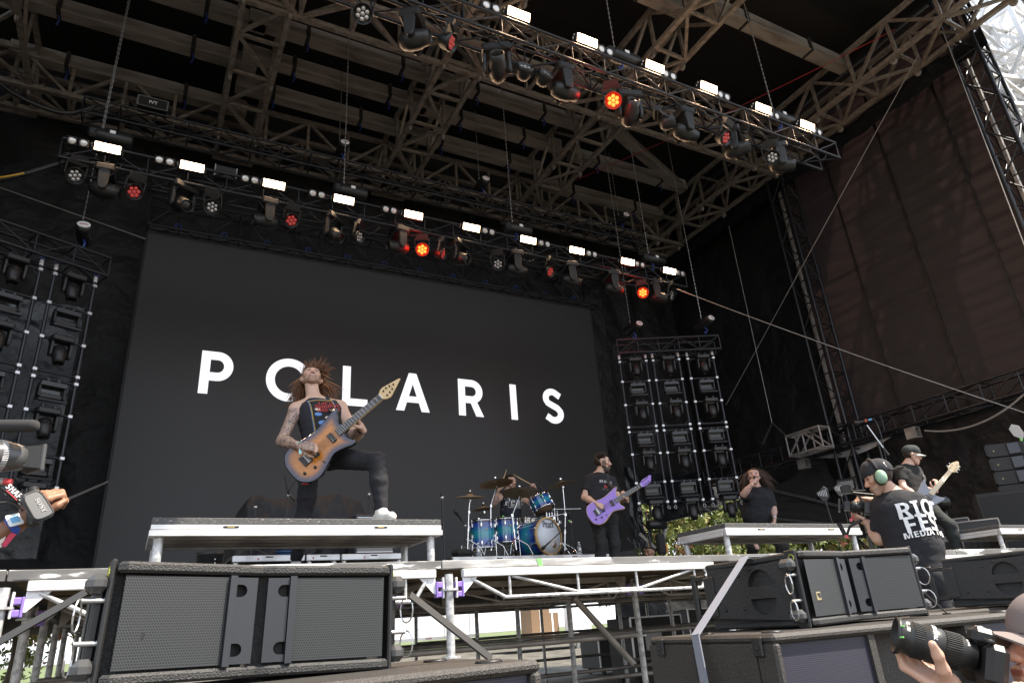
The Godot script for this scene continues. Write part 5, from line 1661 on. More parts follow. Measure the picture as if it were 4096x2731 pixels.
func kara(pos: Vector3, yaw: float, roll: float, vee: float, label: String) -> Node3D:
	var o = thing("pit_speaker", label, "speaker", pos, "two-wing speakers in the photographers' pit")
	o.basis = Basis(Vector3.UP, yaw) * Basis(Vector3.BACK, roll)
	var W = 0.335
	var H = 0.25
	var D = 0.5
	var plan = PackedVector2Array([V(-W + 0.03, D), V(W - 0.03, D), V(W - 0.012, 0.0), V(W - 0.03, -0.012), V(0.03, vee - 0.012), V(0, vee), V(-0.03, vee - 0.012), V(-W + 0.03, -0.012), V(-W + 0.012, 0.0)])
	var flat = Basis(Vector3.RIGHT, PI / 2)   # plan (x, depth) -> world (x, -z); the extrusion runs down
	flat = Basis(Vector3(1, 0, 0), Vector3(0, 0, -1), Vector3(0, 1, 0))
	var body = PackedVector2Array([V(-W + 0.03, D - 0.004), V(W - 0.03, D - 0.004), V(W - 0.03, 0.025), V(0, vee + 0.03), V(-W + 0.03, 0.025)])
	part("cabinet", prism(body, 0.02, H - 0.02, 0.0, Transform3D(flat, Vector3.ZERO)).commit(), M["cabinet_paint"], o)
	for y in [0.0, H - 0.024]:
		part("end_board", prism(plan, y, y + 0.024, 0.006, Transform3D(flat, Vector3.ZERO)).commit(), M["cabinet_paint"], o)
	for s in [-1.0, 1.0]:
		# wing plane: from the outer edge to the seam
		var a = Vector3(s * (W - 0.03), 0, 0.004)
		var b = Vector3(s * 0.012, 0, -vee + 0.004)
		var u = (b - a).normalized()
		var L = a.distance_to(b)
		var n = Vector3(-u.z, 0, u.x) * (1.0 if s < 0 else -1.0)
		if n.z < 0:
			n = -n
		var F = Basis(u, Vector3.UP, n)
		var y0 = 0.03
		var y1 = H - 0.03
		var g = 0.225
		var q = st()
		q.set_smooth_group(-1)
		var pts = [a + Vector3(0, y1, 0), a + u * g + Vector3(0, y1, 0), a + u * g + Vector3(0, y0, 0), a + Vector3(0, y0, 0)]
		if s > 0:
			uquad(q, [pts[1], pts[0], pts[3], pts[2]], [V(g, 0), V(0, 0), V(0, y1 - y0), V(g, y1 - y0)])
		else:
			uquad(q, pts, [V(0, 0), V(g, 0), V(g, y1 - y0), V(0, y1 - y0)])
		part("grille", done(q), M["grille"], o)
		bar("grille_frame", a + u * (g + 0.009) + Vector3(0, y0 - 0.004, 0) + n * 0.003, a + u * (g + 0.009) + Vector3(0, y1 + 0.004, 0) + n * 0.003, 0.016, 0.014, M["panel_plastic"], o, "box", n)
		# plastic horn panel with two round notches at its outer corners
		var w = L - g - 0.02
		var hh = y1 - y0
		var outl = PackedVector2Array([V(0, 0), V(w, 0), V(w, hh), V(0, hh)])
		var holes = []
		for yy in [0.03, hh - 0.03]:
			var c = PackedVector2Array()
			for k in 13:
				var an = -PI / 2 + PI * k / 12.0
				c.append(V(0.012 + cos(an) * 0.014, yy + sin(an) * 0.014))
			c.append(V(-0.01, yy + 0.014))
			c.append(V(-0.01, yy - 0.014))
			holes.append(c)
		part("horn_panel", plate_with_holes(outl, holes, w * 0.5, 0.008), M["panel_plastic"], o, Transform3D(Basis(u, Vector3.UP, u.cross(Vector3.UP)) if u.cross(Vector3.UP).z > 0 else Basis(u, Vector3.UP, u.cross(Vector3.UP)) * Basis.from_scale(Vector3(1, 1, -1)), a + u * (g + 0.019) + Vector3(0, y0, 0) + n * 0.004))
		box("panel_backing", a + u * (g + 0.019 + w / 2) + Vector3(0, y0 + hh / 2, 0) - n * 0.018, Vector3(w - 0.004, hh, 0.006), M["rubber"], o, F)
		# side plate with two half-round grips
		var side = PackedVector2Array([V(0.035, 0.02), V(D, 0.045), V(D, H - 0.045), V(0.035, H - 0.02)])
		var hs = []
		for k in 2:
			var d = PackedVector2Array()
			var cy = H / 2 + (0.022 if k == 0 else -0.022)
			for i in 15:
				var an = PI * i / 14.0
				d.append(V(0.2 + cos(an) * 0.062, cy + sin(an) * 0.058 * (1.0 if k == 0 else -1.0)))
			hs.append(d)
		var sb = Basis(Vector3(0, 0, -1), Vector3(0, 1, 0), Vector3(1, 0, 0)) if s > 0 else Basis(Vector3(0, 0, -1), Vector3(0, 1, 0), Vector3(-1, 0, 0))
		part("side_panel", plate_with_holes(side, hs, 0.2, 0.022), M["cabinet_paint"], o, Transform3D(sb, Vector3(s * (W - 0.01), 0, 0)))
		for sc in [V(0.09, 0.05), V(0.09, 0.2), V(0.3, 0.07), V(0.3, 0.19), V(0.24, 0.21), V(0.4, 0.07)]:
			part("screw", done(lathe([V(0, 0), V(0.006, 0.0), V(0.005, 0.003), V(0, 0.002)], 10, Transform3D(Basis(Vector3.RIGHT, PI / 2), Vector3.ZERO))), M["black_metal"], o, Transform3D(Basis(Vector3.UP, s * PI / 2), Vector3(s * (W - 0.009), sc.y, -sc.x)))
		# rigging: front plate, bumpers, pins with wire loops, rear bracket
		part("rigging_plate", rb(Vector3(0.012, H + 0.012, 0.05), 0.004), M["black_metal"], o, Transform3D(Basis(), Vector3(s * (W - 0.004), H / 2, -0.028)))
		part("rigging_bar", rb(Vector3(0.022, H * 0.62, 0.026), 0.006), M["black_plastic"], o, Transform3D(Basis(), Vector3(s * (W + 0.012), H / 2, -0.04)))
		for y in [0.035, H - 0.045]:
			part("bumper", rb(Vector3(0.045, 0.042, 0.06), 0.014), M["bumper_grey"], o, Transform3D(Basis(), Vector3(s * (W + 0.02), y, -0.03)))
		for y in [0.085, 0.17]:
			tube("locking_pin", Vector3(s * (W - 0.005), y, -0.018), Vector3(s * (W + 0.045), y, -0.018), 0.011, M["steel"], o)
			var lp = []
			for i in 13:
				var an = TAU * i / 12.0
				lp.append(Vector3(s * (W + 0.048 + 0.008 * sin(an)), y - 0.03 + cos(an) * 0.033, -0.015 + sin(an) * 0.022))
			part("pin_wire", sweep(lp, 0.0022, 5).commit(), M["steel"], o)
		part("rear_bracket", rb(Vector3(0.02, 0.19, 0.03), 0.006), M["black_plastic"], o, Transform3D(Basis(), Vector3(s * (W - 0.02), H / 2, -D - 0.07)))
		for y in [0.05, H - 0.05]:
			part("bracket_arm", rb(Vector3(0.018, 0.022, 0.08), 0.004), M["black_plastic"], o, Transform3D(Basis(), Vector3(s * (W - 0.02), y, -D - 0.035)))
		part("rear_plate", rb(Vector3(0.006, 0.15, 0.055), 0.002), M["black_metal"], o, Transform3D(Basis(), Vector3(s * (W - 0.006), H / 2, -D + 0.03)))
		part("ring_mark", ring_mesh(0.011, 0.002), M["ring_yellow"], o, Transform3D(Basis(Vector3.UP, s * PI / 2), Vector3(s * (W + 0.003), H - 0.012 - 0.01, -0.02)))
	# gold badge low on the left wing's grille
	part("badge", prism(PackedVector2Array([V(-0.014, -0.014), V(0.014, -0.014), V(0.014, 0.014), V(-0.014, 0.014)]), 0.0, 0.003, 0.001).commit(), M["badge_gold"], o, Transform3D(Basis(Vector3.UP, atan2(vee, W)), Vector3(-W + 0.075, 0.095, 0.0 - 0.006)))
	part("badge_mark", prism(PackedVector2Array([V(-0.009, 0.010), V(0.010, 0.010), V(0.010, -0.006), V(0.002, -0.007), V(-0.005, 0.0)]), 0.0, 0.0036, 0.0).commit(), M["black_plastic"], o, Transform3D(Basis(Vector3.UP, atan2(vee, W)), Vector3(-W + 0.075, 0.095, 0.0 - 0.0055)))
	return o

func sub(pos: Vector3, yaw: float, roll: float, label: String, paint: String, grille: String) -> Node3D:   # pos: top front left corner
	var o = thing("subwoofer", label, "speaker", pos, "large bass cabinets in the photographers' pit")
	o.basis = Basis(Vector3.UP, yaw) * Basis(Vector3.BACK, roll)
	var W = 1.3
	var H = 0.55
	var D = 0.68
	part("cabinet", rb(Vector3(W - 0.03, H - 0.03, D - 0.08), 0.004), M[paint], o, Transform3D(Basis(), Vector3(W / 2, -H / 2, -D / 2 - 0.035)))
	for y in [-0.014, -H + 0.014]:
		part("end_board", rb(Vector3(W, 0.028, D), 0.010), M[paint], o, Transform3D(Basis(), Vector3(W / 2, y, -D / 2)))
	for x in [0.014, W - 0.014]:
		part("side_frame", rb(Vector3(0.028, H - 0.05, 0.09), 0.008), M[paint], o, Transform3D(Basis(), Vector3(x, -H / 2, -0.045)))
	for g in [[0.03, 0.40], [0.90, 1.27]]:
		var q = st()
		q.set_smooth_group(-1)
		uquad(q, [Vector3(g[0], -0.03, -0.02), Vector3(g[1], -0.03, -0.02), Vector3(g[1], -H + 0.03, -0.02), Vector3(g[0], -H + 0.03, -0.02)], [V(0, 0), V(g[1] - g[0], 0), V(g[1] - g[0], H - 0.06), V(0, H - 0.06)])
		part("grille", done(q), M[grille], o)
		var ix: float = g[1] if g[0] < 0.5 else g[0]
		var sg = 1.0 if g[0] < 0.5 else -1.0
		part("port_post", prism(PackedVector2Array([V(ix, 0.01), V(ix + sg * 0.03, 0.012), V(ix + sg * 0.06, 0.25), V(ix, 0.25)]), -H + 0.026, -0.026, 0.0, Transform3D(Basis(Vector3(1, 0, 0), Vector3(0, 0, -1), Vector3(0, 1, 0)), Vector3.ZERO)).commit(), M[paint], o)
	# side plates with two rounded grips, slot with a label
	for s in [0, 1]:
		var outl = PackedVector2Array([V(0.09, 0.026), V(D, 0.026), V(D, H - 0.026), V(0.09, H - 0.026)])
		var hs = []
		for cx in [0.19, 0.33]:
			var p = PackedVector2Array()
			for c in [[1, 1, 0.0], [-1, 1, PI / 2], [-1, -1, PI], [1, -1, PI * 1.5]]:
				for i in 5:
					var an: float = c[2] + PI / 2 * i / 4.0
					p.append(V(cx + c[0] * 0.025 + cos(an) * 0.022, H - 0.27 + c[1] * 0.1 + sin(an) * 0.022))
			hs.append(p)
		var bs = Basis(Vector3(0, 0, -1), Vector3(0, 1, 0), Vector3(-1, 0, 0)) if s == 0 else Basis(Vector3(0, 0, -1), Vector3(0, 1, 0), Vector3(1, 0, 0))
		part("side_panel", plate_with_holes(outl, hs, 0.26, 0.014), M[paint], o, Transform3D(bs, Vector3(0.001 if s == 0 else W - 0.001, -H, 0)))
		var sx = -1.0 if s == 0 else 1.0
		var x0 = 0.0 if s == 0 else W
		part("rigging_slot", rb(Vector3(0.008, H - 0.06, 0.04), 0.003), M["black_plastic"], o, Transform3D(Basis(), Vector3(x0 + sx * 0.001, -H / 2, -0.385)))
		box("slot_label", Vector3(x0 + sx * 0.006, -0.08, -0.385), Vector3(0.003, 0.03, 0.008), M["label_lime"], o)
		for z in [-0.07, -0.6]:
			part("corner_skid", rb(Vector3(0.012, 0.06, 0.045), 0.005), M["black_plastic"], o, Transform3D(Basis(), Vector3(x0 + sx * 0.004, -0.035, z)))
			part("skid_screw", unit("ball"), M["black_metal"], o, Transform3D(Basis.from_scale(Vector3(0.006, 0.012, 0.012)), Vector3(x0 + sx * 0.0105, -0.04, z)))
		for z in [-0.1, -0.45]:
			part("foot_cup", done(lathe([V(0, 0), V(0.035, 0.0), V(0.03, 0.006), V(0, 0.004)], 16)), M["black_plastic"], o, Transform3D(Basis(), Vector3(0.09 if s == 0 else W - 0.09, 0.0005, z)))
	return o

func strap(pts: Array, w: float, nrm: Array, m: Material, called: String, label: String):
	var s = st()
	s.set_smooth_group(-1)
	for i in pts.size() - 1:
		var d: Vector3 = (pts[i + 1] - pts[i]).normalized()
		var n0: Vector3 = nrm[i]
		var x = d.cross(n0).normalized() * w / 2
		var k = n0.normalized() * 0.0025
		quad(s, pts[i] - x + k, pts[i + 1] - x + k, pts[i + 1] + x + k, pts[i] + x + k)
		quad(s, pts[i] + x - k, pts[i + 1] + x - k, pts[i + 1] - x - k, pts[i] - x - k)
		for e in [-1.0, 1.0]:
			quad(s, pts[i] + x * e + k, pts[i + 1] + x * e + k, pts[i + 1] + x * e - k, pts[i] + x * e - k)
	tag(part(called, done(s), m, self), label, "strap", "ratchet straps over the pit speakers")

func pit_speakers():
	mat("bumper_grey", grey(0.06), 0.3)
	mat("ring_yellow", Color(0.35, 0.36, 0.06), 0.5)
	mat("badge_gold", Color(0.45, 0.36, 0.2), 0.35, 0.5)
	mat("label_lime", Color(0.5, 0.75, 0.05), 0.5)
	kara(Vector3(0.284, 0.934, -1.825), 0.12, -0.026, 0.038, "large two-wing black speaker at lower left with a gold badge on its grille")
	kara(Vector3(2.417, 0.938, -1.775), 0.0, 0.0075, 0.062, "two-wing black speaker at lower right held down by a grey strap")
	kara(Vector3(4.32, 0.94, -1.95), 0.15, 0.0, 0.05, "third two-wing speaker, cut by the right edge of the frame")
	sub(Vector3(-0.42, 0.917, -1.55), 0.0, 0.0075, "bass cabinet under the large left speaker, only its top and corner in view", "cabinet_brown", "grille_violet")
	sub(Vector3(1.735, 0.93, -1.63), -0.085, 0.0, "brown-black bass cabinet under the lower right speaker, crossed by a grey strap", "cabinet_brown", "grille_violet")
	sub(Vector3(3.2, 0.93, -2.2), -0.05, 0.0, "bass cabinet behind the photographer at far right", "cabinet_brown", "grille_violet")
	strap([Vector3(2.6, 1.195, -2.02), Vector3(2.085, 1.192, -2.02), Vector3(1.715, 0.935, -1.95), Vector3(1.714, 0.6, -1.93)], 0.036, [Vector3.UP, Vector3(-0.57, 0.82, 0), Vector3(-1, 0, 0)], M["strap_grey"], "ratchet_strap", "wide grey ratchet strap running over the lower right speaker and down the bass cabinet")
	strap([Vector3(0.67, 1.10, -1.87), Vector3(0.9, 0.925, -1.86), Vector3(0.9, 0.5, -1.86)], 0.03, [Vector3(0.45, 0.55, 0.7), Vector3(1, 0, 0)], M["strap_black"], "ratchet_strap", "black strap slanting from the left speaker's right end down to the bass cabinet")
	strap([Vector3(-0.09, 1.14, -1.92), Vector3(-0.42, 0.92, -1.86), Vector3(-0.42, 0.5, -1.86)], 0.016, [Vector3(-0.3, 0.3, 0.9), Vector3(-1, 0, 0)], M["strap_black"], "ratchet_strap", "narrow black webbing slanting from the left speaker's left end out of the frame")
	strap([Vector3(2.79, 1.10, -1.87), Vector3(3.06, 0.935, -1.9), Vector3(3.06, 0.5, -1.9)], 0.036, [Vector3(0.45, 0.55, 0.7), Vector3(1, 0, 0)], M["strap_black"], "ratchet_strap", "black strap slanting from the right end of the lower right speaker past the cameraman's legs")

# ------------------------------------------------------------------ right wing
func side_stage():
	# stacked line array on a bass cabinet
	var y = 2.45
	for i in 4:
		var w = 0.9
		var o = thing("stage_speaker", "%s cabinet of the dark speaker stack in the right wing" % ["bottom", "second lowest", "second highest", "topmost"][i], "speaker", Vector3(12.36, y, -5.7), "dark cabinets stacked in the right wing")
		o.basis = Basis(Vector3.UP, -1.0) * Basis(Vector3.RIGHT, -0.05 * i)
		var h = 0.22 if i > 0 else 0.12
		part("cabinet", prism(PackedVector2Array([V(-w / 2, 0.5), V(w / 2, 0.5), V(w / 2, 0), V(0.06, 0.06), V(-0.06, 0.06), V(-w / 2, 0)]), 0.004, h, 0.006, Transform3D(Basis(Vector3(1, 0, 0), Vector3(0, 0, -1), Vector3(0, 1, 0)), Vector3.ZERO)).commit(), M["cabinet_paint"], o)
		if i > 0:
			part("horn_panel", rb(Vector3(0.17, h - 0.03, 0.03), 0.01), M["horn_blue"] if M.has("horn_blue") else mat("horn_blue", Color(0.05, 0.052, 0.066), 0.4), o, Transform3D(Basis(), Vector3(-0.08, h / 2, -0.03)))
			part("badge", rb(Vector3(0.02, 0.02, 0.004), 0.002), M["badge_gold"], o, Transform3D(Basis(), Vector3(-0.36, h * 0.45, -0.005)))
		for s in [-1, 1]:
			part("rigging", rb(Vector3(0.03, h * 0.8, 0.1), 0.008), M["black_plastic"], o, Transform3D(Basis(), Vector3(s * (w / 2 + 0.012), h / 2, -0.06)))
		y += h + 0.006
	var b = thing("stage_bass_cabinet", "big dark bass cabinet under the speaker stack in the right wing", "speaker", Vector3(11.95, DECK, -5.75))
	b.basis = Basis(Vector3.UP, -1.0)
	part("cabinet", rb(Vector3(1.3, 0.97, 0.7), 0.02), M["cabinet_paint"], b, Transform3D(Basis(), Vector3(0.05, 0.49, -0.1)))
	box("front_sheet", Vector3(0.05, 0.49, 0.252), Vector3(1.2, 0.87, 0.004), M["rubber"], b)
	part("badge", rb(Vector3(0.03, 0.03, 0.004), 0.002), M["badge_gold"], b, Transform3D(Basis(), Vector3(0.1, 0.08, 0.256)))
	var dome = thing("gong_drum", "large glossy black round drum shell standing behind the bassist", "drum", Vector3(10.76, 2.31, -6.25))
	part("shell", done(lathe([V(0, -0.1), V(0.11, -0.1), V(0.125, -0.06), V(0.125, 0.02), V(0.1, 0.075), V(0.06, 0.1), V(0, 0.11)], 28)), M["black_gloss"], dome, Transform3D(rot_to(Vector3(-0.86, 0, 0.5)) * Basis(Vector3.RIGHT, PI / 2), Vector3.ZERO))
	tube("stand", Vector3(0.02, -0.1, 0), Vector3(0.02, DECK - 2.31, 0), 0.03, M["black_metal"], dome)
	for c in [[Vector3(10.56, DECK, -5.75), Vector3(0.5, 0.5, 0.4), "small grey flight case standing on the deck right of the bassist's knee"], [Vector3(11.0, DECK, -6.5), Vector3(0.7, 0.62, 0.4), "dark equipment rack with ribbed front in the right wing"], [Vector3(9.9, DECK, -6.4), Vector3(0.5, 0.5, 0.4), "black rack with vertical slots behind the bassist's legs"]]:
		var o = thing("equipment_rack", c[2], "equipment case", c[0])
		o.basis = Basis(Vector3.UP, -1.0)
		var z: Vector3 = c[1]
		part("body", rb(z, 0.015), M["flight_case"], o, Transform3D(Basis(), Vector3(0, z.y / 2, 0)))
		for s in [-1, 1]:
			box("edge_trim", Vector3(s * z.x / 2, z.y / 2, z.z / 2), Vector3(0.018, z.y, 0.018), M["aluminium_dull"], o)
		box("top_trim", Vector3(0, z.y, z.z / 2), Vector3(z.x, 0.018, 0.018), M["aluminium_dull"], o)
		for k in 5:
			box("slot", Vector3(-z.x * 0.32 + k * z.x * 0.16, z.y * 0.5, z.z / 2 + 0.003), Vector3(0.025, z.y * 0.6, 0.004), M["rubber"], o)
	# paddle antennas
	antenna(Vector3(9.03, 2.43, -6.95), Vector3(9.08, DECK, -6.9), -0.95, true, M["black_plastic"], "dark fin-shaped paddle antenna on a stand left of the camera operator")
	antenna(Vector3(9.35, 2.5, -6.9), Vector3(9.35, DECK, -6.9), -0.3, true, M["black_plastic"], "second dark paddle antenna, seen edge-on beside the first")
	antenna(Vector3(11.08, 3.0, -5.06), Vector3(11.1, DECK, -5.0), -1.1, false, M["swag_grey"], "pale grey hexagonal paddle antenna at the right edge of the frame")
	# vocal microphone on a boom
	var o = thing("microphone_stand", "boom microphone stand with blue plug and orange tag above the camera operator's cap", "microphone stand")
	tube("mast", Vector3(7.46, DECK, -4.86), Vector3(7.45, 2.66, -4.85), 0.02, M["black_metal"], o)
	tube("boom", Vector3(7.49, 2.55, -4.8), Vector3(7.41, 2.91, -4.9), 0.016, M["steel"], o)
	tube("counterweight", Vector3(7.49, 2.53, -4.79), Vector3(7.47, 2.62, -4.82), 0.028, M["black_plastic"], o)
	part("joint", unit("ball"), M["black_metal"], o, Transform3D(Basis.from_scale(Vector3.ONE * 0.045), Vector3(7.45, 2.66, -4.85)))
	part("microphone", done(lathe([V(0, -0.01), V(0.012, 0.0), V(0.014, 0.08), V(0.02, 0.1), V(0.026, 0.12), V(0.024, 0.14), V(0, 0.155)], 14, Transform3D(along(Vector3(7.43, 2.965, -4.88), Vector3(7.34, 2.955, -5.0)), Vector3(7.43, 2.965, -4.88)))), M["black_metal"], o)
	tube("blue_plug", Vector3(7.43, 2.966, -4.877), Vector3(7.455, 2.97, -4.85), 0.022, mat("plug_blue", Color(0.1, 0.35, 0.65), 0.4), o)
	part("orange_tag", rb(Vector3(0.022, 0.03, 0.022), 0.003), mat("tag_orange", Color(0.75, 0.12, 0.02), 0.5), o, Transform3D(Basis(Vector3.UP, 0.9), Vector3(7.415, 2.965, -4.9)))
	part("cable", sweep(curve([Vector3(7.455, 2.97, -4.85), Vector3(7.49, 2.94, -4.83), Vector3(7.5, 2.75, -4.82), Vector3(7.48, 2.5, -4.83), Vector3(7.47, 1.9, -4.84)], 6), 0.005, 5).commit(), M["cable_black"], o)
	rebase(o, Vector3(7.46, DECK, -4.86))
	# lifting frame with hoist behind the right ladders
	var lf = thing("lifting_tower", "small dark lifting tower with splayed arms under the right lamp ladders", "tower")
	truss(lf, Vector3(8.15, DECK, -10.05), Vector3(8.15, 2.75, -10.05), 0.26, 0.26, 0.035, 0.018, 0.3, M["truss_black"], "tube", Vector3.BACK)
	bar("arm", Vector3(7.97, 2.4, -10.1), Vector3(8.13, 2.12, -9.9), 0.08, 0.05, M["aluminium_dull"], lf)
	bar("arm", Vector3(8.36, 2.46, -9.86), Vector3(8.2, 2.15, -9.85), 0.08, 0.05, M["aluminium_dull"], lf)
	part("chain_bag", rb(Vector3(0.15, 0.34, 0.12), 0.02), M["dark_cloth"], lf, Transform3D(Basis(), Vector3(8.16, 2.18, -9.8)))
	part("motor", done(lathe([V(0, -0.18), V(0.08, -0.18), V(0.08, 0.18), V(0, 0.18)], 16)), M["black_plastic"], lf, Transform3D(Basis(Vector3.BACK, PI / 2), Vector3(8.17, 2.52, -9.85)))
	part("sign", rb(Vector3(0.14, 0.16, 0.01), 0.002), mat("sign_orange", Color(0.75, 0.3, 0.05), 0.5), lf, Transform3D(Basis(), Vector3(8.36, 2.12, -9.95)))
	rebase(lf, Vector3(8.15, DECK, -10.05))
	mic_stand(Vector3(7.4, DECK, -9.4), Vector3(7.37, 1.98, -9.38), Vector3(7.27, 2.15, -9.46), "low boom microphone stand right of the guitarist with the purple guitar", true)
	var rollm = part("rolled_mat", done(lathe([V(0.02, -0.25), V(0.11, -0.25), V(0.11, 0.25), V(0.02, 0.25)], 20)), M["dark_cloth"], self, Transform3D(Basis(Vector3.UP, 0.5) * Basis(Vector3.RIGHT, PI / 2), Vector3(6.9, DECK + 0.45, -9.3)))
	tag(rollm, "rolled dark mat lying behind the guitarist with the purple guitar", "mat")
	var rb2 = thing("low_case", "low dark case under the rolled mat", "equipment case", Vector3(6.9, DECK, -9.35))
	part("body", rb(Vector3(0.7, 0.34, 0.5), 0.02), M["flight_case"], rb2, Transform3D(Basis(), Vector3(0, 0.17, 0)))
	# green tape marks on the deck edge
	for t in [[2.6, 0.02, "strip of pale green tape hanging over the deck edge below the drum kit"], [5.33, 0.018, "strip of green tape on the deck edge below the singer's riser"]]:
		var tm = part("tape_mark", prism(PackedVector2Array([V(-t[1], 0), V(t[1], 0), V(t[1] * 1.3, -0.05), V(-t[1] * 0.2, -0.05)]), 0, 0.002).commit(), M["tape_green"], self, Transform3D(Basis(), Vector3(t[0], DECK, -4.4985)))
		tag(tm, t[2], "tape")

func antenna(base: Vector3, foot: Vector3, yaw: float, slots: bool, m: Material, label: String):
	var o = thing("paddle_antenna", label, "antenna")
	var outl = PackedVector2Array([V(0.02, 0), V(0.07, 0.05), V(0.075, 0.16), V(0.02, 0.22), V(-0.05, 0.16), V(-0.1, 0.13), V(-0.1, 0.11), V(-0.03, 0.0)]) if slots else PackedVector2Array([V(0.02, 0), V(0.06, 0.08), V(0.03, 0.2), V(-0.05, 0.24), V(-0.1, 0.18), V(-0.07, 0.07)])
	var bs = Basis(Vector3.UP, yaw)
	part("paddle", prism(outl, -0.006, 0.006, 0.002).commit(), m, o, Transform3D(bs, base))
	if slots:
		for i in 6:
			box("rib", base + bs * Vector3(-0.07 + i * 0.022, 0.115, 0.008), Vector3(0.005, 0.05 + 0.012 * i, 0.004), M["steel"], o, bs)
	tube("mast", foot, base, 0.018, M["black_metal"], o)
	part("clip", rb(Vector3(0.03, 0.04, 0.03), 0.005), M["tape_green"] if not slots else M["black_plastic"], o, Transform3D(bs, base))
	rebase(o, foot)

func cables():
	var C = [[Vector3(12.0, 10.5, -4.88), Vector3(12.0, 5.54, -11.31), 0.0, 0.0075, "pale steel cable slanting from the upper right roof corner down behind the singer"], [Vector3(8.83, 6.95, -9.0), Vector3(12.05, 3.55, -5.31), 0.05, 0.0075, "pale steel cable slanting down to the right from the last lamps to the side rail"], [Vector3(12.0, 9.78, -10.09), Vector3(12.0, 4.75, -10.1), 0.0, 0.006, "thin cable hanging straight down to a black sling on the side rail"], [Vector3(12.05, 10.6, -4.38), Vector3(12.05, 5.0, -4.5), 0.06, 0.0075, "white rope hanging loosely beside the right tower"], [Vector3(-3.4, 8.6, -12.4), Vector3(-0.55, 7.9, -12.3), 0.0, 0.008, "thin dark cable slanting to the upper left corner of the video screen"], [Vector3(-1.0, 2.95, -11.0), Vector3(-0.5, 3.6, -12.6), 0.0, 0.02, "thin grey tube slanting from the left ladder's foot to the screen edge"]]
	for c in C:
		tag(part("steel_cable", sweep(sag(c[0], c[1], c[2], 12), c[3], 6).commit(), M["wire"], self), c[4], "cable")
	var sl = part("sling", sweep([Vector3(11.9, 4.34, -10.4), Vector3(12.0, 4.75, -10.1), Vector3(12.1, 4.36, -9.85)], 0.03, 6).commit(), M["dark_cloth"], self)
	tag(sl, "black round sling forming an inverted V on the side rail truss", "sling")
	var hc = part("hanging_hose", sweep(sag(Vector3(12.35, 3.78, -7.1), Vector3(12.35, 3.95, -5.3), 0.22, 16), 0.016, 6).commit(), M["wire"], self)
	tag(hc, "pale hose sagging between two sockets under the side rail", "hose")
	var rp = part("red_rope", sweep(sag(Vector3(8.3, 11.0, -11.5), Vector3(11.8, 11.2, -5.0), 0.1, 10), 0.008, 5).commit(), M["red_mark"], self)
	tag(rp, "thin red rope running under the right bay of the roof", "rope")
	var s = thing("roof_corner_bag", "black canvas bag end hanging from the roof corner at upper right", "bag", Vector3(13.5, 11.2, -3.3))
	part("sack", done(lathe([V(0, -0.5), V(0.2, -0.48), V(0.26, -0.1), V(0.22, 0.5), V(0, 0.52)], 14)), M["vinyl"], s, Transform3D(Basis(Vector3.BACK, 0.9), Vector3.ZERO))

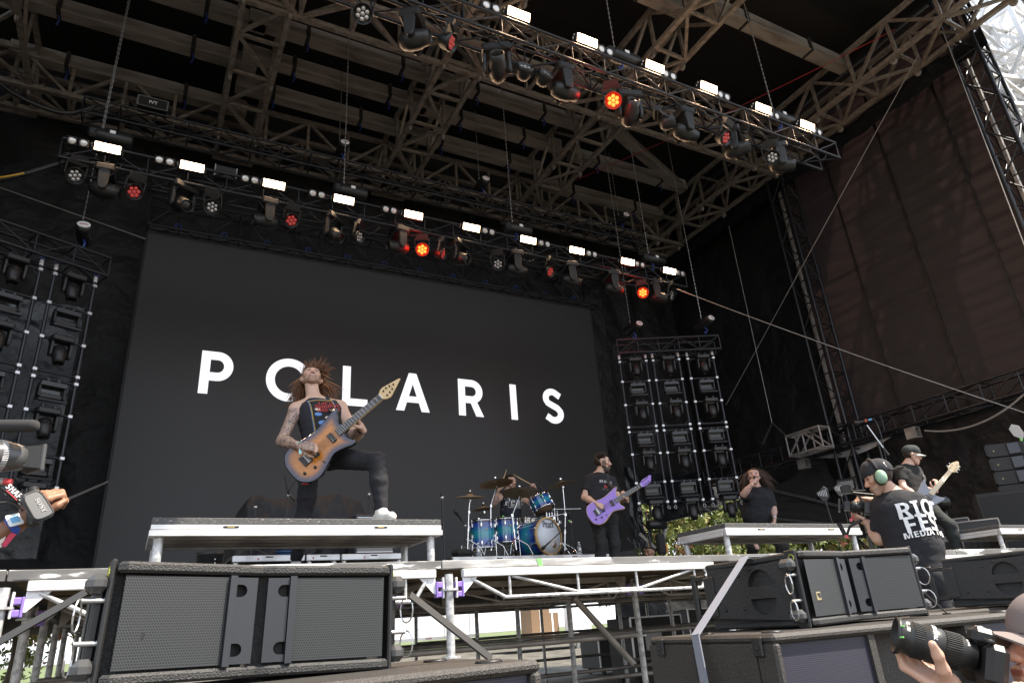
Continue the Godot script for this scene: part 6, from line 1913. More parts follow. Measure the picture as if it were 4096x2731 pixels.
# ------------------------------------------------------------------ bodies: smooth union of tapered capsules, meshed by surface nets
# bone: [a, b, ra, rb] or [a, b, ra, rb, true] with a flat cut at b
func blob(acc: Dictionary, bones: Array, cell: float, k: float, col: Callable, rough := 0.0, rf := 9.0):
	var lo := Vector3(1e9, 1e9, 1e9)
	var hi := -lo
	for b in bones:
		var r: float = maxf(b[2], b[3]) + 3.0 * k + 2.0 * cell
		lo = lo.min(b[0] - Vector3.ONE * r).min(b[1] - Vector3.ONE * r)
		hi = hi.max(b[0] + Vector3.ONE * r).max(b[1] + Vector3.ONE * r)
	var nx := int((hi.x - lo.x) / cell) + 2
	var ny := int((hi.y - lo.y) / cell) + 2
	var nz := int((hi.z - lo.z) / cell) + 2
	var F := PackedFloat32Array()
	F.resize(nx * ny * nz)
	var sy := nx
	var sz := nx * ny
	var ik := 1.0 / k
	for b in bones:
		var a: Vector3 = b[0]
		var c: Vector3 = b[1]
		var ra: float = b[2]
		var rb_: float = b[3]
		var flat: bool = b.size() > 4
		var ab := c - a
		var ll := maxf(ab.length_squared(), 1e-9)
		var ln := sqrt(ll)
		var m := maxf(ra, rb_) + 3.2 * k
		var p0 := a.min(c) - Vector3.ONE * m - lo
		var p1 := a.max(c) + Vector3.ONE * m - lo
		var i0 := maxi(0, int(p0.x / cell))
		var i1 := mini(nx - 1, int(p1.x / cell) + 1)
		var j0 := maxi(0, int(p0.y / cell))
		var j1 := mini(ny - 1, int(p1.y / cell) + 1)
		var k0 := maxi(0, int(p0.z / cell))
		var k1 := mini(nz - 1, int(p1.z / cell) + 1)
		for kk in range(k0, k1 + 1):
			for jj in range(j0, j1 + 1):
				var row := kk * sz + jj * sy
				var q := lo + Vector3(i0, jj, kk) * cell - a
				for ii in range(i0, i1 + 1):
					var t0 := q.dot(ab) / ll
					var t := clampf(t0, 0.0, 1.0)
					var d := (q - ab * t).length() - (ra + (rb_ - ra) * t)
					if flat and t0 > 1.0:
						d = maxf(d, (t0 - 1.0) * ln)
					d *= ik
					if d < 3.2:
						F[row + ii] += exp(-maxf(d, -8.0))
					q.x += cell
	var V3: PackedVector3Array = acc.v
	var CO: PackedColorArray = acc.c
	var IX: PackedInt32Array = acc.i
	var made := {}
	var first := V3.size()
	var dirs := [[1, sy, sz], [sy, sz, 1], [sz, 1, sy]]
	var dim := Vector3i(nx, ny, nz)
	for kk in range(1, nz - 1):
		for jj in range(1, ny - 1):
			var row := kk * sz + jj * sy
			for ii in range(1, nx - 1):
				var g := row + ii
				if F[g] < 1.0:
					continue
				for ax in 3:
					var st_: int = dirs[ax][0]
					var u: int = dirs[ax][1]
					var w: int = dirs[ax][2]
					for sgn in [-1, 1]:
						if F[g + st_ * sgn] >= 1.0:
							continue
						var e := g if sgn > 0 else g - st_
						var cells := [e, e - u, e - u - w, e - w]
						var vi := [0, 0, 0, 0]
						for n in 4:
							var ci: int = cells[n]
							if not made.has(ci):
								made[ci] = V3.size()
								var p := net_vertex(F, ci, nx, ny, cell, lo)
								V3.append(p)
								CO.append(col.call(p))
							vi[n] = made[ci]
						if sgn > 0:
							IX.append_array(PackedInt32Array([vi[0], vi[2], vi[1], vi[0], vi[3], vi[2]]))
						else:
							IX.append_array(PackedInt32Array([vi[0], vi[1], vi[2], vi[0], vi[2], vi[3]]))
	acc.v = V3
	acc.c = CO
	acc.i = IX
	if rough > 0.0:
		acc["rough"] = [first, rough, rf]
		crease(acc, first, rough, rf)

const CORN := [[0, 0, 0], [1, 0, 0], [0, 1, 0], [1, 1, 0], [0, 0, 1], [1, 0, 1], [0, 1, 1], [1, 1, 1]]
const EDG := [[0, 1], [2, 3], [4, 5], [6, 7], [0, 2], [1, 3], [4, 6], [5, 7], [0, 4], [1, 5], [2, 6], [3, 7]]

func net_vertex(F: PackedFloat32Array, ci: int, nx: int, ny: int, cell: float, lo: Vector3) -> Vector3:
	var z := ci / (nx * ny)
	var y := (ci / nx) % ny
	var x := ci % nx
	var v := PackedFloat32Array()
	for c in CORN:
		v.append(-log(maxf(F[ci + c[0] + c[1] * nx + c[2] * nx * ny], 1e-4)))
	var s := Vector3.ZERO
	var n := 0
	for e in EDG:
		var a: float = v[e[0]]
		var b: float = v[e[1]]
		if (a <= 0.0) != (b <= 0.0):
			var t := a / (a - b)
			var pa := Vector3(CORN[e[0]][0], CORN[e[0]][1], CORN[e[0]][2])
			var pb := Vector3(CORN[e[1]][0], CORN[e[1]][1], CORN[e[1]][2])
			s += pa.lerp(pb, t)
			n += 1
	return lo + (Vector3(x, y, z) + s / maxi(n, 1)) * cell

func acc_normals(acc: Dictionary) -> PackedVector3Array:
	var N := PackedVector3Array()
	N.resize(acc.v.size())
	var v: PackedVector3Array = acc.v
	var ix: PackedInt32Array = acc.i
	for t in range(0, ix.size(), 3):
		var n := (v[ix[t + 2]] - v[ix[t]]).cross(v[ix[t + 1]] - v[ix[t]])
		N[ix[t]] += n
		N[ix[t + 1]] += n
		N[ix[t + 2]] += n
	for i in N.size():
		N[i] = N[i].normalized()
	return N

func crease(acc: Dictionary, first: int, amp: float, f: float):   # folds in cloth
	var N := acc_normals(acc)
	for i in range(first, acc.v.size()):
		var p: Vector3 = acc.v[i]
		var w := noi.get_noise_3d(p.x * f, p.y * f * 1.7, p.z * f) + 0.5 * absf(noi.get_noise_3d(p.x * f * 2.1 + 5.0, p.y * f * 2.6, p.z * f * 2.1))
		acc.v[i] = p + N[i] * w * amp

func acc_new() -> Dictionary:
	return {"v": PackedVector3Array(), "c": PackedColorArray(), "i": PackedInt32Array()}

func acc_mesh(acc: Dictionary) -> ArrayMesh:
	var a := []
	a.resize(Mesh.ARRAY_MAX)
	a[Mesh.ARRAY_VERTEX] = acc.v
	a[Mesh.ARRAY_NORMAL] = acc_normals(acc)
	a[Mesh.ARRAY_COLOR] = acc.c
	a[Mesh.ARRAY_INDEX] = acc.i
	var m := ArrayMesh.new()
	m.add_surface_from_arrays(Mesh.PRIMITIVE_TRIANGLES, a)
	return m

func plain(c: Color) -> Callable:
	return func(_p: Vector3) -> Color: return c

# ------------------------------------------------------------------ anatomy
# a head: c its centre, f where the face looks, u the crown; s size; beard 0..1; hair colour on the scalp
func head_bones(c: Vector3, f: Vector3, u: Vector3, s: float) -> Array:
	var r := f.cross(u).normalized()
	u = r.cross(f).normalized()
	var P := func(x: float, y: float, z: float) -> Vector3: return c + (r * x + u * y + f * z) * s
	var b := [
		[P.call(0, 0.036, -0.034), P.call(0, 0.034, 0.016), 0.080 * s, 0.076 * s],
		[P.call(0, 0.0, 0.02), P.call(0, -0.055, 0.038), 0.062 * s, 0.044 * s],
		[P.call(-0.046, -0.03, 0.0), P.call(-0.012, -0.092, 0.058), 0.028 * s, 0.021 * s],
		[P.call(0.046, -0.03, 0.0), P.call(0.012, -0.092, 0.058), 0.028 * s, 0.021 * s],
		[P.call(-0.012, -0.098, 0.062), P.call(0.012, -0.098, 0.062), 0.019 * s, 0.019 * s],
		[P.call(0, 0.018, 0.088), P.call(0, -0.022, 0.108), 0.008 * s, 0.0125 * s],
		[P.call(-0.012, -0.025, 0.096), P.call(0.012, -0.025, 0.096), 0.009 * s, 0.009 * s],
		[P.call(-0.038, 0.036, 0.074), P.call(0.038, 0.036, 0.074), 0.015 * s, 0.015 * s],
		[P.call(-0.042, -0.01, 0.066), P.call(-0.05, 0.0, 0.04), 0.018 * s, 0.02 * s],
		[P.call(0.042, -0.01, 0.066), P.call(0.05, 0.0, 0.04), 0.018 * s, 0.02 * s],
		[P.call(-0.02, -0.054, 0.086), P.call(0.02, -0.054, 0.086), 0.0085 * s, 0.0085 * s],
		[P.call(-0.014, -0.068, 0.084), P.call(0.014, -0.068, 0.084), 0.0085 * s, 0.0085 * s],
	]
	for e in [-1.0, 1.0]:
		b.append([P.call(e * 0.082, 0.018, -0.006), P.call(e * 0.078, -0.026, 0.002), 0.014 * s, 0.009 * s])
		b.append([P.call(e * 0.086, 0.02, -0.014), P.call(e * 0.084, -0.005, -0.014), 0.008 * s, 0.008 * s])
	return b

func head_colour(c: Vector3, f: Vector3, u: Vector3, s: float, skin: Color, hair: Color, beard: float, scalp := true, mouth := false) -> Callable:
	var r := f.cross(u).normalized()
	u = r.cross(f).normalized()
	return func(p: Vector3) -> Color:
		var q := (p - c) / s
		var x := absf(q.dot(r))
		var y := q.dot(u)
		var z := q.dot(f)
		var k := skin.lerp(Color(skin.r * 1.05, skin.g * 0.8, skin.b * 0.75), clampf(0.6 - absf(y + 0.015) * 14.0, 0, 0.55) * smoothstep(0.03, 0.09, z))
		if z > 0.045 and absf(y + 0.061) < 0.008 and x < 0.027:
			k = Color(skin.r * 0.62, skin.g * 0.36, skin.b * 0.33)
			if mouth and absf(y + 0.061) < 0.004 and x < 0.02:
				k = Color(0.55, 0.5, 0.46)
		if z > 0.05 and x > 0.012 and x < 0.052:
			if absf(y - 0.042 - 0.1 * (0.03 - absf(x - 0.03))) < 0.006:
				k = hair.lerp(skin, 0.25)
			elif absf(y - 0.019) < 0.0075 and x > 0.016 and x < 0.045:
				k = Color(skin.r * 0.4, skin.g * 0.3, skin.b * 0.28)
		if beard > 0.0 and z > -0.01 and y < -0.03:
			var in_lips := absf(y + 0.061) < 0.010 and x < 0.026 and z > 0.06
			var cheek := y < -0.045 - 0.02 * smoothstep(0.03, 0.07, z) * (1.0 if x > 0.028 else 0.0) or (x < 0.035 and y < -0.036)
			if cheek and not in_lips:
				k = k.lerp(hair, beard)
		if beard > 0.0 and x > 0.05 and y < 0.03 and y > -0.06 and z > 0.0 and z < 0.05:
			k = k.lerp(hair, beard * 0.8)
		if scalp and (y > 0.075 - 0.5 * maxf(0.0, 0.03 - z) or (z < -0.02 and y > -0.06)) and not (x > 0.074 and z > -0.03 and y < 0.03):
			k = hair
		return k

# a hand: w wrist, d direction of the fingers, n the way the palm faces; th the side of the thumb (+1 or -1 along d x n); curl per finger
func hand_bones(w: Vector3, d: Vector3, n: Vector3, th: float, curl: Array, s := 1.0, thumb := Vector3(0.5, 0.6, 0.5)) -> Array:
	d = d.normalized()
	n = (n - d * n.dot(d)).normalized()
	var x := d.cross(n) * th
	var P := func(a: float, b: float, c: float) -> Vector3: return w + (x * a + d * b + n * c) * s
	var b := [[P.call(0, -0.02, 0), P.call(0.008, 0.03, 0), 0.024 * s, 0.022 * s], [P.call(0.02, 0.03, 0.0), P.call(0.027, 0.085, 0), 0.016 * s, 0.0125 * s], [P.call(0.004, 0.03, 0.0), P.call(0.009, 0.09, 0), 0.0155 * s, 0.0125 * s], [P.call(-0.01, 0.03, 0.0), P.call(-0.01, 0.087, 0), 0.0155 * s, 0.012 * s], [P.call(-0.022, 0.03, 0.0), P.call(-0.028, 0.078, 0), 0.015 * s, 0.011 * s]]
	var L := [[0.027, 0.088, 0.042, 0.026, 0.021], [0.009, 0.092, 0.047, 0.029, 0.022], [-0.010, 0.089, 0.043, 0.027, 0.021], [-0.028, 0.080, 0.034, 0.021, 0.018]]
	for i in 4:
		var a: Array = L[i]
		var p: Vector3 = P.call(a[0], a[1], 0.0)
		var an := 0.0
		var rr := [0.0098, 0.0086, 0.0078, 0.0066]
		for j in 3:
			an += curl[i] * [0.85, 1.1, 0.8][j]
			var dir := d * cos(an) + n * sin(an)
			var q: Vector3 = p + dir * a[2 + j] * s
			b.append([p, q, rr[j] * s, rr[j + 1] * s])
			p = q
	var t0: Vector3 = P.call(0.022, 0.012, 0.008)
	var td := (x * thumb.x + d * thumb.y + n * thumb.z).normalized()
	var t1 := t0 + td * 0.045 * s
	var td2 := (td + (d * 0.5 + n * 0.35 - x * 0.25)).normalized()
	var t2 := t1 + td2 * 0.034 * s
	var td3 := (td2 + (d * 0.2 + n * 0.3 - x * 0.35)).normalized()
	b.append([t0, t1, 0.0175 * s, 0.0125 * s])
	b.append([t1, t2, 0.0120 * s, 0.0105 * s])
	b.append([t2, t2 + td3 * 0.026 * s, 0.0105 * s, 0.0082 * s])
	return b

func torso_bones(J: Dictionary, w := 1.0, belly := 1.0) -> Array:
	var side: Vector3 = (J.shL - J.shR).normalized()
	var b := []
	var inR: Vector3 = J.shR.lerp(J.shL, 0.26)
	var inL: Vector3 = J.shL.lerp(J.shR, 0.26)
	var dn: Vector3 = (J.waist - J.neck).normalized()
	b.append([inR + dn * 0.06, J.waist - side * 0.075 * w, 0.098 * w, 0.092 * belly])
	b.append([inL + dn * 0.06, J.waist + side * 0.075 * w, 0.098 * w, 0.092 * belly])
	b.append([J.neck.lerp(J.chest, 0.5), J.waist, 0.10 * w, 0.105 * belly])
	b.append([J.waist - side * 0.06 * w, J.pel.lerp(J.hipR, 0.5), 0.095 * belly, 0.10 * w])
	b.append([J.waist + side * 0.06 * w, J.pel.lerp(J.hipL, 0.5), 0.095 * belly, 0.10 * w])
	b.append([J.neck - dn * 0.005, J.shR, 0.055, 0.056 * w])
	b.append([J.neck - dn * 0.005, J.shL, 0.055, 0.056 * w])
	return b

func arm_bones(J: Dictionary, s: String, k := 1.0) -> Array:
	return [[J["sh" + s], J["el" + s], 0.052 * k, 0.040 * k], [J["el" + s], J["el" + s].lerp(J["wr" + s], 0.35), 0.040 * k, 0.042 * k], [J["el" + s].lerp(J["wr" + s], 0.35), J["wr" + s], 0.042 * k, 0.026 * k]]

func leg_bones(J: Dictionary, s: String, k := 1.0) -> Array:
	var b := [[J["hip" + s], J["kn" + s], 0.088 * k, 0.060 * k]]
	if J.has("an" + s):
		b.append([J["kn" + s], J["kn" + s].lerp(J["an" + s], 0.4), 0.058 * k, 0.056 * k])
		b.append([J["kn" + s].lerp(J["an" + s], 0.4), J["an" + s], 0.056 * k, 0.038 * k])
	return b

func grown(bones: Array, g: float) -> Array:
	var o := []
	for b in bones:
		var c: Array = b.duplicate()
		c[2] += g
		c[3] += g
		o.append(c)
	return o

func skin_mat() -> StandardMaterial3D:
	if M.has("skin"):
		return M["skin"]
	var m := mat("skin", Color.WHITE, 0.5)
	m.vertex_color_use_as_albedo = true
	m.albedo_color = Color.WHITE
	m.subsurf_scatter_enabled = true
	m.subsurf_scatter_strength = 0.05
	return m

func vmat(called: String, rough: float) -> StandardMaterial3D:
	if M.has(called):
		return M[called]
	var m := mat(called, Color.WHITE, rough)
	m.vertex_color_use_as_albedo = true
	m.albedo_color = Color.WHITE
	return m

# hair as many thin curved locks: each from a root along a direction, drooping
func locks(roots: Array, rng_: RandomNumberGenerator, width: float, shades: Array) -> ArrayMesh:   # roots: [point, velocity, length, droop]
	var s := st()
	for r in roots:
		var p: Vector3 = r[0]
		var v: Vector3 = r[1].normalized()
		var n := 7
		var pts := []
		var rad := []
		var wob := Vector3(rng_.randfn(), rng_.randfn(), rng_.randfn()) * 0.12
		for i in n:
			pts.append(p)
			rad.append(width * (1.0 - 0.85 * float(i) / (n - 1)))
			p += v * r[2] / (n - 1)
			v = (v + Vector3(0, -r[3], 0) / n + wob * (1.0 if i % 2 == 0 else -0.6)).normalized()
		var c: Color = shades[rng_.randi() % shades.size()]
		var k := rng_.randf_range(0.7, 1.3)
		s.set_color(Color(c.r * k, c.g * k, c.b * k))
		sweep(pts, rad, 4, s)
	return done(s)

func tattoo(skin: Color, amount: Callable) -> Callable:
	return func(p: Vector3) -> Color:
		var a: float = amount.call(p)
		if a <= 0.0:
			return skin
		var n := absf(noi.get_noise_3d(p.x * 34.0, p.y * 34.0, p.z * 34.0)) + 0.5 * absf(noi.get_noise_3d(p.x * 70.0, p.y * 70.0 + 3.0, p.z * 70.0))
		var k := 1.0 - smoothstep(0.10, 0.30, n)
		return skin.lerp(Color(0.045, 0.05, 0.06), a * (0.25 + 0.65 * k))

# drape a flat mesh (text or shapes in its xy plane) onto a mesh surface by pushing its points along -n until they touch
func drape_on(flat: Mesh, xf: Transform3D, acc: Dictionary, lift: float, sub := 0) -> ArrayMesh:
	var n := xf.basis.z.normalized()
	var ux := xf.basis.x.normalized()
	var uy := xf.basis.y.normalized()
	# bucket the surface points that face the print
	var N := acc_normals(acc)
	var cellsz := 0.02
	var grid := {}
	for i in acc.v.size():
		if N[i].dot(n) > 0.15:
			var d: Vector3 = acc.v[i] - xf.origin
			var key := Vector2i(floori(d.dot(ux) / cellsz), floori(d.dot(uy) / cellsz))
			var h := d.dot(n)
			if not grid.has(key):
				grid[key] = []
			grid[key].append([d.dot(ux), d.dot(uy), h])
	var height := func(x: float, y: float) -> float:
		var sw := 0.0
		var sh := 0.0
		var c := Vector2i(floori(x / cellsz), floori(y / cellsz))
		for dx in range(-1, 2):
			for dy in range(-1, 2):
				for e in grid.get(c + Vector2i(dx, dy), []):
					var w: float = 1.0 / (0.00004 + (e[0] - x) * (e[0] - x) + (e[1] - y) * (e[1] - y))
					sw += w
					sh += w * e[2]
		return sh / sw if sw > 0.0 else -9.0
	var s := st()
	s.set_smooth_group(-1)
	var todo := []
	for si in flat.get_surface_count():
		var ar := flat.surface_get_arrays(si)
		var vv: PackedVector3Array = ar[Mesh.ARRAY_VERTEX]
		var ii = ar[Mesh.ARRAY_INDEX]
		if ii == null or ii.size() == 0:
			ii = range(vv.size())
		for t in range(0, ii.size(), 3):
			var a := vv[ii[t]]
			var b := vv[ii[t + 1]]
			var c := vv[ii[t + 2]]
			if (b - a).cross(c - a).length() < 1e-10:
				continue
			todo.append([a, b, c])
	while todo.size() > 0:
		var t: Array = todo.pop_back()
		var L := [t[0].distance_to(t[1]), t[1].distance_to(t[2]), t[2].distance_to(t[0])]
		var mx := 0
		for i in 3:
			if L[i] > L[mx]:
				mx = i
		if L[mx] * xf.basis.x.length() > 0.045:
			var m: Vector3 = (t[mx] + t[(mx + 1) % 3]) * 0.5
			todo.append([t[mx], m, t[(mx + 2) % 3]])
			todo.append([m, t[(mx + 1) % 3], t[(mx + 2) % 3]])
			continue
		var q := []
		for p in t:
			var d: Vector3 = xf.basis * p
			var h: float = height.call(d.dot(ux), d.dot(uy))
			if h < -5.0:
				q.clear()
				break
			q.append(xf.origin + ux * d.dot(ux) + uy * d.dot(uy) + n * (h + lift))
		if q.size() == 3:
			var fn: Vector3 = (q[1] - q[0]).cross(q[2] - q[0])
			if fn.dot(n) > 0:
				tri(s, q[0], q[2], q[1])
			else:
				tri(s, q[0], q[1], q[2])
	return done(s)

func plate(poly: PackedVector2Array) -> ArrayMesh:
	var s := st()
	var ix := Geometry2D.triangulate_polygon(poly)
	for i in ix:
		s.add_vertex(Vector3(poly[i].x, poly[i].y, 0))
	return s.commit()

# ------------------------------------------------------------------ guitars: local x runs up the neck from the bridge, z is the face
func guitar(label: String, br: Vector3, nut: Vector3, facing: Vector3, style: Dictionary) -> Node3D:
	var o := thing("bass_guitar" if style.get("bass", false) else "electric_guitar", label, "guitar")
	var x := (nut - br).normalized()
	var z := (facing - x * facing.dot(x)).normalized()
	o.transform = Transform3D(Basis(x, z.cross(x), z), br)
	var L := br.distance_to(nut)
	var T := 0.042
	var shape := [V(0.34, 0.025), V(0.31, 0.05), V(0.335, 0.11), V(0.375, 0.155), V(0.34, 0.165), V(0.25, 0.145), V(0.14, 0.128), V(0.05, 0.14), V(-0.04, 0.155), V(-0.12, 0.135), V(-0.165, 0.07), V(-0.175, -0.02), V(-0.16, -0.10), V(-0.10, -0.155), V(-0.02, -0.165), V(0.06, -0.135), V(0.14, -0.105), V(0.21, -0.118), V(0.28, -0.145), V(0.315, -0.135), V(0.29, -0.08), V(0.29, -0.035), V(0.34, -0.025)]
	var k := L / 0.66
	var poly := PackedVector2Array()
	for p in smooth_poly(shape, 4):
		poly.append(p * k)
	part("body", prism(poly, -T, 0.0, 0.006).commit(), style.side, o)
	# face: rings of colour from the edge to the middle
	var s := st()
	s.set_smooth_group(-1)
	var face := func(v: Vector2) -> Color:
		var d := 1e9
		for i in poly.size():
			d = minf(d, v.distance_to(Geometry2D.get_closest_point_to_segment(v, poly[i], poly[(i + 1) % poly.size()])))
		return style.edge.lerp(style.mid, smoothstep(style.get("w0", 0.0), style.get("w1", 0.01), d))
	var stepv := 0.016 * k
	for i in range(-14, 28):
		for j in range(-13, 13):
			var sq := PackedVector2Array([V(i * stepv, j * stepv), V((i + 1) * stepv, j * stepv), V((i + 1) * stepv, (j + 1) * stepv), V(i * stepv, (j + 1) * stepv)])
			for q in Geometry2D.intersect_polygons(sq, Geometry2D.offset_polygon(poly, -0.006)[0]):
				var ix := Geometry2D.triangulate_polygon(q)
				for t in range(0, ix.size(), 3):
					var tv := [q[ix[t]], q[ix[t + 1]], q[ix[t + 2]]]
					if (tv[1] - tv[0]).cross(tv[2] - tv[0]) > 0:
						tv.reverse()
					for vv in tv:
						var c: Color = face.call(vv)
						var f: float = 1.0 + style.get("burl", 0.0) * noi.get_noise_2d(vv.x * 140.0, vv.y * 140.0)
						s.set_color(Color(c.r * f, c.g * f, c.b * f))
						s.add_vertex(Vector3(vv.x, vv.y, 0.0012))
	part("top", done(s), style.face, o)
	# neck and fretboard
	var n0 := 0.27 * k
	part("neck", prism(PackedVector2Array([V(n0, -0.030), V(L, -0.024), V(L, 0.024), V(n0, 0.030)]), -0.022, 0.006, 0.005).commit(), M["maple"], o)
	var fb := part("fretboard", prism(PackedVector2Array([V(n0 - 0.02, -0.031), V(L, -0.024), V(L, 0.024), V(n0 - 0.02, 0.031)]), 0.006, 0.0125, 0.001).commit(), style.board, o)
	for i in range(1, 23):
		var fx := L * (1.0 - pow(0.5, i / 12.0) * 1.0)
		fx = L - L * (1.0 - pow(2.0, -i / 12.0))
		if fx > n0 - 0.015:
			box("fret", Vector3(fx, 0, 0.0132), Vector3(0.003, 0.05 + 0.009 * (1.0 - (fx - n0) / (L - n0)), 0.002), M["steel"], fb)
	part("nut", rb(Vector3(0.006, 0.05, 0.012), 0.001), M["label_white"], o, Transform3D(Basis(), Vector3(L + 0.003, 0, 0.01)))
	var hs: PackedVector2Array = style.head
	var hp := PackedVector2Array()
	for p in hs:
		hp.append(V(L + p.x * k, p.y * k))
	part("headstock", prism(hp, -0.012, 0.004, 0.003).commit(), style.headmat, o)
	for t in style.tuners:
		var c := V(L + t.x * k, t.y * k)
		part("tuning_peg", done(lathe([V(0, 0.0), V(0.007, 0.0), V(0.006, 0.016), V(0, 0.018)], 10, Transform3D(Basis(Vector3.RIGHT, PI / 2), Vector3.ZERO))), style.hw, o, Transform3D(Basis(), Vector3(c.x, c.y, 0.004)))
		var sg := signf(t.y) if style.get("bass", false) else -1.0
		part("tuning_key", rb(Vector3(0.012, 0.022, 0.008), 0.003), style.hw, o, Transform3D(Basis(), Vector3(c.x, c.y + sg * (0.034 if style.get("bass", false) else 0.03), -0.006)))
	# pickups, bridge, knobs, strings
	for px in [0.045, 0.2]:
		part("pickup", rb(Vector3(0.042, 0.085, 0.012), 0.004), M["black_plastic"], o, Transform3D(Basis(), Vector3(px * k, 0, 0.006)))
		for e in 7:
			part("pole_piece", unit("ball"), M["steel"], o, Transform3D(Basis.from_scale(Vector3(0.006, 0.006, 0.003)), Vector3(px * k - 0.008, -0.032 + e * 0.0107, 0.0125)))
	part("bridge", rb(Vector3(0.075, 0.085, 0.014), 0.003), M["black_metal"], o, Transform3D(Basis(), Vector3(-0.035, 0, 0.007)))
	for e in 7:
		box("saddle", Vector3(-0.02, -0.033 + e * 0.011, 0.016), Vector3(0.03, 0.007, 0.006), M["steel"], o)
	for p in [V(-0.02, -0.09), V(-0.10, -0.075)]:
		part("knob", done(lathe([V(0, 0), V(0.011, 0), V(0.010, 0.018), V(0, 0.019)], 14, Transform3D(Basis(Vector3.RIGHT, PI / 2), Vector3.ZERO))), M["black_plastic"], o, Transform3D(Basis(), Vector3(p.x * k, p.y * k, 0.001)))
	part("selector_switch", rb(Vector3(0.008, 0.02, 0.014), 0.002), M["black_metal"], o, Transform3D(Basis(), Vector3(0.05 * k, -0.1 * k, 0.008)))
	var strs := st()
	for e in style.get("strings", 7):
		var f: float = (e / (style.get("strings", 7) - 1.0) - 0.5)
		sweep([Vector3(-0.02, f * 0.066, 0.02), Vector3(L, f * 0.042, 0.0155)], 0.0011, 4, strs)
	part("strings", done(strs), M["steel"], o)
	return o

func people():
	var j := {}
	skin_mat()
	vmat("cloth_tinted", 0.85)
	var hm := vmat("hair", 0.5)
	hm.rim_enabled = false
	guitarist()
	purple_guitarist()
	drummer()
	singer()
	bassist()
	camera_operator()
	photographer()
	rig_operator()
	crew()

const J_GUI := {"head":Vector3(1.165,3.102,-5.721), "neck":Vector3(1.181,2.883,-5.636), "shR":Vector3(1.022,2.782,-5.588), "shL":Vector3(1.396,2.840,-5.610), "elR":Vector3(0.911,2.482,-5.490), "wrR":Vector3(0.998,2.363,-5.164), "haR":Vector3(1.080,2.350,-5.105), "elL":Vector3(1.473,2.530,-5.389), "wrL":Vector3(1.473,2.537,-5.184), "haL":Vector3(1.417,2.602,-5.114), "chest":Vector3(1.207,2.720,-5.600), "waist":Vector3(1.253,2.522,-5.539), "pel":Vector3(1.225,2.419,-5.545), "hipR":Vector3(1.148,2.379,-5.561), "hipL":Vector3(1.299,2.384,-5.549), "knR":Vector3(1.140,2.067,-5.543), "knL":Vector3(1.544,2.232,-5.015), "anR":Vector3(1.109,1.6,-5.693), "anL":Vector3(1.576,1.868,-5.008), "toL":Vector3(1.60,1.795,-4.87), "toR":Vector3(1.096,1.49,-5.573), "br":Vector3(1.082,2.304,-5.239), "nut":Vector3(1.573,2.763,-5.040)}

func fingers_on(acc: Dictionary, w: Vector3, d: Vector3, n: Vector3, th: float, curl: Array, skin: Callable, cell := 0.0055, s := 1.0, thumb := Vector3(0.5, 0.6, 0.5)):
	blob(acc, hand_bones(w, d, n, th, curl, s, thumb), cell, 0.0035, skin)

func shoe(acc: Dictionary, an: Vector3, toe: Vector3, c: Color):
	var d := (toe - an)
	d.y = 0
	d = d.normalized()
	var g := Vector3(an.x, an.y - 0.055, an.z)
	blob(acc, [[g - d * 0.06, g + d * 0.05, 0.042, 0.046], [g + d * 0.05 - Vector3(0, 0.006, 0), g + d * 0.16 - Vector3(0, 0.016, 0), 0.044, 0.036], [g, g + Vector3(0, 0.05, 0), 0.042, 0.046]], 0.012, 0.01, plain(c))

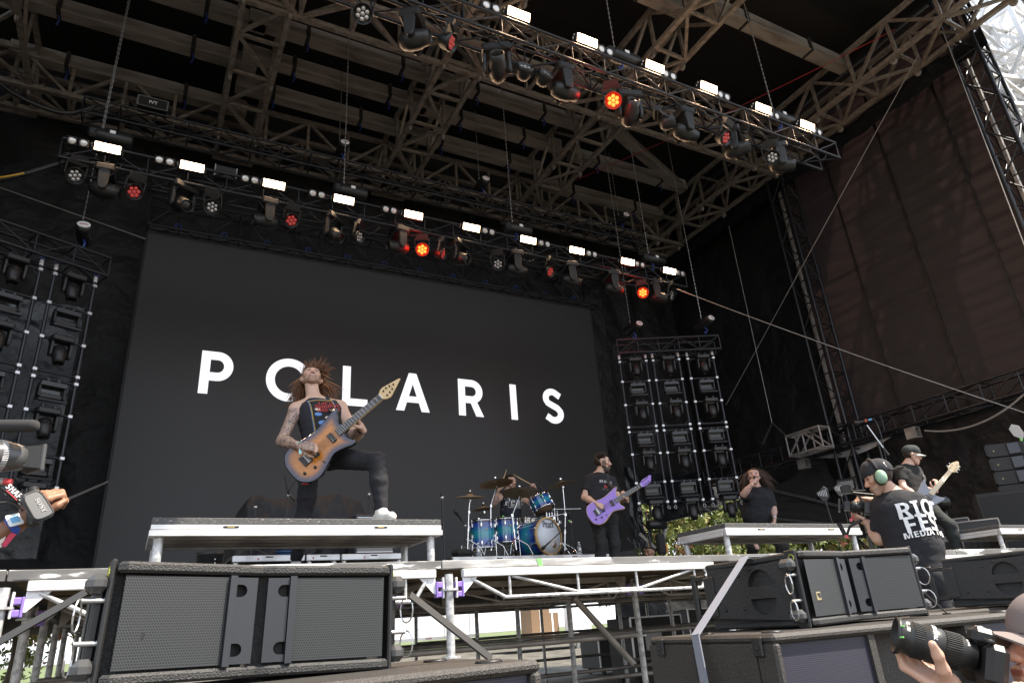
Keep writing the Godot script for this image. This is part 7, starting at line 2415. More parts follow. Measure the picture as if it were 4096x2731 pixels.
func guitarist():
	var J := J_GUI
	var o := thing("person", "long-haired guitarist in a black sleeveless shirt leaning back with one foot on the riser", "person")
	var skin := Color(0.56, 0.36, 0.27)
	var f := Vector3(-0.08, 0.62, 0.78).normalized()
	var u := Vector3(0.10, 0.80, -0.60).normalized()
	var hair := Color(0.13, 0.055, 0.022)
	var hc: Vector3 = J.head
	var ink := tattoo(skin, func(p: Vector3) -> float: return 1.0 if p.x < 1.09 and p.y < 2.78 else (0.9 if p.x > 1.43 and p.y < 2.57 and p.y > 2.49 else 0.0))
	var acc := acc_new()
	var limbs := torso_bones(J, 0.92, 0.9) + arm_bones(J, "R", 1.0) + arm_bones(J, "L", 1.02) + leg_bones(J, "R", 0.9) + leg_bones(J, "L", 0.9)
	limbs.append([J.neck - Vector3(0, 0.03, 0), hc - u * 0.055 - f * 0.012, 0.06, 0.056])
	blob(acc, limbs, 0.013, 0.012, ink)
	blob(acc, head_bones(hc, f, u, 1.02), 0.0055, 0.006, head_colour(hc, f, u, 1.02, skin, hair, 0.55, true, true))
	fingers_on(acc, J.wrR, J.haR - J.wrR, Vector3(0.25, -0.25, -0.9), -1.0, [1.1, 1.2, 1.2, 1.2], ink)
	fingers_on(acc, J.wrL, Vector3(-0.55, 0.75, 0.25), Vector3(-0.72, -0.62, -0.3), 1.0, [0.75, 0.8, 0.8, 0.85], plain(skin))
	part("body", acc_mesh(acc), M["skin"], o)
	# sleeveless shirt
	var sh := acc_new()
	var tb := torso_bones(J, 0.92, 0.9)
	tb.resize(5)
	var sb := grown(tb, 0.014)
	sb.append([J.neck.lerp(J.shR, 0.28) - Vector3(0, 0.02, 0), J.shR.lerp(J.neck, 0.16), 0.058, 0.05])
	sb.append([J.neck.lerp(J.shL, 0.28) - Vector3(0, 0.02, 0), J.shL.lerp(J.neck, 0.16), 0.058, 0.05])
	blob(sh, sb, 0.012, 0.012, plain(Color(0.012, 0.013, 0.019)), 0.006, 7.0)
	part("shirt", acc_mesh(sh), M["cloth_tinted"], o)
	# print on the shirt: a framed plain picture with red lettering
	var sx: Vector3 = (J.shL - J.shR).normalized()
	var sy: Vector3 = (J.neck - J.waist).normalized()
	var sz := sx.cross(sy).normalized()
	if sz.z < 0:
		sz = -sz
	var P := Transform3D(Basis(sx, sz.cross(sx), sz), J.chest + sx * 0.012 + sy * -0.035)
	var frame := st()
	var fr := [[-0.095, 0.15, 0.1, 0.15], [0.1, 0.15, 0.1, -0.16], [0.1, -0.16, -0.095, -0.16], [-0.095, -0.16, -0.095, 0.15]]
	var cols := [mat("print_yellow", Color(0.75, 0.52, 0.06), 0.8), mat("print_blue", Color(0.12, 0.24, 0.52), 0.8), mat("print_red", Color(0.46, 0.05, 0.045), 0.8), mat("print_cream", Color(0.6, 0.5, 0.4), 0.8)]
	for i in 2:
		var g := 0.0 if i == 0 else -0.0085
		var s := st()
		for e in fr:
			var a := V(e[0], e[1]) * (1.0 - g * 8.0)
			var b := V(e[2], e[3]) * (1.0 - g * 5.5)
			prism(stroke([a, b], 0.008), 0, 0.0001, 0, Transform3D(), s)
		part("shirt_print", drape_on(s.commit(), P, sh, 0.004), cols[i], o)
	var lines := [["Let's", 0.03, 0.112, 0.034], ["Summon", 0.045, 0.078, 0.034], ["Demons", 0.05, 0.044, 0.034]]
	for l in lines:
		part("shirt_print", drape_on(words(l[0], l[3], "Droid Serif", true, 0.0), P * Transform3D(Basis(), Vector3(l[1], l[2], 0)), sh, 0.005), cols[2], o)
	for e in [[-0.045, 0.05, 0.03, 3], [-0.045, 0.005, 0.04, 1], [0.03, -0.03, 0.035, 3], [-0.02, -0.075, 0.05, 1], [0.06, -0.06, 0.03, 2]]:
		var pl := PackedVector2Array()
		for k in 9:
			pl.append(V(e[0] + cos(TAU * k / 9.0) * e[2] * 0.8, e[1] + sin(TAU * k / 9.0) * e[2] * 0.42))
		part("shirt_print", drape_on(plate(pl), P, sh, 0.0045), cols[e[3]], o)
	# trousers
	var tr := acc_new()
	var kn: Array = grown(leg_bones(J, "R", 0.92) + leg_bones(J, "L", 0.92), 0.012)
	kn[2].append(true)
	kn[5].append(true)
	kn.append([J.hipR, J.hipL, 0.108, 0.108])
	kn.append([J.pel, J.waist.lerp(J.pel, 0.55), 0.105, 0.11])
	blob(tr, kn, 0.012, 0.014, plain(Color(0.012, 0.012, 0.017)), 0.007, 11.0)
	part("trousers", acc_mesh(tr), M["cloth_tinted"], o)
	var sw := acc_new()
	shoe(sw, J.anL, J.toL, Color(0.62, 0.6, 0.56))
	part("shoe", acc_mesh(sw), M["cloth_tinted"], o)
	sw = acc_new()
	shoe(sw, J.anR - Vector3(0, 0.04, 0), J.toR, Color(0.62, 0.6, 0.56))
	part("shoe", acc_mesh(sw), M["cloth_tinted"], o)
	# hair flying up and to the sides
	var R := RandomNumberGenerator.new()
	R.seed = 5
	var rr := f.cross(u).normalized()
	var uu := rr.cross(f)
	var roots := []
	for i in 620:
		var a := R.randf() * TAU
		var b := R.randf_range(-0.5, 1.0)
		var d: Vector3 = (rr * cos(a) * sqrt(1 - b * b) + uu * b - f * absf(sin(a)) * 0.9 * sqrt(1 - b * b))
		if d.dot(f) > 0.28:
			continue
		var p: Vector3 = hc + uu * 0.03 - f * 0.015 + d.normalized() * 0.082
		var right := p.x > hc.x
		var v: Vector3
		var len_ := 0.3
		var t := R.randf()
		if t < 0.45:   # swept up over the crown
			v = Vector3(R.randf_range(0.0, 0.45) - 0.9 * (p.x - hc.x) * 4.0, 1.2, R.randf_range(-0.1, 0.4))
			len_ = R.randf_range(0.10, 0.2)
		elif right:
			v = Vector3(R.randf_range(0.15, 0.8), R.randf_range(-1.2, -0.1), R.randf_range(0.0, 0.4))
			len_ = R.randf_range(0.14, 0.27)
		else:
			v = Vector3(R.randf_range(-0.45, 0.05), R.randf_range(-1.4, -0.6), R.randf_range(0, 0.4))
			len_ = R.randf_range(0.18, 0.3)
		roots.append([p, d.normalized() * 0.3 + v, len_, R.randf_range(0.4, 1.3)])
	for i in 60:   # locks across the forehead on the right of the face
		var p: Vector3 = hc + uu * R.randf_range(0.06, 0.1) + f * R.randf_range(0.0, 0.05) + rr * R.randf_range(-0.05, 0.03)
		roots.append([p, Vector3(R.randf_range(0.3, 1.0), R.randf_range(-0.2, 0.9), 0.5), R.randf_range(0.1, 0.2), 0.9])
	part("hair", locks(roots, R, 0.0055, [Color(0.16, 0.065, 0.025), Color(0.24, 0.10, 0.035), Color(0.09, 0.04, 0.02)]), M["hair"], o)
	# wristband and watch
	var wd: Vector3 = (J.wrR - J.elR).normalized()
	part("wristband", done(lathe([V(0.031, -0.008), V(0.033, 0), V(0.031, 0.008)], 16, Transform3D(along(J.elR, J.wrR), J.wrR - wd * 0.02))), mat("band_teal", Color(0.35, 0.62, 0.62), 0.6), o)
	box("wristband_tail", J.wrR - wd * 0.02 + Vector3(0, -0.045, 0.03), Vector3(0.022, 0.05, 0.003), M["band_teal"], o)
	var wl: Vector3 = (J.wrL - J.elL).normalized()
	part("watch", done(lathe([V(0.03, -0.011), V(0.034, -0.006), V(0.034, 0.006), V(0.03, 0.011)], 18, Transform3D(along(J.elL, J.wrL), J.wrL - wl * 0.03))), M["black_plastic"], o)
	rebase(o, Vector3(1.2, DECK, -5.6))
	# guitar
	var sideg := mat("guitar_black", grey(0.012), 0.1)
	var fm := vmat("guitar_burst", 0.14)
	fm.clearcoat_enabled = true
	fm.clearcoat = 0.6
	var gh := PackedVector2Array([V(0, -0.024), V(0, 0.024), V(0.03, 0.045), V(0.06, 0.05), V(0.2, 0.02), V(0.205, 0.01), V(0.06, -0.052), V(0.03, -0.045)])
	var g := guitar("seven-string guitar with amber and violet-black burst body held by the guitarist on the riser", J.br, J.nut, Vector3(-0.35, 0.12, 1.0), {"side": sideg, "face": fm, "edge": Color(0.025, 0.027, 0.06), "mid": Color(0.46, 0.16, 0.008), "w0": 0.016, "w1": 0.075, "burl": 0.35, "board": M["rosewood"], "head": gh, "headmat": M["maple"], "hw": M["black_metal"], "tuners": [V(0.045, 0.02), V(0.075, 0.025), V(0.105, 0.02), V(0.045, -0.025), V(0.075, -0.02), V(0.105, -0.012), V(0.135, 0.01)]})
	guitar_strap(g, [J.neck.lerp(J.shL, 0.4) + Vector3(0, 0.055, 0.03), J.shL.lerp(J.chest, 0.55) + Vector3(-0.01, 0.0, 0.14), g.transform * Vector3(0.37, 0.15, 0.0)], 0.05)
	var gi := g.transform.affine_inverse()
	part("jack_plug", unit("cbox"), mat("plug_red", Color(0.5, 0.03, 0.03), 0.4), g, gi * Transform3D(Basis.from_scale(Vector3(0.05, 0.014, 0.014)), g.transform * Vector3(-0.15, -0.13, -0.03)))
	part("cable", sweep(curve([gi * (g.transform * Vector3(-0.16, -0.13, -0.03) + Vector3(-0.02, 0, 0)), gi * Vector3(1.0, 2.13, -5.3), gi * Vector3(0.96, 2.05, -5.35), gi * Vector3(1.02, 2.0, -5.42)], 6), 0.004, 5).commit(), M["cable_black"], g)

func guitar_strap(g: Node3D, pts: Array, w: float):
	var gi := g.transform.affine_inverse()
	var c := curve(pts, 6)
	var s := st()
	s.set_smooth_group(-1)
	for i in c.size() - 1:
		var d: Vector3 = (c[i + 1] - c[i]).normalized()
		var n := Vector3(-0.2, 0.25, 1.0).normalized()
		var x := d.cross(n).normalized() * w / 2
		quad(s, gi * (c[i] - x), gi * (c[i + 1] - x), gi * (c[i + 1] + x), gi * (c[i] + x))
		quad(s, gi * (c[i] + x - n * 0.003), gi * (c[i + 1] + x - n * 0.003), gi * (c[i + 1] - x - n * 0.003), gi * (c[i] - x - n * 0.003))
	part("strap", done(s), M["strap_black"], g)

const J_PUR := {"head":Vector3(5.576,3.014,-7.681), "neck":Vector3(5.546,2.875,-7.728), "shR":Vector3(5.402,2.808,-7.801), "shL":Vector3(5.700,2.770,-7.698), "elR":Vector3(5.296,2.563,-7.802), "wrR":Vector3(5.302,2.429,-7.533), "haR":Vector3(5.349,2.375,-7.475), "elL":Vector3(5.712,2.500,-7.590), "wrL":Vector3(5.674,2.461,-7.364), "haL":Vector3(5.652,2.509,-7.294), "chest":Vector3(5.516,2.686,-7.724), "waist":Vector3(5.504,2.457,-7.733), "pel":Vector3(5.511,2.286,-7.728), "hipR":Vector3(5.447,2.258,-7.767), "hipL":Vector3(5.611,2.252,-7.718), "knR":Vector3(5.438,1.940,-7.746), "knL":Vector3(5.629,1.932,-7.695), "anR":Vector3(5.440,1.53,-7.841), "anL":Vector3(5.627,1.53,-7.768), "br":Vector3(5.312,2.334,-7.507), "nut":Vector3(5.788,2.614,-7.183)}

func dressed(o: Node3D, J: Dictionary, skin: Color, col: Callable, cell: float, shirt: Color, legs: Color, w: float, belly: float, sleeve: float, loose := 0.016, arms_ := ["R", "L"]) -> Dictionary:
	var acc := acc_new()
	var lb := leg_bones(J, "R", 0.95) + leg_bones(J, "L", 0.95)
	var all := torso_bones(J, w, belly) + lb
	for a in arms_:
		all += arm_bones(J, a, 1.0)
	all.append([J.neck - Vector3(0, 0.03, 0), J.neck.lerp(J.head, 0.55), 0.062, 0.056])
	blob(acc, all, cell, 0.012, col)
	var sh := acc_new()
	var sb := grown(torso_bones(J, w, belly), loose)
	sb.resize(5)
	sb.append([J.neck.lerp(J.shR, 0.22) - Vector3(0, 0.015, 0), J.shR, 0.062, 0.066])
	sb.append([J.neck.lerp(J.shL, 0.22) - Vector3(0, 0.015, 0), J.shL, 0.062, 0.066])
	for a in arms_:
		var e: Vector3 = J["sh" + a].lerp(J["el" + a], sleeve)
		sb.append([J["sh" + a], e, 0.066, 0.068, true])
	blob(sh, sb, cell, 0.013, plain(shirt), 0.007, 7.0)
	part("shirt", acc_mesh(sh), M["cloth_tinted"], o)
	var tr := acc_new()
	var kb := grown(lb, 0.016)
	kb.append([J.hipR, J.hipL, 0.112 * w, 0.112 * w])
	kb.append([J.pel, J.waist.lerp(J.pel, 0.6), 0.11 * w, 0.112 * w])
	blob(tr, kb, cell, 0.014, plain(legs), 0.007, 10.0)
	part("trousers", acc_mesh(tr), M["cloth_tinted"], o)
	return {"acc": acc, "shirt": sh}

func purple_guitarist():
	var J := J_PUR
	var o := thing("person", "bearded guitarist in a black T-shirt standing right of the drums, looking to the right", "person")
	var skin := Color(0.60, 0.38, 0.28)
	var hair := Color(0.035, 0.02, 0.013)
	var f := Vector3(0.78, -0.02, 0.62).normalized()
	var u := Vector3(0.0, 1, 0.02)
	var D := dressed(o, J, skin, plain(skin), 0.014, Color(0.012, 0.0125, 0.018), Color(0.016, 0.016, 0.019), 1.05, 1.12, 0.62)
	var hc: Vector3 = J.head
	blob(D.acc, head_bones(hc, f, u, 1.04), 0.006, 0.006, head_colour(hc, f, u, 1.04, skin, hair, 0.95))
	fingers_on(D.acc, J.wrR, J.haR - J.wrR, Vector3(0.3, -0.2, -0.9), -1.0, [0.9, 1.0, 1.05, 1.1], plain(skin), 0.0065)
	fingers_on(D.acc, J.wrL, Vector3(-0.35, 0.8, 0.35), Vector3(-0.7, -0.5, -0.4), 1.0, [0.8, 0.85, 0.85, 0.9], plain(skin), 0.0065)
	part("body", acc_mesh(D.acc), M["skin"], o)
	var R := RandomNumberGenerator.new()
	R.seed = 8
	var r := f.cross(u).normalized()
	var roots := []
	for i in 420:   # short tousled hair
		var a := R.randf() * TAU
		var b := R.randf_range(0.15, 1.0)
		var d: Vector3 = r * cos(a) * sqrt(1 - b * b) + u * b + f * sin(a) * sqrt(1 - b * b)
		if d.dot(f) > 0.55 and b < 0.75:
			continue
		var p: Vector3 = hc + u * 0.035 - f * 0.012 + Vector3(d.x, d.y, d.z) * 0.082
		roots.append([p, d + f * 0.4 + u * 0.45, R.randf_range(0.025, 0.055), 0.3])
	for i in 200:   # beard
		var a := R.randf_range(-1.35, 1.35)
		var p: Vector3 = hc + (f * cos(a) * 0.066 + r * sin(a) * 0.058) + u * R.randf_range(-0.105, -0.06) + f * 0.004
		roots.append([p, Vector3(0, -1, 0) + f * 0.5 * cos(a) + r * sin(a) * 0.2, R.randf_range(0.02, 0.045), 0.6])
	part("hair", locks(roots, R, 0.006, [hair, Color(0.06, 0.034, 0.02), Color(0.03, 0.02, 0.015)]), M["hair"], o)
	part("ear_monitor", unit("ball"), M["black_plastic"], o, Transform3D(Basis.from_scale(Vector3.ONE * 0.02), hc + r * 0.088 + f * 0.006 - u * 0.005))
	# lettering and a rose on the shirt
	var n := Vector3(-0.25, 0.1, 0.97).normalized()
	var sx: Vector3 = (J.shL - J.shR).normalized()
	var P := Transform3D(Basis(sx, n.cross(sx).normalized(), sx.cross(n.cross(sx)).normalized()), J.chest + sx * 0.05)
	var cream := mat("print_pale", grey(0.6, 0.03), 0.8)
	part("shirt_print", drape_on(words("BLOOM", 0.034, "Droid Serif", true, 0.0), P * Transform3D(Basis(), Vector3(0.0, 0.05, 0)), D.shirt, 0.005), cream, o)
	var rose := mat("print_rose", Color(0.42, 0.06, 0.06), 0.8)
	for k in 7:
		var pl := PackedVector2Array()
		var cc := V(0.0 + 0.018 * cos(TAU * k / 6.0), -0.02 + 0.018 * sin(TAU * k / 6.0)) if k < 6 else V(0, -0.02)
		for q in 8:
			pl.append(cc + V(cos(TAU * q / 8.0), sin(TAU * q / 8.0) * 0.8) * 0.014)
		part("shirt_print", drape_on(plate(pl), P, D.shirt, 0.0045 + 0.0004 * k), rose if k % 2 == 0 else mat("print_rose_dark", Color(0.2, 0.03, 0.035), 0.8), o)
	for e in [[V(-0.02, -0.045), V(-0.05, -0.055), V(-0.03, -0.07)], [V(0.02, -0.045), V(0.045, -0.06), V(0.02, -0.075)], [V(-0.005, -0.045), V(0.005, -0.045), V(0.0, -0.095)]]:
		part("shirt_print", drape_on(plate(PackedVector2Array(e)), P, D.shirt, 0.0045), mat("print_leaf", Color(0.12, 0.16, 0.14), 0.8), o)
	var sw := acc_new()
	shoe(sw, J.anR, J.anR + Vector3(-0.3, 0, 0.6), Color(0.02, 0.02, 0.02))
	shoe(sw, J.anL, J.anL + Vector3(0.4, 0, 0.6), Color(0.02, 0.02, 0.02))
	part("shoes", acc_mesh(sw), M["cloth_tinted"], o)
	var wl: Vector3 = (J.wrL - J.elL).normalized()
	part("watch", done(lathe([V(0.031, -0.012), V(0.035, -0.006), V(0.035, 0.006), V(0.031, 0.012)], 18, Transform3D(along(J.elL, J.wrL), J.wrL - wl * 0.02))), M["steel"], o)
	rebase(o, Vector3(5.53, DECK, -7.75))
	var pm := vmat("guitar_violet", 0.25)
	var gh := PackedVector2Array([V(0, -0.024), V(0, 0.024), V(0.03, 0.045), V(0.06, 0.055), V(0.17, 0.06), V(0.2, 0.05), V(0.15, -0.02), V(0.06, -0.04), V(0.03, -0.035)])
	var violet := Color(0.33, 0.19, 0.66)
	var g := guitar("lilac seven-string guitar with pale wood edge held by the bearded guitarist", J.br, J.nut, Vector3(-0.62, 0.1, 0.78), {"side": M["maple"], "face": pm, "edge": violet, "mid": violet, "board": M["rosewood"], "head": gh, "headmat": mat("head_violet", violet, 0.3), "hw": M["black_metal"], "tuners": [V(0.045, 0.03), V(0.075, 0.035), V(0.105, 0.04), V(0.135, 0.045), V(0.06, -0.02), V(0.09, -0.015), V(0.12, -0.01)]})
	guitar_strap(g, [J.neck.lerp(J.shL, 0.4) + Vector3(0.0, 0.06, 0.06), J.shL.lerp(J.chest, 0.6) + Vector3(-0.03, -0.02, 0.16), g.transform * Vector3(0.36, 0.15, 0.0)], 0.045)
	var gi := g.transform.affine_inverse()
	part("cable", sweep(curve([gi * (g.transform * Vector3(-0.15, -0.1, -0.03)), gi * Vector3(5.33, 2.1, -7.5), gi * Vector3(5.22, 2.0, -7.5), gi * Vector3(5.3, 2.12, -7.7)], 6), 0.004, 5).commit(), M["cable_black"], g)

const J_DRU := {"head":Vector3(5.289,3.192,-9.890), "neck":Vector3(5.293,3.078,-9.944), "shR":Vector3(5.143,2.989,-9.916), "shL":Vector3(5.435,2.952,-9.864), "elR":Vector3(4.949,2.834,-9.844), "wrR":Vector3(4.967,3.006,-9.721), "haR":Vector3(4.983,3.045,-9.679), "elL":Vector3(5.531,2.810,-9.659), "wrL":Vector3(5.537,3.017,-9.531), "haL":Vector3(5.475,3.085,-9.508), "chest":Vector3(5.287,2.893,-9.914), "waist":Vector3(5.290,2.708,-9.946), "pel":Vector3(5.286,2.553,-9.948), "hipR":Vector3(5.201,2.505,-9.937), "hipL":Vector3(5.392,2.507,-9.948), "knR":Vector3(5.08,2.42,-9.55), "knL":Vector3(5.5,2.42,-9.58), "anR":Vector3(5.15,2.0,-9.5), "anL":Vector3(5.5,2.0,-9.5)}

func drummer():
	var J := J_DRU
	var o := thing("person", "dark-haired drummer in a grey sleeveless shirt behind the cymbals with both sticks raised", "person")
	var skin := Color(0.55, 0.35, 0.26)
	var hair := Color(0.03, 0.016, 0.012)
	var f := Vector3(0.30, -0.02, 0.95).normalized()
	var ink := tattoo(skin, func(p: Vector3) -> float: return 0.8 if p.x < 5.05 and p.y < 2.93 else 0.0)
	var D := dressed(o, J, skin, ink, 0.014, Color(0.022, 0.025, 0.034), Color(0.015, 0.015, 0.018), 0.92, 0.95, 0.02)
	blob(D.acc, head_bones(J.head, f, Vector3.UP, 1.0), 0.007, 0.006, head_colour(J.head, f, Vector3.UP, 1.0, skin, hair, 0.55))
	fingers_on(D.acc, J.wrR, Vector3(0.1, 1, 0.3), Vector3(0.8, 0, 0.4), -1.0, [1.35, 1.4, 1.4, 1.4], ink, 0.007)
	fingers_on(D.acc, J.wrL, Vector3(-0.5, 0.8, 0.2), Vector3(-0.6, -0.5, 0.3), 1.0, [1.3, 1.35, 1.4, 1.4], plain(skin), 0.007)
	part("body", acc_mesh(D.acc), M["skin"], o)
	var R := RandomNumberGenerator.new()
	R.seed = 9
	var roots := []
	for i in 260:
		var a := R.randf() * TAU
		var b := R.randf_range(0.25, 1.0)
		var d: Vector3 = Vector3(cos(a) * sqrt(1 - b * b), b, sin(a) * sqrt(1 - b * b))
		if d.dot(f) > 0.5 and b < 0.7:
			continue
		roots.append([J.head + Vector3(0, 0.035, 0) - f * 0.01 + d * 0.08, d + Vector3(0, 0.3, 0), R.randf_range(0.02, 0.04), 0.4])
	part("hair", locks(roots, R, 0.006, [hair, Color(0.05, 0.028, 0.02)]), M["hair"], o)
	# script logo on the shirt
	var n := Vector3(0.1, 0.1, 1).normalized()
	var P := Transform3D(Basis(Vector3(1, -0.1, -0.1).normalized(), Vector3(0.1, 1, -0.1).normalized(), n).orthonormalized(), J.chest + Vector3(0.02, -0.06, 0))
	var pale: Material = M["print_pale"]
	part("shirt_print", drape_on(words("Pearl", 0.1, "Droid Serif", true, 0.0), P * Transform3D(Basis(Vector3.BACK, 0.08), Vector3(0, 0.02, 0)), D.shirt, 0.006), pale, o)
	part("shirt_print", drape_on(words("RECORDS", 0.03, "Droid Sans", true, 0.0), P * Transform3D(Basis(), Vector3(0, -0.045, 0)), D.shirt, 0.006), pale, o)
	for e in [[-0.12, 0.075, 0.1, 0.085], [-0.12, -0.07, 0.11, -0.075], [-0.125, 0.07, -0.12, -0.065], [0.11, 0.08, 0.115, -0.07]]:
		part("shirt_print", drape_on(prism(stroke([V(e[0], e[1]), V(e[2], e[3])], 0.009), 0, 0.0001).commit(), P, D.shirt, 0.006), pale, o)
	rebase(o, Vector3(5.29, 1.905, -9.94))
	for s in [[Vector3(4.965, 2.985, -9.688), Vector3(5.133, 3.366, -9.690), "left drumstick raised upright in the drummer's hand behind the upper cymbal"], [Vector3(5.497, 3.063, -9.496), Vector3(5.229, 3.178, -9.468), "right drumstick held level above the lower middle cymbal"]]:
		var d: Vector3 = (s[1] - s[0]).normalized()
		var k := part("drumstick", done(lathe([V(0, 0), V(0.008, 0.002), V(0.0085, 0.28), V(0.004, 0.38), V(0.0065, 0.395), V(0, 0.41)], 10)), M["maple"], self, Transform3D(along(s[0], s[1]), s[0]))
		tag(k, s[2], "drumstick", "the drummer's two sticks")

const J_SIN := {"head":Vector3(7.645,2.747,-6.951), "neck":Vector3(7.684,2.574,-6.983), "shR":Vector3(7.555,2.482,-7.049), "shL":Vector3(7.814,2.508,-6.915), "elR":Vector3(7.337,2.480,-6.916), "wrR":Vector3(7.397,2.602,-6.778), "haR":Vector3(7.441,2.666,-6.759), "elL":Vector3(7.837,2.303,-6.891), "wrL":Vector3(7.751,2.141,-6.836), "haL":Vector3(7.698,2.095,-6.820), "chest":Vector3(7.691,2.412,-7.019), "waist":Vector3(7.682,2.231,-7.059), "pel":Vector3(7.693,2.077,-7.121), "hipR":Vector3(7.62,2.03,-7.12), "hipL":Vector3(7.77,2.03,-7.06), "knR":Vector3(7.40,1.80,-6.98), "anR":Vector3(7.50,1.53,-7.2), "knL":Vector3(7.82,1.78,-6.85), "anL":Vector3(7.80,1.53,-7.0)}

func singer():
	var J := J_SIN
	var o := thing("person", "long-haired singer in a loose black T-shirt crouching behind the middle riser, microphone at his mouth", "person")
	var skin := Color(0.55, 0.34, 0.27)
	var hair := Color(0.05, 0.026, 0.017)
	var f := Vector3(-0.72, 0.10, 0.70).normalized()
	var u := Vector3(0.05, 1, 0.05).normalized()
	var ink := tattoo(skin, func(p: Vector3) -> float: return 0.55 if p.y < 2.56 else 0.0)
	var D := dressed(o, J, skin, ink, 0.014, Color(0.011, 0.011, 0.0125), Color(0.012, 0.012, 0.014), 1.08, 1.15, 0.9, 0.03)
	blob(D.acc, head_bones(J.head, f, u, 1.0), 0.006, 0.006, head_colour(J.head, f, u, 1.0, skin, hair, 0.0))
	fingers_on(D.acc, J.wrR, J.haR - J.wrR, Vector3(0.6, 0.1, -0.3), 1.0, [1.1, 1.15, 1.2, 1.2], plain(skin), 0.0065)
	fingers_on(D.acc, J.wrL, Vector3(-0.5, -0.8, 0.2), Vector3(-0.4, 0.2, -0.6), 1.0, [0.5, 0.5, 0.55, 0.6], plain(skin), 0.0065)
	blob(D.acc, [[J.knR + Vector3(-0.03, 0.03, 0.06), J.knR + Vector3(-0.01, -0.03, 0.07), 0.03, 0.03]], 0.008, 0.006, plain(skin))
	part("body", acc_mesh(D.acc), M["skin"], o)
	var R := RandomNumberGenerator.new()
	R.seed = 12
	var r := f.cross(u).normalized()
	var roots := []
	for i in 520:
		var a := R.randf() * TAU
		var b := R.randf_range(-0.2, 1.0)
		var d: Vector3 = r * cos(a) * sqrt(1 - b * b) + u * b + f * sin(a) * sqrt(1 - b * b)
		if d.dot(f) > 0.45:
			continue
		var p: Vector3 = J.head + u * 0.03 - f * 0.012 + d * 0.083
		var v := Vector3(0.35, -0.9, -0.1) if R.randf() < 0.6 else Vector3(0.9, -0.55, -0.2)
		if p.x < J.head.x - 0.02:
			v = Vector3(-0.12, -1, 0.0)
		roots.append([p, d * 0.55 + v + Vector3(R.randfn(), R.randfn(), R.randfn()) * 0.12, R.randf_range(0.16, 0.36), 0.9])
	part("hair", locks(roots, R, 0.006, [hair, Color(0.08, 0.042, 0.026), Color(0.035, 0.02, 0.015)]), M["hair"], o)
	var wl: Vector3 = (J.wrL - J.elL).normalized()
	part("watch", done(lathe([V(0.031, -0.012), V(0.035, -0.006), V(0.035, 0.006), V(0.031, 0.012)], 18, Transform3D(along(J.elL, J.wrL), J.wrL - wl * 0.02))), M["steel"], o)
	rebase(o, Vector3(7.68, DECK, -7.1))
	var mic := thing("hand_microphone", "black hand microphone held to the singer's mouth", "microphone", Vector3(7.49, 2.70, -6.80))
	mic.basis = along(Vector3.ZERO, Vector3(0.75, 0.15, -0.6))
	part("handle", done(lathe([V(0, -0.16), V(0.012, -0.16), V(0.019, 0.0), V(0, 0.0)], 14)), M["black_plastic"], mic)
	part("basket", done(lathe([V(0.02, 0.0), V(0.027, 0.02), V(0.025, 0.045), V(0.0, 0.06)], 16)), M["steel"], mic)

const J_BAS := {"head":Vector3(9.275,2.804,-5.608), "neck":Vector3(9.257,2.703,-5.677), "shR":Vector3(9.083,2.615,-5.719), "shL":Vector3(9.397,2.617,-5.681), "elR":Vector3(8.997,2.380,-5.681), "wrR":Vector3(9.001,2.176,-5.482), "haR":Vector3(9.015,2.129,-5.460), "elL":Vector3(9.386,2.341,-5.652), "wrL":Vector3(9.232,2.295,-5.393), "haL":Vector3(9.217,2.324,-5.321), "chest":Vector3(9.263,2.513,-5.724), "waist":Vector3(9.225,2.278,-5.691), "pel":Vector3(9.233,2.098,-5.646), "hipR":Vector3(9.135,2.042,-5.646), "hipL":Vector3(9.285,2.047,-5.576), "knL":Vector3(9.196,1.830,-5.335), "anL":Vector3(9.199,1.545,-5.349), "knR":Vector3(9.044,1.782,-5.604), "anR":Vector3(9.016,1.54,-5.650), "br":Vector3(8.93,2.063,-5.52), "nut":Vector3(9.346,2.510,-5.205)}

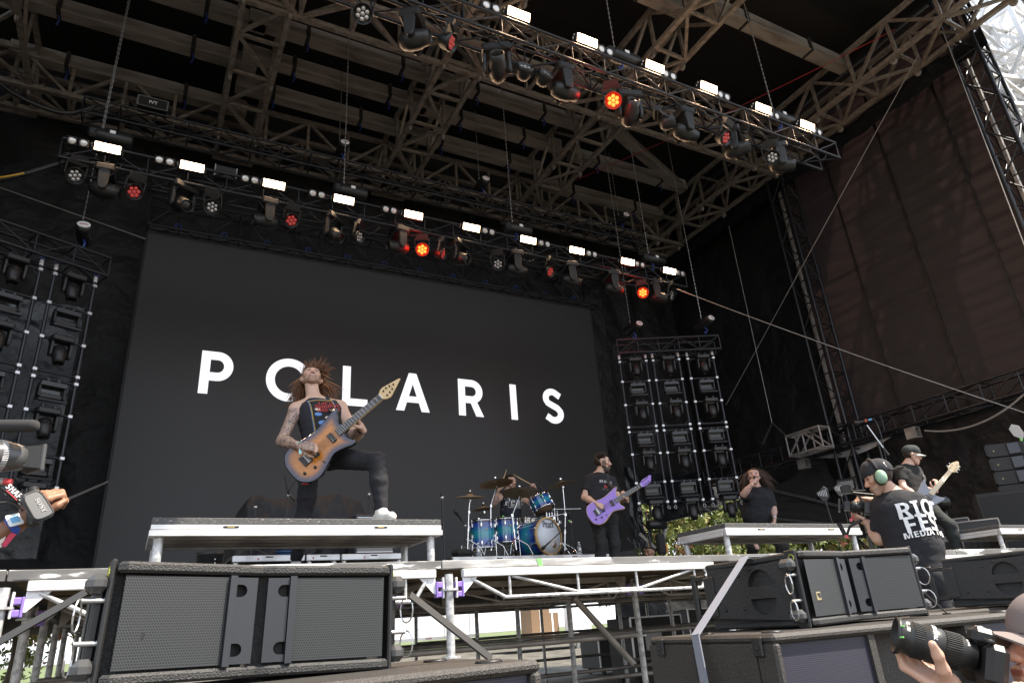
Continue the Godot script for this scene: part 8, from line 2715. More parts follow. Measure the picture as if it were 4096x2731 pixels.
func bassist():
	var J := J_BAS
	var o := thing("person", "bassist in a black T-shirt and dark cap with pale brim, behind the camera operator", "person")
	var skin := Color(0.62, 0.40, 0.31)
	var hair := Color(0.04, 0.024, 0.017)
	var f := Vector3(0.66, -0.22, 0.72).normalized()
	var u := Vector3(0.1, 1, 0.12).normalized()
	var D := dressed(o, J, skin, plain(skin), 0.014, Color(0.013, 0.0135, 0.015), Color(0.014, 0.017, 0.019), 1.0, 1.0, 0.6)
	blob(D.acc, head_bones(J.head, f, u, 1.0), 0.006, 0.006, head_colour(J.head, f, u, 1.0, skin, hair, 0.12))
	fingers_on(D.acc, J.wrR, J.haR - J.wrR, Vector3(0.3, -0.1, -0.9), -1.0, [0.8, 0.9, 1.0, 1.0], plain(skin), 0.0065)
	fingers_on(D.acc, J.wrL, Vector3(-0.15, 0.8, 0.5), Vector3(0.35, 0.1, -0.9), 1.0, [0.85, 0.9, 0.9, 0.95], plain(skin), 0.0065)
	part("body", acc_mesh(D.acc), M["skin"], o)
	cap(o, J.head, f, u, 1.04, Color(0.03, 0.036, 0.036), Color(0.33, 0.38, 0.34), 1.0)
	part("ear_monitor", unit("ball"), M["black_plastic"], o, Transform3D(Basis.from_scale(Vector3.ONE * 0.02), J.head - f.cross(u).normalized() * -0.088 + f * 0.004))
	var sw := acc_new()
	shoe(sw, J.anL, J.anL + Vector3(0.1, 0, 0.6), Color(0.35, 0.34, 0.33))
	shoe(sw, J.anR, J.anR + Vector3(-0.3, 0, 0.6), Color(0.05, 0.05, 0.05))
	part("shoes", acc_mesh(sw), M["cloth_tinted"], o)
	rebase(o, Vector3(9.2, DECK, -5.6))
	var gm := vmat("guitar_grey", 0.3)
	var gh := PackedVector2Array([V(0, -0.024), V(0, 0.024), V(0.03, 0.055), V(0.11, 0.045), V(0.16, 0.015), V(0.165, -0.005), V(0.1, -0.05), V(0.03, -0.055)])
	var slate := Color(0.17, 0.19, 0.24)
	var g := guitar("five-string bass with slate-grey body and pale maple neck held by the bassist", J.br, J.nut, Vector3(-0.78, 0.1, 0.62), {"bass": true, "side": mat("bass_side", slate, 0.3), "face": gm, "edge": slate, "mid": slate, "board": mat("maple_board", Color(0.66, 0.54, 0.34), 0.45), "head": gh, "headmat": mat("maple_head", Color(0.66, 0.54, 0.34), 0.45), "hw": M["chrome"], "strings": 5, "tuners": [V(0.04, 0.03), V(0.085, 0.028), V(0.04, -0.03), V(0.08, -0.028), V(0.12, -0.012)]})
	guitar_strap(g, [J.neck.lerp(J.shL, 0.5) + Vector3(-0.02, 0.07, 0.05), J.chest + Vector3(0.08, 0.0, 0.16), g.transform * Vector3(0.36, 0.15, 0.0)], 0.04)

# a baseball cap; brim along `bd` times the facing
func cap(o: Node3D, c: Vector3, f: Vector3, u: Vector3, s: float, crown: Color, brim: Color, bd: float, flatb := 0.3):
	var r := f.cross(u).normalized()
	u = r.cross(f).normalized()
	var a := acc_new()
	var P := func(x: float, y: float, z: float) -> Vector3: return c + (r * x + u * y + f * z) * s
	blob(a, [[P.call(0, 0.052, -0.034), P.call(0, 0.058, 0.018), 0.089 * s, 0.084 * s], [P.call(0, 0.08, -0.02), P.call(0, 0.085, 0.022), 0.062 * s, 0.06 * s]], 0.008, 0.008, plain(crown))
	var keep := acc_new()
	# cut the crown off level with the hat band
	var mp := {}
	for t in range(0, a.i.size(), 3):
		var ok := true
		for e in 3:
			if (a.v[a.i[t + e]] - c).dot(u) / s < 0.030:
				ok = false
		if ok:
			for e in 3:
				var id: int = a.i[t + e]
				if not mp.has(id):
					mp[id] = keep.v.size()
					keep.v.append(a.v[id])
					keep.c.append(a.c[id])
				keep.i.append(mp[id])
	part("cap", acc_mesh(keep), M["cloth_tinted"], o)
	var st_ := st()
	st_.set_smooth_group(0)
	var n := 12
	var rows := []
	for j in 5:
		var row := []
		var q := j / 4.0
		for i in n + 1:
			var an := lerpf(-1.15, 1.15, float(i) / n)
			var rad := 0.088 + 0.085 * q * pow(cos(an * 0.72), 0.7)
			row.append(P.call(sin(an) * (0.082 + 0.006 * q), 0.036 - q * 0.012 * (1.0 - flatb) - 0.03 * flatb * 0.0 - (0.04 * sin(an) * sin(an)) * (1.0 - flatb) - 0.01 * q, bd * (cos(an) * rad + (0.026 if bd < 0.0 else -0.004))))
		rows.append(row)
	for layer in 2:
		var off := u * (0.0 if layer == 0 else -0.004) * s
		st_.set_color(brim)
		for j in 4:
			for i in n:
				var A: Vector3 = rows[j][i] + off
				var B: Vector3 = rows[j][i + 1] + off
				var C: Vector3 = rows[j + 1][i + 1] + off
				var Dd: Vector3 = rows[j + 1][i] + off
				if (bd > 0.0) == (layer == 0):
					quad(st_, A, Dd, C, B)
				else:
					quad(st_, A, B, C, Dd)
	part("brim", done(st_), M["cloth_tinted"], o)
	part("button", unit("ball"), M["dark_cloth"], o, Transform3D(Basis.from_scale(Vector3.ONE * 0.014 * s), P.call(0, 0.146, 0.0)))

const J_CAM := {"head":Vector3(4.987,1.864,-3.320), "neck":Vector3(5.064,1.747,-3.295), "shR":Vector3(5.102,1.656,-3.150), "shL":Vector3(4.996,1.666,-3.371), "elL":Vector3(4.974,1.430,-3.440), "wrL":Vector3(5.001,1.570,-3.521), "haL":Vector3(4.984,1.600,-3.566), "elR":Vector3(5.23,1.62,-3.45), "wrR":Vector3(5.126,1.746,-3.533), "haR":Vector3(5.06,1.76,-3.56), "chest":Vector3(5.041,1.550,-3.264), "waist":Vector3(5.043,1.332,-3.235), "pel":Vector3(5.056,1.175,-3.216), "hipL":Vector3(5.106,1.121,-3.285), "hipR":Vector3(5.034,1.112,-3.157), "knL":Vector3(5.083,0.65,-3.319), "knR":Vector3(5.008,0.65,-3.197), "anL":Vector3(5.045,0.22,-3.377), "anR":Vector3(4.970,0.22,-3.254)}

func camera_operator():
	var J := J_CAM
	var o := thing("person", "camera operator in a black festival T-shirt, backward cap and green headphones, seen from behind", "person")
	var skin := Color(0.56, 0.34, 0.24)
	var hair := Color(0.035, 0.022, 0.016)
	var f := Vector3(-0.72, -0.20, -0.62).normalized()
	var u := Vector3(-0.12, 1, -0.16).normalized()
	var D := dressed(o, J, skin, plain(skin), 0.012, Color(0.014, 0.0145, 0.017), Color(0.014, 0.014, 0.016), 1.02, 1.0, 0.78, 0.024)
	var hc: Vector3 = J.head
	blob(D.acc, head_bones(hc, f, u, 1.0), 0.005, 0.006, head_colour(hc, f, u, 1.0, skin, hair, 0.35))
	fingers_on(D.acc, J.wrL, J.haL - J.wrL, Vector3(0.5, 0.6, -0.1), 1.0, [0.7, 0.8, 0.9, 0.9], plain(skin), 0.005)
	fingers_on(D.acc, J.wrR, J.haR - J.wrR, Vector3(-0.2, -0.9, -0.2), -1.0, [1.0, 1.05, 1.1, 1.1], plain(skin), 0.005)
	part("body", acc_mesh(D.acc), M["skin"], o)
	# hem of the long shirt hangs below the waist
	var sk := acc_new()
	blob(sk, [[J.waist, J.pel + Vector3(0.0, -0.03, 0.0), 0.135, 0.15, true]], 0.012, 0.01, plain(Color(0.014, 0.0145, 0.017)), 0.01, 8.0)
	part("shirt_hem", acc_mesh(sk), M["cloth_tinted"], o)
	# back print
	var n := Vector3(-0.35, 0.12, 0.93).normalized()
	var sx := Vector3(0.93, 0.0, 0.36)
	sx = (sx - n * sx.dot(n)).normalized()
	var P := Transform3D(Basis(sx, n.cross(sx).normalized(), n), J.chest + Vector3(0.0, 0.0, 0.0))
	var white := mat("print_white", grey(0.78), 0.8)
	part("shirt_print", drape_on(words("RIOT", 0.10, "Droid Sans", true, 0.0), P * Transform3D(Basis.from_scale(Vector3(1.0, 1.15, 1)), Vector3(0.055, 0.03, 0)), D.shirt, 0.016), white, o)
	part("shirt_print", drape_on(words("FEST", 0.10, "Droid Sans", true, 0.0), P * Transform3D(Basis.from_scale(Vector3(1.0, 1.15, 1)), Vector3(0.06, -0.075, 0)), D.shirt, 0.016), white, o)
	part("shirt_print", drape_on(words("MEDIA TEAM", 0.04, "Droid Sans", true, 0.0), P * Transform3D(Basis(), Vector3(0.065, -0.145, 0)), D.shirt, 0.016), white, o)
	cap(o, hc, f, u, 1.05, Color(0.022, 0.022, 0.027), Color(0.03, 0.031, 0.035), -1.0, 1.0)
	var r := f.cross(u).normalized()
	var lh := -r if (-r).dot(Vector3(0, 1.0, 0).cross(f)) > 0 else r
	var side := r if r.dot(Vector3(0, 1, 0) - hc) > 0 else -r
	side = (side if side.dot(-hc) > 0 else -side)
	# round badge on the cap
	part("cap_badge", done(lathe([V(0.026, 0), V(0.024, 0.002), V(0, 0.003)], 20, Transform3D(Basis(Vector3.RIGHT, PI / 2), Vector3.ZERO))), M["label_white"], o, Transform3D(rot_to((-f * 0.75 + side * 0.65 + u * 0.2)), hc + (-f * 0.075 + side * 0.072 + u * 0.075)))
	part("cap_badge", done(lathe([V(0.022, 0), V(0.02, 0.002), V(0, 0.003)], 20, Transform3D(Basis(Vector3.RIGHT, PI / 2), Vector3.ZERO))), M["dark_cloth"], o, Transform3D(rot_to((-f * 0.75 + side * 0.65 + u * 0.2)), hc + (-f * 0.077 + side * 0.074 + u * 0.075)))
	rebase(o, Vector3(5.04, 0.16, -3.25))
	# headphones
	var h := thing("headphones", "headphones with large pale green ear cups on the camera operator's head", "headphones", hc)
	for s in [-1.0, 1.0]:
		var cb := rot_to(side * s)
		var at: Vector3 = side * s * 0.085 + f * 0.012 - u * 0.005
		part("ear_cup", done(lathe([V(0.046, 0.0), V(0.05, 0.012), V(0.044, 0.032), V(0.028, 0.045), V(0, 0.05)], 22, Transform3D(Basis(Vector3.RIGHT, PI / 2), Vector3.ZERO))), mat("cup_green", Color(0.27, 0.42, 0.30), 0.35), h, Transform3D(cb * Basis.from_scale(Vector3(0.85, 1.1, 1)), at + side * s * 0.012))
		part("ear_pad", done(lathe([V(0.03, -0.012), V(0.052, -0.008), V(0.054, 0.008), V(0.046, 0.016)], 22, Transform3D(Basis(Vector3.RIGHT, PI / 2), Vector3.ZERO))), M["black_plastic"], h, Transform3D(cb * Basis.from_scale(Vector3(0.9, 1.12, 1)), at + side * s * 0.004))
	var bp := []
	for i in 15:
		var an := lerpf(-1.35, 1.35, i / 14.0)
		bp.append(side * sin(an) * 0.105 + u * (cos(an) * 0.125 + 0.035) + f * 0.012)
	part("headband", sweep(bp, 0.011, 8).commit(), M["dark_cloth"], h)
	var bt := thing("belt_radio", "small radio with pale top clipped to the camera operator's belt", "radio", Vector3(5.13, 1.06, -3.10))
	part("body", rb(Vector3(0.05, 0.11, 0.035), 0.008), M["black_plastic"], bt)
	part("top", rb(Vector3(0.055, 0.04, 0.04), 0.01), mat("radio_grey", grey(0.5), 0.4), bt, Transform3D(Basis(), Vector3(0, 0.065, 0)))
	# step he stands on
	var stp := thing("standing_box", "low dark box under the camera operator's feet", "box", Vector3(5.0, 0, -3.3))
	part("box", rb(Vector3(0.5, 0.12, 0.5), 0.01), M["flight_case"], stp, Transform3D(Basis(), Vector3(0, 0.06, 0)))
	video_camera()

func video_camera():
	var o := thing("video_camera", "black shoulder video camera with big lens hood aimed left by the camera operator", "video camera")
	var A := Vector3(4.89, 1.717, -3.645)   # front of the hood
	var B := Vector3(5.06, 1.655, -3.43)    # rear of the body
	var d := (A - B).normalized()
	var bs := along(B, A)
	var ax := d
	var upv := (Vector3.UP - ax * ax.y).normalized()
	var sd := ax.cross(upv)
	var R := Basis(sd, upv, -ax)
	part("body", rb(Vector3(0.085, 0.1, 0.13), 0.008), M["camera_grey"] if M.has("camera_grey") else mat("camera_grey", grey(0.035), 0.45), o, Transform3D(R, B + d * 0.045))
	for i in 9:
		part("button", rb(Vector3(0.004, 0.012, 0.014), 0.001), M["black_plastic"], o, Transform3D(R, B + d * (0.01 + 0.026 * (i % 3)) + upv * (0.025 - 0.024 * (i / 3)) - sd * 0.043 * (1.0 if (-sd).dot(-B) > 0 else -1.0)))
	part("lens", done(lathe([V(0, 0.1), V(0.036, 0.1), V(0.036, 0.125), V(0.042, 0.13), V(0.042, 0.155), V(0.039, 0.16), V(0.045, 0.165), V(0.045, 0.19), V(0.04, 0.2), V(0, 0.2)], 24, Transform3D(bs, B))), M["black_plastic"], o)
	part("focus_gear", done(lathe([V(0.044, 0.166), V(0.047, 0.17), V(0.047, 0.186), V(0.044, 0.19)], 24, Transform3D(bs, B), null, false)), M["rubber"], o)
	part("lens_hood", prism(PackedVector2Array([V(-0.04, -0.035), V(0.04, -0.035), V(0.04, 0.035), V(-0.04, 0.035)]), 0.0, 0.05, 0.006, Transform3D(R, A + d * -0.03)).commit(), M["black_plastic"], o)
	part("hood_rim", prism(PackedVector2Array([V(-0.058, -0.048), V(0.058, -0.048), V(0.058, 0.048), V(-0.058, 0.048)]), -0.01, 0.006, 0.003, Transform3D(R, A)).commit(), M["camera_grey"], o)
	part("viewfinder_hood", prism(PackedVector2Array([V(-0.05, -0.03), V(0.05, -0.03), V(0.055, 0.03), V(-0.055, 0.03)]), -0.04, 0.04, 0.012, Transform3D(Basis(Vector3.UP, 0.5), Vector3(4.935, 1.832, -3.58))).commit(), M["black_plastic"], o)
	tube("top_handle", Vector3(4.96, 1.80, -3.55), Vector3(5.09, 1.765, -3.45), 0.022, M["black_plastic"], o)
	tube("handle_post", Vector3(5.0, 1.70, -3.51), Vector3(4.99, 1.79, -3.53), 0.02, M["black_plastic"], o)
	tube("handle_post", Vector3(5.07, 1.69, -3.44), Vector3(5.08, 1.77, -3.455), 0.02, M["black_plastic"], o)
	tube("shotgun_microphone", Vector3(4.97, 1.815, -3.57), Vector3(5.05, 1.81, -3.5), 0.02, M["dark_cloth"], o)
	tube("rig_arm", Vector3(4.985, 1.60, -3.53), Vector3(4.90, 1.55, -3.61), 0.022, M["black_metal"], o)
	tube("rig_arm", Vector3(4.90, 1.55, -3.61), Vector3(4.888, 1.485, -3.645), 0.02, M["black_metal"], o)
	tube("grip", Vector3(4.872, 1.585, -3.676), Vector3(4.884, 1.495, -3.657), 0.034, M["rubber"], o)
	for p in [Vector3(4.92, 1.598, -3.60), Vector3(4.886, 1.479, -3.652)]:
		tube("red_knob", p, p + Vector3(-0.02, 0.0, 0.02), 0.026, mat("knob_red", Color(0.55, 0.06, 0.07), 0.35), o)
	for p in [Vector3(4.94, 1.618, -3.585), Vector3(4.955, 1.575, -3.57)]:
		part("red_lever", rb(Vector3(0.012, 0.03, 0.012), 0.003), M["knob_red"], o, Transform3D(Basis(), p))
	rebase(o, Vector3(5.02, 1.6, -3.5))

func photographer():
	var o := thing("person", "photographer in a grey-brown cap holding a long lens at the lower right edge", "person")
	var skin := Color(0.62, 0.38, 0.28)
	var hair := Color(0.11, 0.055, 0.03)
	var f := Vector3(-0.80, 0.30, -0.46).normalized()
	var u := Vector3(0.35, 1.0, 0.25).normalized()
	var hc := Vector3(2.115, 0.838, -1.065)
	var acc := acc_new()
	var J := {"neck": Vector3(2.12, 0.72, -1.05), "shR": Vector3(2.13, 0.64, -0.86), "shL": Vector3(2.12, 0.64, -1.25), "elR": Vector3(2.0, 0.46, -0.86), "wrR": Vector3(1.93, 0.70, -0.98), "elL": Vector3(1.93, 0.60, -1.28), "wrL": Vector3(1.903, 0.765, -1.215), "chest": Vector3(2.16, 0.54, -1.05), "waist": Vector3(2.18, 0.35, -1.05), "pel": Vector3(2.18, 0.2, -1.05), "hipR": Vector3(2.18, 0.18, -0.96), "hipL": Vector3(2.18, 0.18, -1.13), "knR": Vector3(1.85, 0.22, -0.92), "knL": Vector3(1.85, 0.22, -1.2), "anR": Vector3(2.05, 0.08, -0.92), "anL": Vector3(2.05, 0.08, -1.2), "head": hc}
	var D := dressed(o, J, skin, plain(skin), 0.014, Color(0.05, 0.05, 0.06), Color(0.03, 0.03, 0.04), 0.95, 0.95, 0.5)
	blob(D.acc, head_bones(hc, f, u, 1.0), 0.004, 0.006, head_colour(hc, f, u, 1.0, skin, hair, 0.0))
	blob(D.acc, [[J.wrL, Vector3(1.872, 0.795, -1.21), 0.026, 0.028], [Vector3(1.872, 0.795, -1.21), Vector3(1.83, 0.832, -1.188), 0.022, 0.0155], [Vector3(1.83, 0.832, -1.188), Vector3(1.806, 0.866, -1.175), 0.0145, 0.0125], [Vector3(1.806, 0.866, -1.175), Vector3(1.789, 0.892, -1.170), 0.0125, 0.0095],
		[Vector3(1.89, 0.80, -1.235), Vector3(1.885, 0.825, -1.275), 0.014, 0.011], [Vector3(1.885, 0.825, -1.275), Vector3(1.875, 0.865, -1.285), 0.011, 0.009], [Vector3(1.875, 0.795, -1.245), Vector3(1.862, 0.83, -1.288), 0.014, 0.011], [Vector3(1.862, 0.83, -1.288), Vector3(1.855, 0.872, -1.295), 0.011, 0.009], [Vector3(1.86, 0.795, -1.25), Vector3(1.84, 0.835, -1.298), 0.0135, 0.0105], [Vector3(1.84, 0.835, -1.298), Vector3(1.838, 0.875, -1.305), 0.0105, 0.009], [Vector3(1.90, 0.79, -1.225), Vector3(1.905, 0.81, -1.262), 0.013, 0.010], [Vector3(1.905, 0.81, -1.262), Vector3(1.9, 0.845, -1.268), 0.010, 0.008]], 0.0035, 0.0035, plain(skin))
	fingers_on(D.acc, J.wrR, Vector3(-0.1, 0.8, -0.5), Vector3(-0.2, 0.1, -0.9), -1.0, [0.8, 0.9, 0.9, 0.9], plain(skin), 0.005)
	part("body", acc_mesh(D.acc), M["skin"], o)
	cap(o, hc, f, u, 1.06, Color(0.17, 0.14, 0.13), Color(0.20, 0.165, 0.155), 1.0, 0.35)
	var R := RandomNumberGenerator.new()
	R.seed = 15
	var r := f.cross(u).normalized()
	var roots := []
	for i in 520:
		var a := R.randf() * TAU
		var b := R.randf_range(-0.3, 0.45)
		var d: Vector3 = r * cos(a) * sqrt(1 - b * b) + u * b + f * sin(a) * sqrt(1 - b * b)
		if d.dot(f) > 0.30:
			continue
		roots.append([hc + u * 0.02 - f * 0.012 + d * 0.084, d * 0.45 + Vector3(0.0, -1, 0) + f * 0.12 + Vector3(R.randfn(), R.randfn(), R.randfn()) * 0.06, R.randf_range(0.16, 0.3), 0.6])
	part("hair", locks(roots, R, 0.0045, [hair, Color(0.17, 0.09, 0.045), Color(0.07, 0.035, 0.02)]), M["hair"], o)
	rebase(o, Vector3(2.15, 0.0, -1.05))
	# the camera
	var c := thing("photo_camera", "black camera with a long zoom lens in front of the photographer's face", "camera")
	var A := Vector3(1.806, 0.9155, -1.279)
	var B := Vector3(1.93, 0.853, -1.159)
	var L := A.distance_to(B)
	var bs := along(B, A)
	var T := Transform3D(bs, B)
	part("lens_barrel", done(lathe([V(0, 0.0), V(0.034, 0.0), V(0.036, 0.02), V(0.043, 0.03), V(0.043, 0.075), V(0.046, 0.078), V(0.046, 0.11), V(0.043, 0.113), V(0.043, 0.15), V(0.041, 0.152), V(0.041, 0.168), V(0.046, 0.174), V(0.047, L), V(0.041, L), V(0.039, L - 0.02), V(0, L - 0.02)], 32, T)), M["black_plastic"], c)
	for g in [[0.036, 0.072, 0.044], [0.118, 0.145, 0.044]]:
		var s := st()
		for i in 48:
			var a := TAU * i / 48.0
			rbox(Vector3(0.0022, g[1] - g[0], 0.003), 0.0006, T * Transform3D(Basis(Vector3.UP, -a), Vector3(cos(a) * g[2], (g[0] + g[1]) / 2, sin(a) * g[2])), s)
		part("rubber_ring", done(s), M["rubber"], c)
	# scale marks on the side that faces the pit
	var face := -(A - B).normalized()
	for m in [["70", 0.098, 0.35], ["85", 0.098, 0.1], ["105", 0.098, -0.2], ["135", 0.098, -0.5], ["m", 0.16, 0.3], ["ft", 0.16, -0.05], ["OFF", 0.024, 0.0]]:
		var an: float = 2.3 + m[2] * 1.2
		var rad := 0.0475
		var nn: Vector3 = bs * Vector3(cos(an), 0, sin(an))
		var tz: Vector3 = nn
		var tx: Vector3 = bs.y
		var w := Transform3D(Basis(tz.cross(tx) * -1.0, tx, tz).orthonormalized(), B + bs.y * m[1] + nn * (rad if m[1] > 0.03 else 0.038))
		part("scale_mark", words(m[0], 0.009, "Droid Sans", true, 0.0006), M["label_white"], c, w)
	for a in [2.6, 3.2]:
		part("green_mark", rb(Vector3(0.004, 0.004, 0.014), 0.001), M["tape_green"], c, Transform3D(Basis(), B + bs * Vector3(cos(a) * 0.0475, L - 0.008, sin(a) * 0.0475)))
	part("front_glass", done(lathe([V(0.039, L - 0.018), V(0, L - 0.012)], 24, T)), M["lens_dark"], c)
	var bd := (A - B).normalized()
	var sd := bd.cross(Vector3.UP).normalized()
	var R2 := Basis(sd, sd.cross(bd), -bd)
	part("camera_body", rb(Vector3(0.14, 0.1, 0.05), 0.014), M["black_plastic"], c, Transform3D(R2, B - bd * 0.03 - Vector3(0, 0.01, 0)))
	part("viewfinder_hump", rb(Vector3(0.06, 0.045, 0.055), 0.012), M["black_plastic"], c, Transform3D(R2, B - bd * 0.03 + Vector3(0, 0.055, 0)))
	part("grip", rb(Vector3(0.035, 0.1, 0.04), 0.012), M["rubber"], c, Transform3D(R2, B - bd * 0.005 + sd * 0.055 - Vector3(0, 0.01, 0)))
	for k in 3:
		part("dial", done(lathe([V(0, 0), V(0.012, 0), V(0.011, 0.009), V(0, 0.009)], 14)), M["steel"] if k == 1 else M["black_metal"], c, Transform3D(R2, B - bd * 0.03 + sd * (0.04 - 0.045 * k) + Vector3(0, 0.042 + 0.03 * (1 if k == 1 else 0), 0)))
	rebase(c, B)

func rig_operator():
	# forearm, hand and camera rig entering at the left edge
	var o := thing("person", "forearm and hand with a festival wristband gripping a camera at the left edge", "person")
	var skin := Color(0.20, 0.095, 0.052)
	var wr := Vector3(-0.372, 1.462, -2.964)
	var acc := acc_new()
	var el := Vector3(-0.60, 1.29, -2.99)
	blob(acc, [[el, wr.lerp(el, 0.45), 0.045, 0.040], [wr.lerp(el, 0.45), wr, 0.040, 0.026], [el, Vector3(-0.86, 1.32, -2.75), 0.046, 0.055], [Vector3(-0.86, 1.32, -2.75), Vector3(-1.0, 1.45, -2.7), 0.07, 0.08], [Vector3(-1.0, 1.45, -2.7), Vector3(-1.05, 0.85, -2.72), 0.16, 0.15], [Vector3(-1.1, 1.55, -2.7), Vector3(-1.12, 1.66, -2.72), 0.06, 0.06], [Vector3(-1.12, 1.76, -2.74), Vector3(-1.12, 1.8, -2.76), 0.09, 0.085], [Vector3(-1.1, 0.85, -2.65), Vector3(-1.1, 0.08, -2.65), 0.09, 0.06], [Vector3(-1.0, 0.85, -2.8), Vector3(-1.0, 0.08, -2.8), 0.09, 0.06]], 0.011, 0.009, plain(skin))
	fingers_on(acc, wr, Vector3(0.45, 0.75, 0.1), Vector3(0.55, -0.1, -0.6), -1.0, [1.0, 1.05, 1.1, 1.15], func(p: Vector3) -> Color: return skin.lerp(Color(0.42, 0.22, 0.14), 0.5 if p.y > 1.525 else 0.0), 0.004, 1.15, Vector3(0.5, 0.85, 0.1))
	part("body", acc_mesh(acc), M["skin"], o)
	var wd: Vector3 = (wr - el).normalized()
	part("wristband", done(lathe([V(0.034, -0.012), V(0.036, 0), V(0.034, 0.012)], 18, Transform3D(along(el, wr), wr - wd * 0.025))), mat("band_blue", Color(0.04, 0.09, 0.45), 0.6), o)
	part("wristband_plate", rb(Vector3(0.045, 0.048, 0.006), 0.004), M["label_white"], o, Transform3D(rot_to(Vector3(0.2, 0.45, 0.85)) * Basis(Vector3.BACK, 0.4), wr - wd * 0.025 + Vector3(0.005, 0.012, 0.038)))
	part("plate_picture", rb(Vector3(0.028, 0.03, 0.007), 0.002), mat("plate_sky", Color(0.16, 0.40, 0.66), 0.5), o, Transform3D(rot_to(Vector3(0.2, 0.45, 0.85)) * Basis(Vector3.BACK, 0.4), wr - wd * 0.025 + Vector3(0.0055, 0.0125, 0.0385)))
	for k in 3:
		part("wristband_tail", rb(Vector3(0.018, 0.05, 0.003), 0.001), mat("band_print_%d" % k, [Color(0.5, 0.03, 0.08), Color(0.6, 0.55, 0.5), Color(0.06, 0.1, 0.45)][k], 0.6), o, Transform3D(Basis(Vector3.BACK, -0.5 + 0.35 * k), wr - wd * 0.045 + Vector3(0.012 - 0.02 * k, -0.04, 0.018)))
	rebase(o, Vector3(-1.05, 0.0, -2.72))
	var g := thing("hand_grip", "black padded camera grip over the hand at the left edge", "camera grip")
	var pc := Vector3(-0.325, 1.502, -2.878)
	var pb := rot_to(Vector3(0.3, 0.25, 0.9)) * Basis(Vector3.BACK, 0.55)
	part("strap_pad", prism(smooth_poly([V(-0.028, -0.055), V(0.028, -0.055), V(0.036, -0.02), V(0.03, 0.045), V(0.0, 0.055), V(-0.03, 0.045), V(-0.036, -0.02)], 4), -0.012, 0.006, 0.005, Transform3D(pb, pc)).commit(), M["panel_plastic"], g)
	var rim := []
	for p in smooth_poly([V(-0.024, -0.049), V(0.024, -0.049), V(0.03, -0.02), V(0.025, 0.038), V(0.0, 0.047), V(-0.025, 0.038), V(-0.03, -0.02)], 4):
		rim.append(pc + pb * Vector3(p.x, p.y, 0.007))
	rim.append(rim[0])
	part("stitching", sweep(rim, 0.0015, 5).commit(), M["bumper_grey"], g)
	part("lettering", words("SONY", 0.014, "Droid Serif", true, 0.001), mat("mark_grey", grey(0.28), 0.5), g, Transform3D(pb * Basis(Vector3.BACK, -PI / 2), pc + pb * Vector3(0.006, -0.008, 0.0075)))
	tube("handle", pc + Vector3(-0.005, -0.06, -0.05), pc + Vector3(-0.03, 0.07, -0.06), 0.04, M["black_plastic"], g)
	rebase(g, pc)
	var c := thing("camera_rig", "television camera with silver-ribbed lens, hood and fluffy microphone cut by the left edge", "video camera")
	var A := Vector3(-0.398, 1.675, -2.93)
	var B := Vector3(-0.63, 1.66, -2.80)
	var L := A.distance_to(B)
	var bs := along(B, A)
	var T := Transform3D(bs, B)
	part("lens", done(lathe([V(0, 0), V(0.05, 0.0), V(0.05, L - 0.17), V(0.053, L - 0.16), V(0.053, L - 0.105), V(0.051, L - 0.1), V(0.054, L - 0.09), V(0.054, L - 0.06), V(0.05, L - 0.05), V(0.048, L - 0.03), V(0.042, L - 0.005), V(0, L - 0.005)], 32, T)), mat("lens_grey", grey(0.07), 0.3), c)
	for y in [L - 0.155, L - 0.125, L - 0.088]:
		var s := st()
		for i in 56:
			var a := TAU * i / 56.0
			rbox(Vector3(0.003, 0.018, 0.004), 0.0008, T * Transform3D(Basis(Vector3.UP, -a), Vector3(cos(a) * 0.054, y + 0.01, sin(a) * 0.054)), s)
		part("focus_gear", done(s), mat("gear_silver", grey(0.42), 0.35, 0.4), c)
	var d := (A - B).normalized()
	var sd := d.cross(Vector3.UP).normalized()
	var R2 := Basis(sd, sd.cross(d), -d)
	var fr := func(w: float, h: float, y: float) -> Array:
		var o2 := []
		for q in [[-1, -1], [1, -1], [1, 1], [-1, 1]]:
			o2.append(A + d * y + sd * w * q[0] + (sd.cross(d)) * h * q[1])
		return o2
	var f0: Array = fr.call(0.03, 0.035, -0.02)
	var f1: Array = fr.call(0.052, 0.042, 0.035)
	var hs := st()
	hs.set_smooth_group(-1)
	for i in 4:
		var k := (i + 1) % 4
		quad(hs, f0[i], f0[k], f1[k], f1[i])
		quad(hs, f0[i], f1[i], f1[k], f0[k])
	part("lens_hood", done(hs), mat("hood_grey", grey(0.055, -0.03), 0.4), c)
	part("hood_rim", prism(PackedVector2Array([V(-0.056, -0.046), V(0.056, -0.046), V(0.056, 0.046), V(-0.056, 0.046)]), -0.008, 0.008, 0.004, Transform3D(R2, A + d * 0.04)).commit(), M["hood_grey"], c)
	part("camera_body", rb(Vector3(0.12, 0.15, 0.28), 0.015), M["black_plastic"], c, Transform3D(R2, B - d * 0.12))
	var m0 := Vector3(-0.62, 1.785, -2.95)
	var m1 := Vector3(-0.362, 1.765, -2.817)
	part("microphone_foam", done(lathe([V(0, 0.11), V(0.02, 0.11), V(0.0215, 0.13), V(0.0225, 0.27), V(0.018, 0.287), V(0, 0.291)], 22, Transform3D(along(m0, m1), m0))), mat("foam_grey", grey(0.028), 0.95), c)
	part("microphone_tube", done(lathe([V(0, 0.0), V(0.016, 0.0), V(0.016, 0.11), V(0, 0.11)], 20, Transform3D(along(m0, m1), m0))), M["gear_silver"], c)
	tube("microphone_mount", Vector3(-0.5, 1.70, -2.93), Vector3(-0.49, 1.775, -2.89), 0.016, M["steel"], c)
	tube("rail", Vector3(-0.62, 1.60, -2.99), Vector3(-0.45, 1.59, -2.93), 0.02, M["steel"], c)
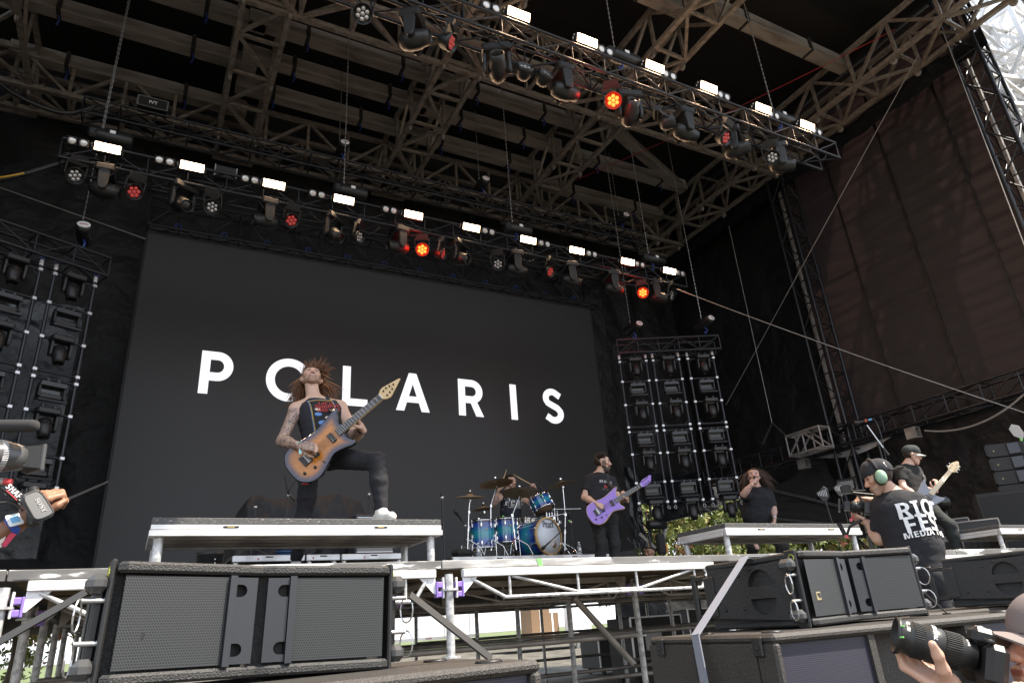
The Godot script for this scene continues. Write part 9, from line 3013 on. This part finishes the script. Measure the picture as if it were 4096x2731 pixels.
	tube("rail_end", Vector3(-0.47, 1.592, -2.935), Vector3(-0.44, 1.588, -2.928), 0.026, M["gear_silver"], c)
	tube("red_cap", Vector3(-0.44, 1.588, -2.928), Vector3(-0.418, 1.585, -2.922), 0.026, M["knob_red"], c)
	var ab := along(Vector3(-0.435, 1.573, -2.93), Vector3(-0.37, 1.525, -2.92), Vector3(0, 0, 1))
	var arm := part("rig_arm", rb(Vector3(0.03, 0.1, 0.022), 0.005), M["black_plastic"], c, Transform3D(ab, Vector3(-0.405, 1.548, -2.925)))
	for t in [["SHAPE", 0.018, 0.0, "label_white"], ["SHAPE", 0.018, -0.0, "label_white"]]:
		part("lettering", words(t[0], t[1], "Droid Sans", true, 0.001), M[t[3]], c, Transform3D(rot_to(Vector3(0.1, 0.1, 1)) * Basis(Vector3.BACK, -0.75), Vector3(-0.398, 1.548, -2.911)))
		break
	part("red_underline", unit("box"), M["knob_red"], c, Transform3D(rot_to(Vector3(0.1, 0.1, 1)) * Basis(Vector3.BACK, -0.75) * Basis.from_scale(Vector3(0.05, 0.003, 0.001)), Vector3(-0.408, 1.540, -2.911)))
	part("arm_tip", rb(Vector3(0.032, 0.014, 0.024), 0.004), M["gear_silver"], c, Transform3D(ab, Vector3(-0.372, 1.521, -2.924)))
	part("cable", sweep(curve([Vector3(-0.48, 1.50, -2.95), Vector3(-0.44, 1.515, -2.92), Vector3(-0.40, 1.515, -2.93), Vector3(-0.37, 1.49, -2.94)], 5), 0.003, 5).commit(), M["bumper_grey"], c)
	rebase(c, B)

func crew():
	var o := thing("person", "stagehand with short black hair, only the head showing over the deck behind the right ladders", "person")
	var c := Vector3(7.93, 2.03, -9.85)
	var f := Vector3(-0.9, 0, 0.2).normalized()
	var skin := Color(0.34, 0.19, 0.13)
	var hair := Color(0.012, 0.01, 0.01)
	var acc := acc_new()
	blob(acc, head_bones(c, f, Vector3.UP, 1.0), 0.008, 0.006, head_colour(c, f, Vector3.UP, 1.0, skin, hair, 0.2))
	blob(acc, [[c - Vector3(0, 0.06, 0), c - Vector3(0, 0.15, 0), 0.055, 0.06], [c - Vector3(0.12, 0.22, 0.1), c - Vector3(-0.12, 0.22, -0.1), 0.07, 0.07], [c - Vector3(0, 0.25, 0), c - Vector3(0, 0.5, 0), 0.14, 0.14]], 0.016, 0.012, func(p: Vector3) -> Color: return skin if p.y > c.y - 0.15 else Color(0.015, 0.015, 0.018))
	part("body", acc_mesh(acc), M["skin"], o)
	rebase(o, c - Vector3(0, 0.55, 0))
	var s := thing("red_white_bag", "small red and white bundle on the deck left of the stagehand's head", "bag", Vector3(7.72, DECK + 0.40, -9.95))
	part("sack", done(lathe([V(0, -0.1), V(0.08, -0.09), V(0.095, 0.0), V(0.07, 0.08), V(0, 0.1)], 16)), M["label_white"], s)
	part("red_patch", done(lathe([V(0.097, -0.01), V(0.073, 0.081), V(0.03, 0.1)], 16)), M["knob_red"], s)
	tube("post", Vector3(0, -0.4, 0), Vector3(0, -0.08, 0), 0.05, M["black_metal"], s)
